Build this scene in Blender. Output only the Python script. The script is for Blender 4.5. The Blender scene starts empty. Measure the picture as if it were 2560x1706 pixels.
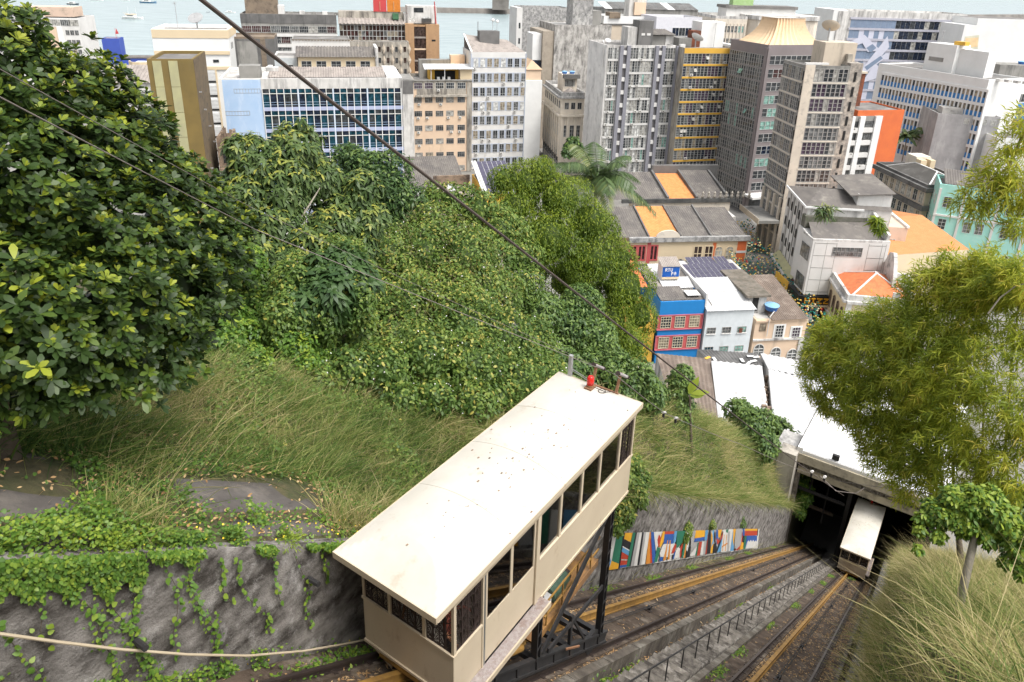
import bpy, math, random
import numpy as np
from mathutils import Vector, Matrix
R = math.radians
S = bpy.context.scene
COL = S.collection
rnd = random.Random(7)
rng = np.random.default_rng(7)

# ------------------------------------------------------------------ camera, sky, sun, exposure
EYE = np.array([0.0, 0.0, 64.0])                      # 60 m above the lower town, 64 m above the sea
FOC, PPX, PPY = 1796.7, 1299.4, 612.6                 # lens and optical centre (a 2560 x 1706 photograph, lens shifted)
PITCH, ROLL = R(20.986), R(1.843)
_cp, _sp, _cr, _sr = math.cos(PITCH), math.sin(PITCH), math.cos(ROLL), math.sin(ROLL)
ROTM = np.array([[_cr, -_sr, 0], [_sr, _cr, 0], [0, 0, 1.0]]) @ np.array([[1, 0, 0], [0, -_sp, -_cp], [0, _cp, -_sp]])
cam_data = bpy.data.cameras.new('camera')
cam = bpy.data.objects.new('camera', cam_data); COL.objects.link(cam)
cam_data.sensor_width = 36.0
cam_data.lens = 36.0 * FOC / 2560
cam_data.shift_x = (1280 - PPX) / 2560
cam_data.shift_y = (PPY - 853) / 2560
cam_data.clip_start, cam_data.clip_end = 0.1, 12000
cam.matrix_world = Matrix.Translation(EYE) @ Matrix([list(ROTM[0]), list(-ROTM[1]), list(-ROTM[2])]).transposed().to_4x4()
S.camera = cam

SUN_EL, SUN_AZ = 60.0, 126.0
world = bpy.data.worlds.new('World'); S.world = world; world.use_nodes = True
wn = world.node_tree.nodes; wl = world.node_tree.links
sky = wn.new('ShaderNodeTexSky'); sky.sky_type = 'NISHITA'; sky.sun_disc = False
sky.sun_elevation, sky.sun_rotation = R(SUN_EL), R(SUN_AZ)
sky.air_density, sky.dust_density, sky.ozone_density = 1.0, 4.0, 1.0
hsv = wn.new('ShaderNodeHueSaturation'); hsv.inputs['Saturation'].default_value = 0.14
wl.new(sky.outputs[0], hsv.inputs['Color']); wl.new(hsv.outputs[0], wn['Background'].inputs['Color'])
wn['Background'].inputs['Strength'].default_value = 0.15
sun_d = bpy.data.lights.new('sun', 'SUN'); sun_d.energy = 1.35; sun_d.angle = R(20); sun_d.color = (1, .955, .89)
sun = bpy.data.objects.new('sun', sun_d); COL.objects.link(sun)
sun.rotation_euler = (R(90 - SUN_EL), 0, R(180 - SUN_AZ))
S.view_settings.view_transform = 'Standard'; S.view_settings.look = 'None'
S.view_settings.exposure = 1.0; S.view_settings.gamma = 1; S.view_settings.use_curve_mapping = False
S.render.engine = 'CYCLES'
S.cycles.max_bounces = 6; S.cycles.diffuse_bounces = 3; S.cycles.glossy_bounces = 3; S.cycles.transparent_max_bounces = 12
S.cycles.use_denoising = True

# ------------------------------------------------------------------ survey helpers: sight lines -> real places
def ray(px, py):
    return ROTM.T @ np.array([(px - PPX) / FOC, (py - PPY) / FOC, 1.0])
def at_z(px, py, z):
    d = ray(px, py); return EYE + d * ((z - EYE[2]) / d[2])
def at_dist(px, py, dist):
    d = ray(px, py); return EYE + d * (dist / np.linalg.norm(d))
def at_plane(px, py, p, n):
    d = ray(px, py); return EYE + d * (np.dot(np.asarray(p) - EYE, n) / np.dot(d, n))
AZ = R(33.78)                                         # heading of the funicular
E1 = np.array([math.sin(AZ), math.cos(AZ), 0.0]); E2 = np.array([math.cos(AZ), -math.sin(AZ), 0.0])
GR = 0.718
def rz(s): return -7.67 - GR * s                      # rail level below the eye at s metres along the line
def W(s, t, z):                                       # line coordinates -> world
    return EYE + E1 * s + E2 * t + np.array([0, 0, 1.0]) * z
def WR(s, t, h): return W(s, t, rz(s) + h)
ANG_LINE = math.pi / 2 - AZ

# ------------------------------------------------------------------ materials
MATS = {}
def _nodes(name):
    m = bpy.data.materials.new(name); m.use_nodes = True
    nt = m.node_tree; return m, nt, nt.nodes, nt.links, nt.nodes['Principled BSDF']
def mat(name, c1, c2=None, rough=.8, scale=1.0, stretch=(1, 1, 1), stain=None, stain_amt=.5, stain_scale=.6,
        stain_stretch=(1, 1, 1), bump=0.0, bump_scale=20, metal=0.0, spec=.4, world=False):
    """plaster, paint, concrete, metal: two mixed tones plus an optional layer of stains"""
    if name in MATS: return MATS[name]
    m, nt, N, L, P = _nodes(name)
    P.inputs['Roughness'].default_value = rough; P.inputs['Metallic'].default_value = metal
    P.inputs['Specular IOR Level'].default_value = spec
    tc = N.new('ShaderNodeTexCoord'); co = N.new('ShaderNodeNewGeometry').outputs['Position'] if world else tc.outputs['Object']
    def noise(sc, st, det=6, ro=.6):
        mp = N.new('ShaderNodeMapping'); mp.inputs['Scale'].default_value = st
        L.new(co, mp.inputs['Vector'])
        n = N.new('ShaderNodeTexNoise'); n.inputs['Scale'].default_value = sc; n.inputs['Detail'].default_value = det
        n.inputs['Roughness'].default_value = ro
        L.new(mp.outputs[0], n.inputs['Vector']); return n.outputs['Fac']
    c2 = c2 or tuple(c * .82 for c in c1)
    rp = N.new('ShaderNodeValToRGB'); rp.color_ramp.elements[0].position = .36; rp.color_ramp.elements[1].position = .64
    rp.color_ramp.elements[0].color = (*c1, 1); rp.color_ramp.elements[1].color = (*c2, 1)
    L.new(noise(scale, stretch), rp.inputs[0]); out = rp.outputs[0]
    if stain:
        r2 = N.new('ShaderNodeValToRGB'); r2.color_ramp.elements[0].position = .62 - .3 * stain_amt
        r2.color_ramp.elements[1].position = .82 - .3 * stain_amt
        L.new(noise(stain_scale, stain_stretch, 9, .72), r2.inputs[0])
        mx = N.new('ShaderNodeMix'); mx.data_type = 'RGBA'
        L.new(r2.outputs[0], mx.inputs['Factor']); L.new(out, mx.inputs['A']); mx.inputs['B'].default_value = (*stain, 1)
        out = mx.outputs['Result']
    L.new(out, P.inputs['Base Color'])
    if bump:
        b = N.new('ShaderNodeBump'); b.inputs['Strength'].default_value = bump; b.inputs['Distance'].default_value = .05
        L.new(noise(bump_scale, (1, 1, 1), 8, .65), b.inputs['Height']); L.new(b.outputs[0], P.inputs['Normal'])
    MATS[name] = m; return m
def glass(name, col, rough=.08, spec=.6):
    if name in MATS: return MATS[name]
    m, nt, N, L, P = _nodes(name)
    P.inputs['Base Color'].default_value = (*col, 1); P.inputs['Roughness'].default_value = rough
    P.inputs['Specular IOR Level'].default_value = spec
    tc = N.new('ShaderNodeTexCoord'); oi = N.new('ShaderNodeObjectInfo')
    n = N.new('ShaderNodeTexNoise'); n.inputs['Scale'].default_value = 1.3; n.inputs['Detail'].default_value = 3
    va = N.new('ShaderNodeVectorMath'); L.new(tc.outputs['Object'], va.inputs[0]); L.new(oi.outputs['Location'], va.inputs[1])
    L.new(va.outputs[0], n.inputs['Vector'])
    rp = N.new('ShaderNodeValToRGB'); rp.color_ramp.elements[0].position = .35; rp.color_ramp.elements[1].position = .7
    rp.color_ramp.elements[0].color = (*[c * .45 for c in col], 1); rp.color_ramp.elements[1].color = (*[min(.9, c * 1.5 + .01) for c in col], 1)
    L.new(n.outputs['Fac'], rp.inputs[0]); L.new(rp.outputs[0], P.inputs['Base Color'])
    MATS[name] = m; return m
def clear_glass(name):
    m, nt, N, L, P = _nodes(name); N.remove(P)
    tr = N.new('ShaderNodeBsdfTransparent'); tr.inputs[0].default_value = (.97, .98, .98, 1)
    gl = N.new('ShaderNodeBsdfGlossy'); gl.inputs['Roughness'].default_value = .03
    fr = N.new('ShaderNodeFresnel'); fr.inputs[0].default_value = 1.5; ad = N.new('ShaderNodeMath'); ad.operation = 'ADD'; ad.inputs[1].default_value = .26; L.new(fr.outputs[0], ad.inputs[0])
    mx = N.new('ShaderNodeMixShader'); L.new(ad.outputs[0], mx.inputs[0]); L.new(tr.outputs[0], mx.inputs[1]); L.new(gl.outputs[0], mx.inputs[2])
    L.new(mx.outputs[0], N['Material Output'].inputs['Surface']); MATS[name] = m; return m
def leafmat(name, stops, rough=.5, trans=.25, spec=.35):
    """leaf colour by each leaf's own age (attribute tint), thin and slightly translucent"""
    m, nt, N, L, P = _nodes(name)
    at = N.new('ShaderNodeAttribute'); at.attribute_name = 'tint'
    rp = N.new('ShaderNodeValToRGB'); el = rp.color_ramp.elements
    el[0].position, el[0].color = stops[0][0], (*stops[0][1], 1); el[1].position, el[1].color = stops[-1][0], (*stops[-1][1], 1)
    for p, c in stops[1:-1]:
        e = el.new(p); e.color = (*c, 1)
    L.new(at.outputs['Fac'], rp.inputs[0]); L.new(rp.outputs[0], P.inputs['Base Color'])
    P.inputs['Roughness'].default_value = rough; P.inputs['Specular IOR Level'].default_value = spec
    tr = N.new('ShaderNodeBsdfTranslucent'); L.new(rp.outputs[0], tr.inputs[0])
    mx = N.new('ShaderNodeMixShader'); mx.inputs[0].default_value = trans
    L.new(P.outputs[0], mx.inputs[1]); L.new(tr.outputs[0], mx.inputs[2])
    L.new(mx.outputs[0], N['Material Output'].inputs['Surface']); MATS[name] = m; return m

# ------------------------------------------------------------------ objects
def tag(o, label=None, cat=None, group=None, kind=None):
    if label: o['label'] = label
    if cat: o['category'] = cat
    if group: o['group'] = group
    if kind: o['kind'] = kind
    return o
def empty(name, loc, rot=0.0, label=None, cat=None, group=None):
    o = bpy.data.objects.new(name, None); COL.objects.link(o); o.empty_display_size = .2
    o.location = tuple(loc); o.rotation_euler = (0, 0, rot); return tag(o, label, cat, group)
def obj(name, me, parent=None, loc=None, rot=None):
    o = bpy.data.objects.new(name, me); COL.objects.link(o)
    if parent: o.parent = parent
    if loc is not None: o.location = tuple(loc)
    if rot is not None: o.rotation_euler = rot if hasattr(rot, '__len__') else (0, 0, rot)
    return o
def copy_tree(o, parent=None):
    c = o.copy(); COL.objects.link(c)
    if parent: c.parent = parent
    for ch in list(o.children): copy_tree(ch, c)
    return c
class MB:
    def __init__(s): s.v, s.f, s.m = [], [], []
    def add(s, vs, fs, mi=0):
        b = len(s.v); s.v += [tuple(map(float, p)) for p in vs]; s.f += [tuple(b + i for i in q) for q in fs]; s.m += [mi] * len(fs); return s
    def box(s, x0, x1, y0, y1, z0, z1, mi=0):
        return s.add([(x0, y0, z0), (x1, y0, z0), (x1, y1, z0), (x0, y1, z0), (x0, y0, z1), (x1, y0, z1), (x1, y1, z1), (x0, y1, z1)],
                     [(0, 3, 2, 1), (4, 5, 6, 7), (0, 1, 5, 4), (1, 2, 6, 5), (2, 3, 7, 6), (3, 0, 4, 7)], mi)
    def bar(s, a, b, w, h, mi=0, up=(0, 0, 1)):       # a beam of section w x h from a to b
        a, b = np.array(a, float), np.array(b, float); d = b - a; d /= np.linalg.norm(d)
        r = np.cross(d, up); n = np.linalg.norm(r)
        if n < 1e-6: r = np.cross(d, (1, 0, 0)); n = np.linalg.norm(r)
        r /= n; u = np.cross(r, d); r *= w / 2; u *= h / 2
        return s.add([a - r - u, a + r - u, a + r + u, a - r + u, b - r - u, b + r - u, b + r + u, b - r + u],
                     [(0, 1, 2, 3), (7, 6, 5, 4), (0, 4, 5, 1), (1, 5, 6, 2), (2, 6, 7, 3), (3, 7, 4, 0)], mi)
    def tube(s, pts, r, n=6, mi=0, r1=None):
        pts = [np.array(p, float) for p in pts]; k = len(pts); b = len(s.v)
        for i, p in enumerate(pts):
            d = pts[min(i + 1, k - 1)] - pts[max(i - 1, 0)]; d /= (np.linalg.norm(d) + 1e-9)
            a = np.cross(d, (0, 0, 1.0)); 
            if np.linalg.norm(a) < 1e-4: a = np.array([1.0, 0, 0])
            a /= np.linalg.norm(a); c = np.cross(a, d)
            rr = r if r1 is None else r + (r1 - r) * i / (k - 1)
            for j in range(n):
                t = 2 * math.pi * j / n; s.v.append(tuple(p + a * math.cos(t) * rr + c * math.sin(t) * rr))
        for i in range(k - 1):
            for j in range(n):
                s.f.append((b + i * n + j, b + i * n + (j + 1) % n, b + (i + 1) * n + (j + 1) % n, b + (i + 1) * n + j)); s.m.append(mi)
        s.f.append(tuple(b + j for j in range(n))[::-1]); s.f.append(tuple(b + (k - 1) * n + j for j in range(n))); s.m += [mi, mi]
        return s
    def prism(s, poly, z0, z1, mi=0):                 # poly: xy outline, counter-clockwise
        n = len(poly)
        return s.add([(x, y, z0) for x, y in poly] + [(x, y, z1) for x, y in poly],
                     [tuple(range(n))[::-1], tuple(range(n, 2 * n))] + [(i, (i + 1) % n, n + (i + 1) % n, n + i) for i in range(n)], mi)
    def lathe(s, prof, n=16, mi=0, c=(0, 0, 0)):      # prof: (radius, z)
        b = len(s.v)
        for r, z in prof:
            for j in range(n):
                t = 2 * math.pi * j / n; s.v.append((c[0] + r * math.cos(t), c[1] + r * math.sin(t), c[2] + z))
        for i in range(len(prof) - 1):
            for j in range(n):
                s.f.append((b + i * n + j, b + i * n + (j + 1) % n, b + (i + 1) * n + (j + 1) % n, b + (i + 1) * n + j)); s.m.append(mi)
        s.f.append(tuple(b + j for j in range(n))[::-1]); s.f.append(tuple(b + (len(prof) - 1) * n + j for j in range(n))); s.m += [mi, mi]
        return s
    def mesh(s, name, mats):
        me = bpy.data.meshes.new(name); me.from_pydata(s.v, [], s.f)
        for m in (mats if isinstance(mats, (list, tuple)) else [mats]): me.materials.append(m)
        me.polygons.foreach_set('material_index', s.m); me.update(); return me
    def build(s, name, mats, parent=None, smooth=False, loc=None, rot=None):
        me = s.mesh(name, mats)
        if smooth: me.polygons.foreach_set('use_smooth', [True] * len(me.polygons))
        return obj(name, me, parent, loc, rot)
def np_mesh(name, V, F, mats, tint=None, smooth=False, mi=None):
    """fast mesh from arrays: V (n,3), F (m,4) or (m,3)"""
    me = bpy.data.meshes.new(name); V = np.ascontiguousarray(V, dtype=np.float32); F = np.ascontiguousarray(F, dtype=np.int32); k = F.shape[1]
    me.vertices.add(len(V)); me.vertices.foreach_set('co', V.ravel())
    me.loops.add(F.size); me.loops.foreach_set('vertex_index', F.ravel())
    me.polygons.add(len(F)); me.polygons.foreach_set('loop_start', np.arange(len(F), dtype=np.int32) * k)
    me.polygons.foreach_set('loop_total', np.full(len(F), k, dtype=np.int32))
    if mi is not None: me.polygons.foreach_set('material_index', np.asarray(mi, dtype=np.int32))
    for m in (mats if isinstance(mats, (list, tuple)) else [mats]): me.materials.append(m)
    me.update(calc_edges=True)
    if smooth: me.polygons.foreach_set('use_smooth', np.ones(len(F), bool))
    if tint is not None:
        a = me.attributes.new('tint', 'FLOAT', 'POINT'); a.data.foreach_set('value', np.ascontiguousarray(tint, dtype=np.float32))
    return me
def unit(a): return a / (np.linalg.norm(a, axis=-1, keepdims=True) + 1e-9)
PROF = {'round': ([0, .3, .7, 1], [.12, .62, 1, .3]), 'oval': ([0, .35, .7, 1], [.15, 1, .85, .05]), 'lance': ([0, .4, 1], [.25, 1, .04]),
        'tri': ([0, .45, 1], [.3, 1, .1]), 'blade': ([0, .35, .7, 1], [1, .9, .6, .05]), 'heart': ([0, .3, .65, 1], [.55, 1, .75, .05])}
def strips(P, T, N, Ln, Wd, prof, droop=0.0, down=(0, 0, -1.0)):
    """leaves or blades: base P, direction T, face normal N, length, width; bent towards `down`"""
    ls, ws = PROF[prof]; P, T, N = np.asarray(P), unit(np.asarray(T)), np.asarray(N)
    B = unit(np.cross(N, T)); n = len(P); k = len(ls); Ln = np.broadcast_to(Ln, n)[:, None]; Wd = np.broadcast_to(Wd, n)[:, None]
    dr = np.broadcast_to(droop, n)[:, None]; dn = np.asarray(down, float)
    V = np.empty((n, k, 2, 3))
    for i, (l, w) in enumerate(zip(ls, ws)):
        c = P + T * Ln * l + dn * (dr * Ln * l * l)
        V[:, i, 0] = c - B * Wd * w * .5; V[:, i, 1] = c + B * Wd * w * .5
    base = (np.arange(n) * k * 2)[:, None]
    q = np.array([[2 * i, 2 * i + 1, 2 * i + 3, 2 * i + 2] for i in range(k - 1)])
    F = (base[:, :, None] + q[None]).reshape(-1, 4)
    return V.reshape(-1, 3), F, k * 2
def merge(parts):
    Vs, Fs, Ts, o = [], [], [], 0
    for V, F, T in parts:
        Vs.append(V); Fs.append(F + o); Ts.append(T); o += len(V)
    return np.concatenate(Vs), np.concatenate(Fs), np.concatenate(Ts)
def vnoise(x, y, sc=1.0, seed=0):
    """smooth value noise for terrain and scatter density, -1..1"""
    x = np.asarray(x, float) * sc + seed * 17.3; y = np.asarray(y, float) * sc + seed * 9.1
    xi, yi = np.floor(x), np.floor(y); fx, fy = x - xi, y - yi; fx = fx * fx * (3 - 2 * fx); fy = fy * fy * (3 - 2 * fy)
    def h(a, b): return np.modf(np.abs(np.sin(a * 127.1 + b * 311.7) * 43758.5453))[0] * 2 - 1
    return (h(xi, yi) * (1 - fx) + h(xi + 1, yi) * fx) * (1 - fy) + (h(xi, yi + 1) * (1 - fx) + h(xi + 1, yi + 1) * fx) * fy
def sm(x, a, b):
    t = np.clip((np.asarray(x, float) - a) / (b - a), 0, 1); return t * t * (3 - 2 * t)
# ------------------------------------------------------------------ setting: sea, town ground, hillside
ASPH = mat('asphalt', (.09, .088, .085), (.13, .125, .12), .9, .15, stain=(.2, .19, .18), stain_amt=.3)
PAVE = mat('paving', (.24, .23, .21), (.17, .165, .155), .85, .3)
def water_mat():
    m, nt, N, L, P = _nodes('sea_water')
    tc = N.new('ShaderNodeTexCoord'); mp = N.new('ShaderNodeMapping'); mp.inputs['Scale'].default_value = (.03, .12, 1); mp.inputs['Rotation'].default_value = (0, 0, .3)
    L.new(tc.outputs['Object'], mp.inputs[0]); n = N.new('ShaderNodeTexNoise'); n.inputs['Scale'].default_value = 1; n.inputs['Detail'].default_value = 8
    L.new(mp.outputs[0], n.inputs['Vector'])
    rp = N.new('ShaderNodeValToRGB'); rp.color_ramp.elements[0].color = (.235, .305, .315, 1); rp.color_ramp.elements[1].color = (.3, .37, .38, 1)
    rp.color_ramp.elements[0].position = .35; rp.color_ramp.elements[1].position = .65
    L.new(n.outputs['Fac'], rp.inputs[0]); L.new(rp.outputs[0], P.inputs['Base Color'])
    b = N.new('ShaderNodeBump'); b.inputs['Strength'].default_value = .5; b.inputs['Distance'].default_value = .4
    n2 = N.new('ShaderNodeTexNoise'); n2.inputs['Scale'].default_value = .35; n2.inputs['Detail'].default_value = 6
    L.new(tc.outputs['Object'], n2.inputs['Vector']); L.new(n2.outputs['Fac'], b.inputs['Height']); L.new(b.outputs[0], P.inputs['Normal'])
    P.inputs['Roughness'].default_value = .25; return m
tag(MB().add([(-9000, 60, 0), (9000, 60, 0), (9000, 11000, 0), (-9000, 11000, 0)], [(0, 1, 2, 3)]).build('sea_water', water_mat()), kind='structure')
# the land of the lower town: a quay block rising 4 m out of the sea
quay = [(-900, -60), (900, -60), (900, 560), (470, 520), (150, 372), (-60, 352), (-140, 352), (-300, 400), (-900, 400)]
tag(MB().prism(quay, -2, 3.9).build('ground', PAVE), kind='structure')
def road(name, pts, w, z=3.904):
    m = MB(); pts = [np.array(p, float) for p in pts]
    L_, R_ = [], []
    for i, p in enumerate(pts):
        d = pts[min(i + 1, len(pts) - 1)] - pts[max(i - 1, 0)]; d /= np.linalg.norm(d); n = np.array([-d[1], d[0]]) * w / 2
        L_.append(p + n); R_.append(p - n)
    for i in range(len(pts) - 1):
        m.add([(*R_[i], z), (*R_[i + 1], z), (*L_[i + 1], z), (*L_[i], z)], [(0, 1, 2, 3)])
    return tag(m.build(name, ASPH), kind='structure')
road('road', [(40, 90), (47, 124), (56, 165), (57, 195), (50, 240), (40, 300)], 9)
road('road', [(-10, 360), (4, 240), (14, 200), (26, 150)], 7, 3.908)
road('road', [(-250, 330), (0, 300), (160, 330), (420, 470)], 14, 3.912)
road('road', [(90, 170), (125, 235), (180, 330)], 16, 3.916)

ROCK = mat('breakwater_stone', (.12, .11, .1), (.22, .2, .18), .95, .05, bump=.4, bump_scale=.3)
bw = empty('breakwater', (-90, 1120, 0), 0, 'long low stone breakwater lying across the bay', 'breakwater')
def bw_bar(a, b, w, h): 
    m = MB(); a, b = np.array(a, float), np.array(b, float); d = (b - a) / np.linalg.norm(b - a); n = np.array([-d[1], d[0]])
    vs = []
    for p in (a, b):
        for k, z in ((-w, -1), (-w * .6, h), (w * .6, h), (w, -1)): vs.append((*(p + n * k - np.array([-90, 1120])), z))
    return m.add(vs, [(0, 1, 5, 4), (1, 2, 6, 5), (2, 3, 7, 6), (0, 4, 7, 3), (0, 3, 2, 1), (4, 5, 6, 7)])
bw_bar((-190, 1105), (640, 1330), 9, 7).build('wall', ROCK, bw)
bw_bar((640, 1330), (3200, 2900), 10, 8).build('wall', ROCK, bw)
MB().box(38, 62, -2, 18, 6.5, 21).build('tower', ROCK, bw)

# hillside either side of the line (one terrain sheet, s along the line, t across)
def h_left(s, u):
    top = 2.4 + 1.9 * sm(s, 11, 22)
    bank = 2.3 * sm(u, 0, 3.2) * sm(s, 12, 24) * (1 - .8 * sm(u, 4.5, 11)) + 2.2 * sm(u, .4, 4.6) * sm(s, 24, 33) * (1 - .6 * sm(u, 7, 14)) 
    return top + .2 * np.minimum(u, 13) - .4 * np.maximum(u - 17, 0) + bank + .18 * vnoise(s, u, .5, 1) * sm(u, .2, 1.5) + .5 * vnoise(s, u, .16, 2) * sm(u, 2, 7)
def h_right(s, t):
    k = t - .15
    return 2.7 - .5 * sm(s, 25, 45) + (3.2 - 1.5 * sm(s, 24, 45)) * sm(k, .0, 1.1) + .3 * np.clip(k, 0, 6) + .15 * vnoise(s, t, .6, 3)
def ground_h(s, t):
    s, t = np.asarray(s, float), np.asarray(t, float)
    return np.where(t < -8.7, h_left(s, np.maximum(-8.7 - t, 0)), np.where(t > -.25, h_right(s, t), -.25))
def G(s, t, dz=0.0):                                  # point on the hillside
    s, t = np.atleast_1d(np.asarray(s, float)), np.atleast_1d(np.asarray(t, float))
    z = rz(s) + ground_h(s, t) + dz
    return EYE + s[:, None] * E1 + t[:, None] * E2 + z[:, None] * np.array([0, 0, 1.0])
def hill_sheet(name, ss, ts, m):
    Sg, Tg = np.meshgrid(ss, ts, indexing='ij'); V = G(Sg.ravel(), Tg.ravel()); a, b = len(ss), len(ts)
    i = np.arange(a * b).reshape(a, b); F = np.stack([i[:-1, :-1], i[1:, :-1], i[1:, 1:], i[:-1, 1:]], -1).reshape(-1, 4)
    return tag(obj(name, np_mesh(name, V, F, m, smooth=True)), kind='structure')
SOIL = mat('hill_soil', (.075, .06, .035), (.05, .06, .022), .95, 1.2, stain=(.1, .085, .04), stain_amt=.6, stain_scale=2.7, bump=.9, bump_scale=9)
hill_sheet('hillside', np.linspace(-12, 86, 220), -8.7 - np.concatenate([np.linspace(0, 6, 34), np.linspace(6.4, 90, 110)]), SOIL)
hill_sheet('hillside', np.linspace(2, 80, 170), np.concatenate([np.linspace(-.25, 5, 24), np.linspace(5.5, 40, 24)]), SOIL)
# ------------------------------------------------------------------ town: building kit
WHITE = mat('white_plaster', (.66, .65, .63), (.58, .57, .55), .85, .25, stain=(.42, .4, .37), stain_amt=.12, stain_scale=.35, stain_stretch=(1, 1, .18))
WHITE_CLEAN = mat('white_paint', (.73, .73, .715), (.67, .67, .655), .7, .3)
WEATHER = mat('weathered_white', (.66, .645, .62), (.52, .505, .48), .9, .3, stain=(.17, .165, .16), stain_amt=.5, stain_scale=.4, stain_stretch=(1, 1, .15))
MOTTLE = mat('mottled_wall', (.3, .295, .29), (.46, .45, .43), .9, .5, stain=(.13, .13, .13), stain_amt=.6, stain_scale=.9, stain_stretch=(1.2, 1.2, .8))
GREYC = mat('grey_concrete', (.3, .29, .27), (.22, .215, .2), .9, .2, stain=(.1, .1, .095), stain_amt=.45, stain_scale=.3, stain_stretch=(1, 1, .2))
DARKC = mat('dark_concrete', (.11, .108, .105), (.17, .165, .16), .9, .2, stain=(.06, .06, .06), stain_amt=.4, stain_scale=.3, stain_stretch=(1, 1, .2))
BEIGE = mat('beige_render', (.56, .48, .38), (.48, .41, .33), .85, .25, stain=(.25, .22, .18), stain_amt=.25, stain_scale=.4, stain_stretch=(1, 1, .2))
BEIGE_STREAK = mat('streaked_beige', (.46, .42, .36), (.36, .33, .28), .9, .3, stain=(.11, .1, .09), stain_amt=.6, stain_scale=.5, stain_stretch=(1, 1, .22))
PEACH = mat('peach_render', (.66, .5, .36), (.6, .45, .33), .85, .2, stain=(.38, .3, .23), stain_amt=.18, stain_scale=.4, stain_stretch=(1, 1, .2))
PINKB = mat('pinkish_render', (.62, .47, .37), (.55, .42, .33), .85, .25, stain=(.3, .25, .2), stain_amt=.25, stain_scale=.5)
CREAM = mat('cream_paint', (.64, .52, .35), (.6, .49, .335), .8, .2)
YCREAM = mat('pale_yellow_paint', (.66, .55, .36), (.6, .51, .36), .8, .2, stain=(.5, .45, .36), stain_amt=.2)
OCHRE = mat('ochre_paint', (.2, .14, .045), (.16, .115, .04), .85, .3, stain=(.18, .14, .06), stain_amt=.25, stain_scale=.3, stain_stretch=(1, 1, .2))
PALEY = mat('pale_louvre', (.42, .4, .22), (.35, .335, .2), .7, .4, stain=(.35, .33, .2), stain_amt=.3)
BROWNW = mat('brown_render', (.23, .18, .13), (.18, .14, .105), .9, .3, stain=(.09, .075, .06), stain_amt=.4)
RUIN = mat('ruined_render', (.28, .2, .14), (.2, .15, .11), .95, .5, stain=(.08, .06, .05), stain_amt=.6, bump=.6, bump_scale=3)
LBLUE = mat('pale_blue_paint', (.36, .5, .7), (.42, .55, .73), .8, .22, stain=(.56, .65, .77), stain_amt=.35, stain_scale=.35, stain_stretch=(1, 1, .3))
LAVB = mat('lavender_band', (.4, .44, .6), (.36, .4, .56), .7, .3)
BLUEG = mat('blue_grey_paint', (.4, .44, .52), (.36, .4, .48), .7, .3)
GREYP = mat('grey_pylon', (.25, .25, .28), (.22, .22, .25), .75, .3)
VIVID = mat('vivid_blue_paint', (.012, .2, .52), (.012, .18, .47), .7, .4)
DEEPB = mat('deep_blue_paint', (.05, .09, .38), (.045, .08, .34), .6, .2)
REDF = mat('red_paint', (.5, .06, .06), (.45, .055, .06), .6, .5)
ROSE = mat('rose_red_paint', (.5, .1, .1), (.42, .09, .085), .8, .4)
ORANGEW = mat('orange_paint', (.62, .15, .045), (.56, .13, .045), .8, .3, stain=(.3, .1, .05), stain_amt=.2, stain_scale=.4, stain_stretch=(1, 1, .2))
RUST = mat('rust_render', (.22, .07, .035), (.16, .055, .03), .9, .3, stain=(.08, .04, .03), stain_amt=.5)
MINT = mat('mint_paint', (.3, .6, .53), (.36, .65, .58), .8, .3, stain=(.5, .66, .6), stain_amt=.25)
YELL = mat('yellow_band', (.68, .4, .06), (.62, .36, .055), .7, .3)
BRICKT = mat('tan_brick', (.42, .26, .14), (.36, .22, .12), .85, .6, stretch=(1, 1, .2), stain=(.24, .15, .09), stain_amt=.3)
MAUVE = mat('mauve_grey_metal', (.22, .19, .19), (.19, .165, .165), .6, .3)
ROOFG = mat('grey_roof_felt', (.19, .18, .17), (.13, .125, .12), .95, .3, stain=(.32, .3, .28), stain_amt=.3, stain_scale=.25)
ROOFL = mat('light_roof_screed', (.5, .48, .45), (.38, .37, .35), .9, .3, stain=(.2, .19, .18), stain_amt=.4, stain_scale=.3)
FIBRO = mat('fibre_cement_sheet', (.16, .145, .13), (.11, .1, .095), .9, .5, stretch=(1, .3, 1), stain=(.25, .23, .2), stain_amt=.3, stain_scale=.5)
FIBROL = mat('pale_fibre_sheet', (.33, .29, .26), (.25, .22, .2), .9, .5, stretch=(1, .3, 1), stain=(.14, .12, .11), stain_amt=.35, stain_scale=.6)
FIBROB = mat('brown_fibre_sheet', (.2, .155, .125), (.14, .11, .09), .9, .5, stretch=(1, .3, 1), stain=(.3, .25, .21), stain_amt=.35, stain_scale=.6)
SHEETW = mat('white_metal_sheet', (.6, .6, .595), (.53, .53, .53), .55, .5, stain=(.4, .385, .36), stain_amt=.25, stain_scale=.5, stretch=(1, .25, 1))
TILEO = mat('orange_tile', (.62, .24, .08), (.7, .3, .11), .85, 1.2, stain=(.4, .16, .07), stain_amt=.25, stain_scale=.8)
TILER = mat('red_tile', (.55, .15, .06), (.62, .2, .08), .85, 1.2, stain=(.3, .1, .05), stain_amt=.3, stain_scale=.8)
TILEP = mat('peach_tile', (.6, .26, .11), (.54, .23, .095), .85, .8, stain=(.5, .26, .12), stain_amt=.2)
FRAMEW = mat('window_white', (.62, .62, .6), (.55, .55, .53), .6, 1)
FRAMEG = mat('window_grey', (.36, .35, .33), (.3, .29, .28), .6, 1)
FRAMED = mat('window_dark', (.05, .05, .05), (.07, .065, .06), .5, 1)
ALU = mat('aluminium', (.56, .56, .55), (.48, .48, .47), .5, 1, metal=.15)
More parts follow.
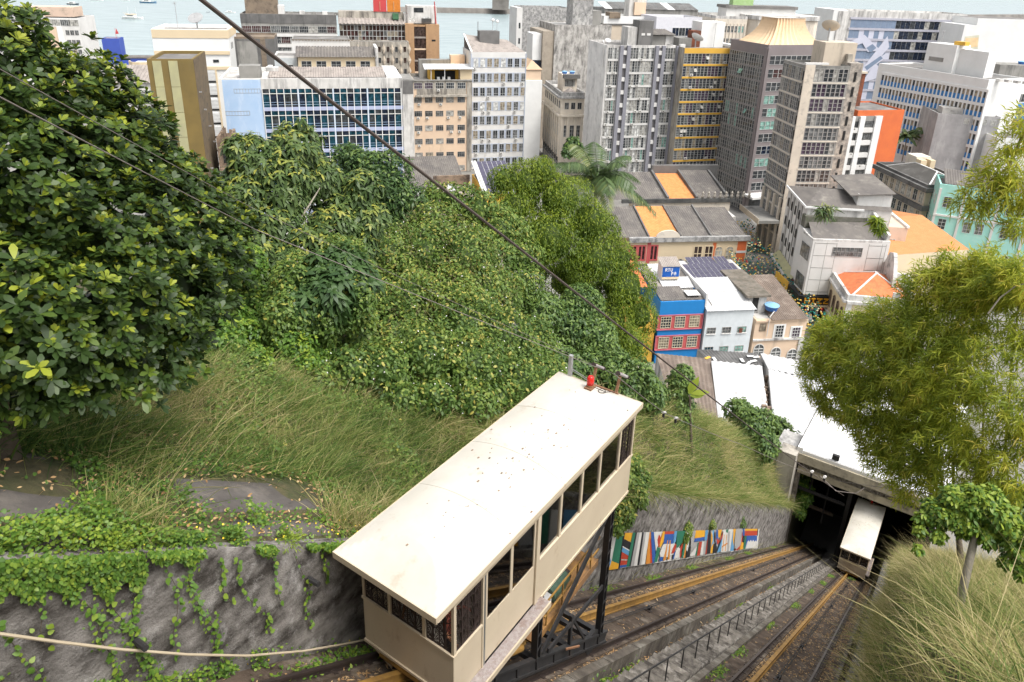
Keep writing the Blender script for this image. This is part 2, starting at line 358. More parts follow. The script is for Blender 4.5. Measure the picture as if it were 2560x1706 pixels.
GD = glass('glass_dark', (.04, .045, .05)); GM = glass('glass_grey', (.13, .135, .135)); GL = glass('glass_curtain', (.36, .35, .32), .3, .4)  # dark and grey panes lightened: the lift of distant haze put into their colour
GB = glass('glass_beige_blind', (.27, .23, .17), .3, .4); GT = glass('glass_teal', (.008, .05, .075), .06); GN = glass('glass_navy', (.012, .02, .04), .06)
GGN = glass('glass_mint', (.2, .36, .31), .2); GRD = glass('glass_maroon', (.05, .018, .018)); GPU = glass('glass_violet', (.055, .035, .06)); GBR = glass('glass_brown', (.045, .028, .024)); GW = glass('glass_white_blind', (.55, .55, .53), .3, .4)
BLK = mat('dark_void', (.015, .015, .015), (.02, .02, .02), .9)
ACW = mat('appliance_white', (.62, .61, .58), (.55, .54, .51), .5, 2)
SOLAR = mat('solar_cell', (.06, .055, .09), (.075, .068, .11), .2, .3, spec=.7)
TANKB = mat('blue_plastic', (.03, .14, .42), (.03, .12, .37), .4, 1)
GALV = mat('galvanised', (.42, .42, .42), (.35, .35, .35), .5, 1, metal=.4)

_wm = {}
def win_mesh(w, h, nx, nz, fr, gl, fw=.06, sill=None, depth=.09, split=None):
    """window: outer frame, mullions and transoms standing proud of recessed panes; local x across, z up, faces -y"""
    key = (round(w, 2), round(h, 2), nx, nz, fr.name, gl.name, fw, sill.name if sill else 0, split)
    if key in _wm: return _wm[key]
    m = MB(); m.box(-w / 2 + fw * .5, w / 2 - fw * .5, -.012, .03, fw * .5, h - fw * .5, 1)
    for x in (-w / 2, w / 2 - fw): m.box(x, x + fw, -depth, .03, 0, h)
    for z in (0, h - fw): m.box(-w / 2 + fw, w / 2 - fw, -depth, .03, z, z + fw)
    for i in range(1, nx): x = -w / 2 + w * i / nx; m.box(x - fw * .4, x + fw * .4, -depth * .8, .02, fw, h - fw)
    zs = [h * split] if split else [h * i / nz for i in range(1, nz)]
    for z in zs: m.box(-w / 2 + fw, w / 2 - fw, -depth * .7, .02, z - fw * .4, z + fw * .4)
    if sill: m.box(-w / 2 - .08, w / 2 + .08, -depth - .1, .02, -.1, -.002, 2)
    me = m.mesh('window', [fr, gl] + ([sill] if sill else [])); _wm[key] = me; return me
def ac_mesh(k=[None]):
    if not k[0]:
        m = MB(); m.box(-.42, .42, -.42, -.02, 0, .6, 0); m.lathe([(.2, 0), (.2, .012)], 10, 1)
        n = len(m.v) - 20
        for i in range(n, len(m.v)):
            x, y, z = m.v[i]; m.v[i] = (x - .08, -.42 - z, .3 + y)
        m.box(-.4, -.34, -.4, 0, -.08, -.002, 1); m.box(.34, .4, -.4, 0, -.08, -.002, 1)
        k[0] = m.mesh('air_conditioner', [ACW, FRAMED])
    return k[0]
_cm = {}
def ribs(w, l, pitch=.35, h=.06, key=None):
    """corrugated or pantiled sheet, ridges running along y, from (0,0,0) to (w,l,0)"""
    n = max(2, int(round(w / pitch * 2))); V, F = [], []
    for i in range(n + 1):
        x = w * i / n; z = h if i % 2 else 0
        V += [(x, 0, z), (x, l, z)]
    for i in range(n): F.append((2 * i, 2 * i + 2, 2 * i + 3, 2 * i + 1))
    return V, F
class Bld:
    """a building whose front top-left corner was sighted at L (photograph pixels) at world distance Y north of the eye,
    its front running at `ang` degrees to the sight of the right corner Rr; local x along the front, y back, z up from the street"""
    def __init__(s, name, label, L, Y, ang, Rr, depth, zb=4.0, cat='building', group=None, w=None):
        d = ray(*L); s.P = EYE + d * (Y / d[1]); s.a = R(ang); s.zb = zb; s.h = s.P[2] - zb; s.d = depth
        s.u = np.array([math.cos(s.a), math.sin(s.a), 0]); s.n = np.array([math.sin(s.a), -math.cos(s.a), 0])
        s.w = w if w else float(np.dot(at_plane(*Rr, s.P, s.n) - s.P, s.u))
        s.root = empty(name, (s.P[0], s.P[1], zb), s.a, label, cat, group)
    def F(s, px, py):
        q = at_plane(px, py, s.P, s.n); return float(np.dot(q - s.P, s.u)), float(q[2] - s.zb)
    def Sd(s, px, py, side='R'):
        p = s.P + s.u * (s.w if side == 'R' else 0); q = at_plane(px, py, p, s.u); return float(np.dot(q - p, -s.n)), float(q[2] - s.zb)
    def T(s, px, py, z):                               # sighted point on a level plane z above the street -> local x, y
        q = at_z(px, py, z + s.zb); return float(np.dot(q - s.P, s.u)), float(np.dot(q - s.P, -s.n))
    def part(s, name, mb, m, loc=None, rot=None): return mb.build(name, m, s.root, loc=loc, rot=rot)
    def walls(s, m, roof=ROOFG, par=.9, name='wall', x0=0, x1=None, y0=0, y1=None, h=None, z0=0, thick=.3, parm=None):
        x1 = s.w if x1 is None else x1; y1 = s.d if y1 is None else y1; h = h or s.h
        s.part(name, MB().box(x0, x1, y0, y1, z0, h - par), m)
        if par > 0:
            p = MB(); p.box(x0, x1, y0, y0 + thick, h - par, h).box(x0, x1, y1 - thick, y1, h - par, h)
            p.box(x0, x0 + thick, y0 + thick, y1 - thick, h - par, h).box(x1 - thick, x1, y0 + thick, y1 - thick, h - par, h)
            s.part('parapet', p, parm or m)
        s.part('roof', MB().box(x0 + thick, x1 - thick, y0 + thick, y1 - thick, h - par + .004, h - par + .06), roof)
    def wins(s, xs, zs, w, h, nx=2, nz=1, fr=FRAMEW, gl=(GD,), side='F', sill=None, fw=.06, split=None, name='window', ac=0, off=0.0, skip=0):
        for z in zs:
            for x in xs:
                if skip and rnd.random() < skip: continue
                g = rnd.choice(gl); me = win_mesh(w, h, nx, nz, fr, g, fw, sill, split=split)
                loc, rot = {'F': ((x, off, z), 0), 'R': ((s.w - off, x, z), math.pi / 2), 'L': ((off, x, z), -math.pi / 2), 'B': ((x, s.d, z), math.pi)}[side]
                obj(name, me, s.root, loc, rot)
                if ac and rnd.random() < ac:
                    q = rnd.uniform(-.25, .25) * w
                    loc = {'F': (x + q, off - .02, z - .75), 'R': (s.w + .02, x + q, z - .75), 'L': (-.02, x + q, z - .75), 'B': (x, s.d, z)}[side]
                    obj('air_conditioner', ac_mesh(), s.root, loc, rot)
    def bands(s, zs, h, m, x0=0, x1=None, out=.08, name='band', side='F'):
        x1 = (s.w if side == 'F' else s.d) if x1 is None else x1
        for z in zs:
            b = MB()
            if side == 'F': b.box(x0, x1, -out, .02, z, z + h)
            elif side == 'R': b.box(s.w - .02, s.w + out, x0, x1, z, z + h)
            else: b.box(-out, .02, x0, x1, z, z + h)
            s.part(name, b, m)
    def fins(s, xs, w, z0, z1, m, out=.3, name='pilaster', side='F'):
        for x in xs:
            b = MB()
            if side == 'F': b.box(x - w / 2, x + w / 2, -out, .02, z0, z1)
            elif side == 'R': b.box(s.w - .02, s.w + out, x - w / 2, x + w / 2, z0, z1)
            else: b.box(-out, .02, x - w / 2, x + w / 2, z0, z1)
            s.part(name, b, m)
    def sheet(s, x0, x1, y0, y1, z0, z1, m, pitch=.4, h=.07, name='roof', along='y'):
        """a corrugated roof plane from (y0,z0) to (y1,z1), ridges running up the slope"""
        L_ = math.hypot(y1 - y0, z1 - z0) if along == 'y' else math.hypot(x1 - x0, z1 - z0)
        if along == 'y':
            V, F = ribs(x1 - x0, 1, pitch, h); V = [(x0 + x, y0 + (y1 - y0) * y, z0 + (z1 - z0) * y + z) for x, y, z in V]
        else:
            V, F = ribs(y1 - y0, 1, pitch, h); V = [(x0 + (x1 - x0) * y, y0 + x, z0 + (z1 - z0) * y + z) for x, y, z in V]; F = [f[::-1] for f in F]
        return s.part(name, MB().add(V, F), m)
    def gable(s, x0, x1, y0, y1, z, rise, m, wallm=None, along='x', pitch=.4, over=.25, name='roof'):
        """two pitched sheets; ridge along x or y"""
        if along == 'x':
            c = (y0 + y1) / 2; k = rise / (c - y0)
            s.sheet(x0, x1, y0 - over, c, z - over * k + .02, z + rise + .02, m, pitch, name=name); s.sheet(x0, x1, y1 + over, c, z - over * k + .02, z + rise + .02, m, pitch, name=name)
            if wallm: s.part('gable', MB().add([(x, y, zz) for x in (x0 + .02, x0 + .22) for y, zz in ((y0, z), (y1, z), (c, z + rise - .04))], [(0, 1, 2), (3, 5, 4), (0, 2, 5, 3), (1, 4, 5, 2)]), wallm); s.part('gable', MB().add([(x, y, zz) for x in (x1 - .22, x1 - .02) for y, zz in ((y0, z), (y1, z), (c, z + rise - .04))], [(0, 1, 2), (3, 5, 4), (0, 2, 5, 3), (1, 4, 5, 2)]), wallm)
        else:
            c = (x0 + x1) / 2; k = rise / (c - x0)
            s.sheet(x0 - over, c, y0, y1, z - over * k + .02, z + rise + .02, m, pitch, along='x', name=name); s.sheet(x1 + over, c, y0, y1, z - over * k + .02, z + rise + .02, m, pitch, along='x', name=name)
            if wallm: s.part('gable', MB().add([(x, y, zz) for y in (y0 + .02, y0 + .22) for x, zz in ((x0, z), (x1, z), (c, z + rise - .04))], [(0, 1, 2), (3, 5, 4), (0, 2, 5, 3), (1, 4, 5, 2)]), wallm)
    def hip(s, x0, x1, y0, y1, z, rise, m, ridgem=None, over=.3, name='roof'):
        x0 -= over; x1 += over; y0 -= over; y1 += over
        k = min(x1 - x0, y1 - y0) / 2
        if x1 - x0 >= y1 - y0: a, b = (x0 + k, (y0 + y1) / 2), (x1 - k, (y0 + y1) / 2)
        else: a, b = ((x0 + x1) / 2, y0 + k), ((x0 + x1) / 2, y1 - k)
        c = [(x0, y0, z), (x1, y0, z), (x1, y1, z), (x0, y1, z)]; A, B_ = (*a, z + rise), (*b, z + rise)
        fs = [[c[0], c[1], B_, A], [c[1], c[2], B_], [c[2], c[3], A, B_], [c[3], c[0], A]] if x1 - x0 >= y1 - y0 else [[c[0], c[1], A], [c[1], c[2], B_, A], [c[2], c[3], B_], [c[3], c[0], A, B_]]
        for f in fs: s.part(name, MB().add(f, [tuple(range(len(f)))]), m)
        s.part('eave', MB().box(x0, x1, y0, y1, z - .14, z - .01), ridgem or m)
        if ridgem:
            r = MB(); r.bar(A, B_, .3, .16)
            for p, q in ((c[0], A), (c[3], A if x1 - x0 >= y1 - y0 else B_), (c[1], B_ if x1 - x0 >= y1 - y0 else A), (c[2], B_)): r.bar(p, q, .3, .16)
            s.part('ridge', r, ridgem)
    def lift(s, x0, x1, y0, y1, z0, z1, m, name='roof_house'): return s.part(name, MB().box(x0, x1, y0, y1, z0, z1), m)
def lin(a, b, n): return [a + (b - a) * i / (n - 1) for i in range(n)] if n > 1 else [a]
def wpt(b, x, y, z):                                   # local -> world
    return b.P * np.array([1, 1, 0]) + b.u * x - b.n * y + np.array([0, 0, b.zb + z])
GRIDA = 14.5
# ------------------------------------------------------------------ town: the buildings, left to right
# far left waterfront block
b = Bld('apartment_block', 'peach and white waterfront block with a glazed top floor, at the far left', (96, 44), 270, 10, (192, 40), 16)
b.walls(WHITE, par=.5); H = b.h
b.part('peach_wall', MB().box(.2, b.w * .42, -.08, .02, 0, H - 3.2), PEACH)
b.part('stair_shaft', MB().box(b.w * .42, b.w * .56, -.25, .02, 0, H - 3), WHITE_CLEAN)
b.wins([b.w * .14, b.w * .4, b.w * .67, b.w * .88], [H - 2.8], 3.4, 2.2, 5, 1, FRAMEW, (GL, GM))
b.wins([b.w * .68, b.w * .8, b.w * .92], [H - 6 - 3.4 * i for i in range(9)], 1.3, 1.7, 2, 1, FRAMEG, (GM, GD, GB), ac=.25)
b.part('wing', MB().box(-22, -.02, 1, 15, 0, H + 1.2), WHITE); b.part('wing_roof', MB().box(-22.3, .3, .6, 15.3, H + 1.21, H + 1.6), GREYC)
b.wins([-19, -14.8, -10.6, -6.4, -2.4], [H - 1.6], 3.6, 2.2, 4, 2, FRAMEW, (GM, GL, GD), off=1.0, ac=.5)
b.wins([-19, -14.8, -10.6, -6.4, -2.4], [H - 5.6 - 3.4 * i for i in range(4)], 2.2, 1.7, 3, 1, FRAMEW, (GM, GL, GD), off=1.0)
b.part('roof_house', MB().box(-8, b.w - 3, 5, 14, H + .02, H + 3.4), PINKB)

# deep blue port building with tower
b = Bld('port_building', 'low deep blue port building with a blue tower at the water edge', (253, 96), 385, 12, (296, 94), 8)
b.walls(DEEPB, roof=FIBROL, par=.3)
b.part('side_wing', MB().box(b.w, b.w + 15, -1, 9, 0, b.h - 10), DEEPB); b.part('wing_roof', MB().box(b.w - .2, b.w + 15.3, -1.3, 9.3, b.h - 9.98, b.h - 9.5), FIBRO)
b.part('wing_base', MB().box(b.w + .1, b.w + 15.1, -1.06, -.9, 0, b.h - 14), GREYC)
b.part('flag', MB().add([(b.w * .8, 2, b.h + 2), (b.w * .8 + 1.6, 2, b.h + 2.2), (b.w * .8 + .6, 2, b.h + 5)], [(0, 1, 2)]).bar((b.w * .8, 2.02, b.h - .3), (b.w * .8, 2.02, b.h + 5), .12, .12), REDF)
b.wins([-3], [b.h - 6, b.h - 12], 4, 1.6, 3, 1, FRAMEW, (GM,)); b.part('annexe', MB().box(-5.5, -.02, .03, 8, 0, b.h - 9), WHITE)

# white and cream block with a louvred stair strip
b = Bld('office_block', 'white block with cream bands, a rooftop dish and a louvred strip, behind the ochre tower', (377, 72), 185, GRIDA, (568, 70), 16)
H = b.h; b.walls(WHITE_CLEAN, roof=ROOFG, par=1.0, thick=.35)
b.bands([H - 2.2], 2.0, CREAM, out=.12); b.bands([H - 6.2], .9, CREAM, out=.3); b.bands([H - 10], .8, CREAM, out=.3)
b.bands([H - 2.2], 2.0, CREAM, out=.12, side='R')
x0, zt = b.F(508, 172); x1, zz = b.F(538, 172); xl, zl = b.F(515, 345)
b.fins([x0 - .1, x1 + .1], .4, 4, zt, CREAM, out=.35)
for i in range(7):
    z = zt - 3.62 * (i + 1)
    b.part('louvre_frame', MB().box(x0 + .1, x1 - .1, -.16, .02, z + .5, z + 3.3), WHITE_CLEAN)
    for k in range(7): b.part('louvre', MB().box(x0 + .14, x1 - .14, -.3, -.17, z + .7 + k * .36, z + .9 + k * .36), WHITE_CLEAN)
    b.part('void', MB().box(x0 + .1, x1 - .1, -.14, .02, z + .05, z + .48), BLK)
b.wins(lin(b.w * .08, b.w * .55, 5), [H - 13.2 - 3.6 * i for i in range(6)], 1.8, 1.4, 3, 1, FRAMEW, (GD, GM))
b.wins([4, 6.2], [H - 5.2], .5, 1.6, 1, 1, FRAMED, (GD,), side='R'); b.wins([b.w * .8], [H - 8.2], 1.4, .7, 2, 1, FRAMED, (GD,))
b.part('balcony_wing', MB().prism([(-6.5, 3), (-6.3, 1), (-5.2, -.6), (-3.5, -1.2), (-.02, -1.2), (-.02, 10), (-6.5, 10)], 0, H - 9), WHITE_CLEAN)
b.part('balcony_rail', MB().prism([(-6.7, 3), (-6.5, .9), (-5.3, -.8), (-3.5, -1.4), (-.03, -1.4), (-.03, -1.2), (-3.5, -1.2), (-5.2, -.6), (-6.3, 1), (-6.5, 3)], H - 9, H - 8), CREAM)
DISHX = wpt(b, b.w * .55, 6, H - .9)

# low white house with corrugated roof, by the dark tree
b = Bld('low_house', 'white house with a buff corrugated roof and sash windows, beside the dark tree', (262, 208), 150, GRIDA, (372, 206), 10)
b.walls(WEATHER, par=.02, roof=ROOFG); b.sheet(-.4, b.w + .4, -.5, 10, b.h + .02, b.h + 2.4, FIBROL, .7, .14)
b.bands([b.h - 1.9], .5, WHITE, out=.2)
b.wins(lin(b.w * .12, b.w * .9, 4), [b.h - 4.2, b.h - 8], 1.9, 1.6, 2, 1, FRAMEW, (GM, GD))

# ochre tower
b = Bld('ochre_tower', 'tall narrow ochre tower with two pale vertical strips on its face', (366, 148), 125, GRIDA, (482, 147), 13)
b.walls(OCHRE, roof=ROOFG, par=.6, thick=.35); b.part('brown_side_panel', MB().box(b.w - .02, b.w + .06, .1, b.d - .1, 0, b.h - .15), mat('side_brown', (.15, .11, .065), (.12, .09, .055), .9, .4, stain=(.08, .06, .045), stain_amt=.4, stain_scale=.8))  # right face covered by a panel browner and darker than the front
for pa, pb, pc, pd in ((380, 152, 402, 152), (420, 152, 443, 152)):
    xa, _ = b.F(pa, pb); xb, _ = b.F(pc, pd); zz = b.h - .3
    for i in range(8):
        z1 = zz - 4.45 * i
        b.part('louvre_panel', MB().box(xa, xb, -.12 - .015 * (i % 2), .02, max(.2, z1 - 4.38), z1), PALEY)
b.wins([2, 5.2, 8.6], [b.h - 7 - 4.3 * i for i in range(8)], .35, .5, 1, 1, FRAMED, (GD,), side='R', skip=.3)
for i in range(9): b.part('bracket', MB().box(b.w, b.w + .5, 1.5 + (i * 2.7) % 9, 1.7 + (i * 2.7) % 9, b.h - 6 - 3.6 * i, b.h - 5.8 - 3.6 * i), GALV)

# ruined strip
b = Bld('ruined_house', 'roofless ruined brown house squeezed between ochre tower and blue block', (540, 345), 132, GRIDA, (576, 348), 12)
b.walls(RUIN, roof=SOIL, par=1.0, thick=.5)
b.wins([b.w * .55], [b.h - 5, b.h - 10, b.h - 15], 1.2, 2.6, 1, 1, RUIN, (BLK, GB)); b.bands([b.h - 6.4, b.h - 11.4, b.h - 16.4], .5, RUIN, out=.5)
for i in range(5): b.part('broken_wall', MB().box(.4 + i * .5, .85 + i * .5, .03, .5, b.h, b.h + .4 + (i * 7 % 5) * .35), RUIN)

# blue office block
b = Bld('blue_office_block', 'wide blue office block with a white parapet and grid of teal glass', (547, 197), 140, GRIDA, (1005, 195), 17)
H = b.h; xs0 = b.F(655, 224)[0]; xe = b.F(1002, 224)[0]
b.walls(WHITE, roof=ROOFL, par=.7, thick=.35)
b.part('blue_wall', MB().box(.5, xs0 - .15, -.06, .02, 0, H - .25), LBLUE)
b.part('white_edge', MB().box(-.05, .48, -.14, .02, 0, H - .06), WHITE_CLEAN)
zp = b.F(655, 223)[1]; b.part('white_fascia', MB().box(xs0 - .1, b.w, -.1, .02, zp, H - .02), WEATHER)
ztop = zp; pitchz = b.F(830, 224)[1] - b.F(830, 278)[1]
teal = (GT, GT, GT, GN, GN, GD)
ncol = 20; cw = (xe - xs0) / ncol
for fl in range(6):
    z1 = ztop - pitchz * fl; zb_ = z1 - pitchz * .83
    b.part('spandrel', MB().box(xs0 - .1, xe + .3, -.2, .02, z1 - pitchz + .02, zb_), LAVB)
    b.part('transom', MB().box(xs0, xe, -.15, .02, z1 - pitchz * .225, z1 - pitchz * .2), WHITE_CLEAN)
    b.part('rail', MB().box(xs0, xe, -.06, .02, zb_ + .95, zb_ + 1.0), LBLUE); b.part('rail', MB().box(xs0, xe, -.06, .02, zb_ + .45, zb_ + .5), LBLUE)
    for c in range(ncol):
        if fl < 5:
            for (za, zc) in ((zb_, z1 - pitchz * .225), (z1 - pitchz * .2, z1 - .02)):
                b.part('pane', MB().box(xs0 + cw * c + .05, xs0 + cw * (c + 1) - .05, -.03 - .01 * (c % 2), .02, za, zc), rnd.choice(teal))
b.fins([xs0 + cw * c for c in range(ncol + 1)], .14, ztop - pitchz * 6, ztop, WHITE_CLEAN, out=.24, name='mullion')
b.fins([xs0 + cw * c for c in (5, 10, 15)], .3, ztop - pitchz * 6, ztop, LBLUE, out=.21)
b.part('end_pier', MB().box(xe + .32, b.w + .02, -.3, .02, 0, H - .4), WHITE)
for pa, pb, py in ((585, 651, 229), (558, 625, 285), (600, 650, 338), (570, 608, 393)):
    xa, z = b.F(pa, py); xb, _ = b.F(pb, py); b.wins([(xa + xb) / 2], [z - .35], xb - xa, .85, 9, 1, FRAMEG, (GGN,))
ya = 2.5
b.sheet(xs0 + 1.2, b.w - 3.2, 1.6, 9.4, H - .1, H + 1.0, FIBROL, .5, .1); b.sheet(xs0 + 1.2, b.w - 3.2, 17 - .8, 9.4, H - .1, H + 1.0, FIBROL, .5, .1)
b.part('roof_kerb', MB().box(xs0 + .2, xs0 + 1.1, .4, 16.6, H - .6, H + .5).box(b.w - 3.1, b.w - .4, .4, 16.6, H - .6, H + .35), WHITE)
b.lift(3.2, 7.2, 5, 8, H - .6, H + 1.8, GREYC); b.lift(8.2, 10.6, 6, 8, H - .6, H + 1.3, WEATHER, 'roof_box')

# grey block and old port offices behind the blue one
b = Bld('grey_block', 'dark grey windowless concrete block behind the blue offices', (572, 92), 200, GRIDA, (684, 88), 12)
b.walls(DARKC, roof=BROWNW, par=.5, parm=BROWNW)
b.fins([b.w * .74], 1.3, 0, b.h - .5, BROWNW, out=.1); b.part('pale_panel', MB().box(b.w * .16, b.w * .6, -.07, .02, 2, b.h - 1.2), GREYC)
b.part('stair_rail', MB().box(b.w * .55, b.w * .7, -.3, -.2, b.h - 11, b.h - 10), FRAMED)

b = Bld('port_offices', 'long grey stained office block with a raised end block, in front of the bay', (600, 34), 300, GRIDA, (840, 30), 18)
H = b.h; b.walls(GREYC, roof=ROOFG, par=.6); b.part('dark_fascia', MB().box(-.1, b.w, -.12, .02, H - 3.6, H - .1), DARKC)
b.wins(lin(2, b.w - 2.2, 10), [H - 7.2, H - 11.4, H - 15.6], 3.5, 2.6, 5, 2, FRAMEW, (GD, GD, GM, GL, GW, GRD))
b.bands([H - 8.8, H - 13], 1.2, WHITE, out=.35); b.bands([H - 19], 3, WHITE)
b.lift(1.5, 14, 6, 14, H - .6, H + 9, BROWNW); b.lift(14.1, 16.5, 7, 12, H - .6, H + 3, WHITE, 'roof_box')
for i in range(7): b.lift(18 + i * 4.6, 20 + i * 4.6, 5 + i % 3, 7 + i % 3, H - .6, H + .6 + .4 * (i % 2), WEATHER if i % 2 else GREYC, 'roof_box')

b = Bld('white_shed_block', 'plain white rooftop block with a thin grey roof edge, behind the blue offices', (728, 98), 185, GRIDA, (874, 96), 9)
b.walls(WHITE, roof=ROOFG, par=.3, parm=GREYC)
for i in range(20): b.part('roof_tooth', MB().box(.3 + i * .75, .7 + i * .75, -.25, .1, b.h - .32, b.h - .05), BROWNW)
b = Bld('cream_row', 'cream row with five wide windows under a grey corrugated roof', (744, 143), 172, GRIDA, (938, 143), 10)
b.walls(CREAM, par=.02, roof=ROOFG); b.sheet(-.5, b.w + .3, -.7, 5, b.h, b.h + 1.9, FIBRO, .7, .15); b.sheet(-.5, b.w + .3, 9.7, 5, b.h, b.h + 1.9, FIBRO, .7, .15)
b.wins(lin(1.9, b.w - 2.4, 5), [b.h - 2.7, b.h - 6.2], 2.3, 1.8, 2, 2, FRAMEW, (GM, GD, GD)); b.part('end_wall', MB().box(b.w + .02, b.w + .7, -.4, 9.6, 0, b.h + 2.2), WEATHER)
b = Bld('grey_annexe', 'pale grey annexe with one barred window beside the cream row', (685, 140), 173, GRIDA, (742, 139), 10)
b.walls(mat('pale_grey_paint', (.5, .53, .54)), roof=ROOFG, par=.5, parm=WHITE); b.wins([b.w * .62], [b.h - 3.4], 1.9, 1.4, 4, 1, FRAMEW, (GD,))

# brown glass offices, precast block, brick tower
b = Bld('brown_glass_offices', 'offices with a brown glass grid and tan brick end tower', (848, 60), 262, GRIDA, (1012, 57), 14)
H = b.h; b.walls(BROWNW, par=.02, roof=ROOFG); b.sheet(-.3, b.w, -1.2, 7, H, H + 2.2, FIBROL, 1.3, .25)
gx = lin(0, b.w, 19); zr = [H - .3, H - 2.2, H - 4.1, H - 6]
for i in range(18):
    for k in range(3): b.part('pane', MB().box(gx[i] + .06, gx[i + 1] - .06, -.05, .02, zr[k + 1] + .06, zr[k] - .06), rnd.choice((GBR, GBR, GRD, GM, GB)))
b.fins(gx, .14, H - 6.1, H - .1, ALU, out=.2, name='mullion'); b.bands([z - .07 for z in zr], .14, ALU, out=.18, name='transom')
xt0 = b.F(1012, 60)[0]; xt1 = b.F(1097, 60)[0]; xm0, xm1 = b.F(1034, 64)[0], b.F(1064, 64)[0]
b.part('brick_tower', MB().box(xt0, xm0, -1, 12, 0, H + .4).box(xm1, xt1, -1, 12, 0, H + .2).box(xm0, xm1, -.4, 12, 0, H), BRICKT)
for i in range(6):
    z = H - .6 - 4.1 * i; b.part('window', MB().box(xm0 + .1, xm1 - .1, -.55, -.38, z - 3.4, z), GBR); b.part('spandrel', MB().box(xm0, xm1, -.7, -.39, z - 4.02, z - 3.42), PEACH if i % 2 else FIBROL)
b.part('vent', MB().box(xm1 + 2, xm1 + 3.4, -1.06, -.98, H - 5.6, H - 5), BLK)
b.part('roof_house', MB().box(xm0 - 2, xt1 - .6, 1, 9, H + .42, H + 6.4), WEATHER); b.part('roof_house', MB().box(xt0, xm0 - 2.1, 2, 8, H + .42, H + 3.6), WEATHER)
b.wins([xm0 - .4, xm0 + 4.6], [H + 1], 2.2, 1.8, 2, 1, FRAMEW, (GM, GW), off=1.0); b.part('awning', MB().box(xm0 + 3, xt1 - 2.6, .4, .98, H + .7, H + 2.2), FRAMED)
b.part('red_pole', MB().tube([(xt1 - .9, .9, H + .4), (xt1 - 1.4, .9, H + 8)], .2), REDF)
b.wins([xm0 + 2], [H + 4.2], 3.4, 1.6, 3, 1, FRAMED, (GD,), off=1.0)
b.part('long_parapet', MB().box(0, xt0 - .02, 5, 11, H + 1, H + 4), BEIGE_STREAK)
for i, (xa, cm) in enumerate(((936, REDF), (971, mat('orange_facade', (.6, .2, .03))))):
    q = b.F(xa, 33); w_ = b.F(xa + 33, 33)[0] - q[0]
    b.part('gabled_facade', MB().prism([(0, 0), (w_, 0), (w_, 1.2), (0, 1.2)], 0, 4.2).add([(0, 0, 4.2), (w_, 0, 4.2), (w_ / 2, 0, 6.4), (0, 1.2, 4.2), (w_, 1.2, 4.2), (w_ / 2, 1.2, 6.4)], [(0, 1, 2), (3, 5, 4), (0, 2, 5, 3), (1, 4, 5, 2)]), cm, loc=(q[0], 8.2 - 3.5, H + 4.02))
    b.part('finial', MB().bar((w_ / 2, -.1, .4), (w_ / 2, -.1, 3.6), .25, .1), CREAM, loc=(q[0], 4.66, H + 4.02))
b.part('green_stall', MB().box(b.F(983, 37)[0], b.F(998, 37)[0], 2.2, 4.6, H + 1.6, H + 3.6), mat('green_sheet', (.06, .16, .08)))
b = Bld('precast_block', 'beige precast block with leaf shaped fins between small dark windows', (872, 104), 255, GRIDA, (1022, 101), 6)
H = b.h; b.walls(BEIGE_STREAK, roof=ROOFG, par=.4)
pz = (b.F(950, 110)[1] - b.F(950, 138)[1]); px_ = b.w / 7
for r_ in range(4):
    zc = H - 2.6 - pz * r_
    for c in range(8):
        x = c * px_
        b.part('leaf_fin', MB().add([(x, -.5, zc + pz * .5), (x - px_ * .24, -.2, zc + .2), (x, -.62, zc - .1), (x + px_ * .24, -.2, zc + .2), (x, -.3, zc - pz * .45), (x, .02, zc)],
                                     [(0, 1, 2), (0, 2, 3), (1, 4, 2), (2, 4, 3), (0, 5, 1), (0, 3, 5), (1, 5, 4), (3, 4, 5)]), BEIGE)
    b.wins([px_ * (c + .5) for c in range(7)], [zc - .9], px_ * .36, 1.9, 1, 1, BEIGE_STREAK, (GD, GBR))

# peach offices
b = Bld('peach_offices', 'peach office block with five window columns and a rooftop veranda', (1033, 200), 216, GRIDA, (1180, 200), 14)
H = b.h; b.walls(PEACH, roof=ROOFG, par=.9, parm=BEIGE_STREAK)
zl = b.F(1100, 238)[1]; b.part('stained_top_floor', MB().box(1.0, b.w - 1.8, -.1, .02, zl, H - .02), BEIGE_STREAK)
b.part('corbel', MB().box(.6, b.w - 1.6, -.9, .02, zl - .5, zl + .1), BEIGE_STREAK); b.bands([H - .35], .35, GREYC, out=.4)
xs = [b.F(p, 300)[0] for p in (1046, 1072.5, 1099, 1125, 1153)]
zs = [b.F(1100, p)[1] for p in (257, 291, 327, 360, 394, 428)]
b.wins(xs, zs, 2.3, 1.7, 4, 2, FRAMEG, (GM, GD, GM, GB, GL, GD), ac=.42, split=.7)
b.wins([x + .1 for x in xs], [b.F(1100, 222)[1]], 2.4, 1.8, 4, 2, FRAMEW, (GD, GD, GPU), off=-.1, ac=.6)
b.part('grey_flank', MB().box(-3.2, -.02, 0, 12, 0, H - .2), WEATHER); b.part('flank_top', MB().box(-3.25, -.02, -.05, 12.05, H - .2, H + .1), GREYC)
b.part('dark_flank_panel', MB().box(-3.1, -.1, -.07, .02, zl + .4, H - .3), DARKC)
b.part('end_pier', MB().box(b.w - 1.55, b.w, -.25, .02, 0, H - .92), BEIGE_STREAK)
b.part('veranda_wall', MB().box(5.4, b.w, 4.5, 10, H - .8, H + 3), YELL); b.part('veranda_end', MB().box(b.w - 3.4, b.w + .2, 1.2, 4.4, H - .8, H + 3), CREAM)
b.part('veranda_void', MB().box(7, b.w - 4.4, 4.42, 4.52, H - .8, H + 2.1), BLK)
b.sheet(3.4, b.w + .6, .2, 5.2, H + 3.0, H + 4.0, SHEETW, .5, .06, name='canopy')
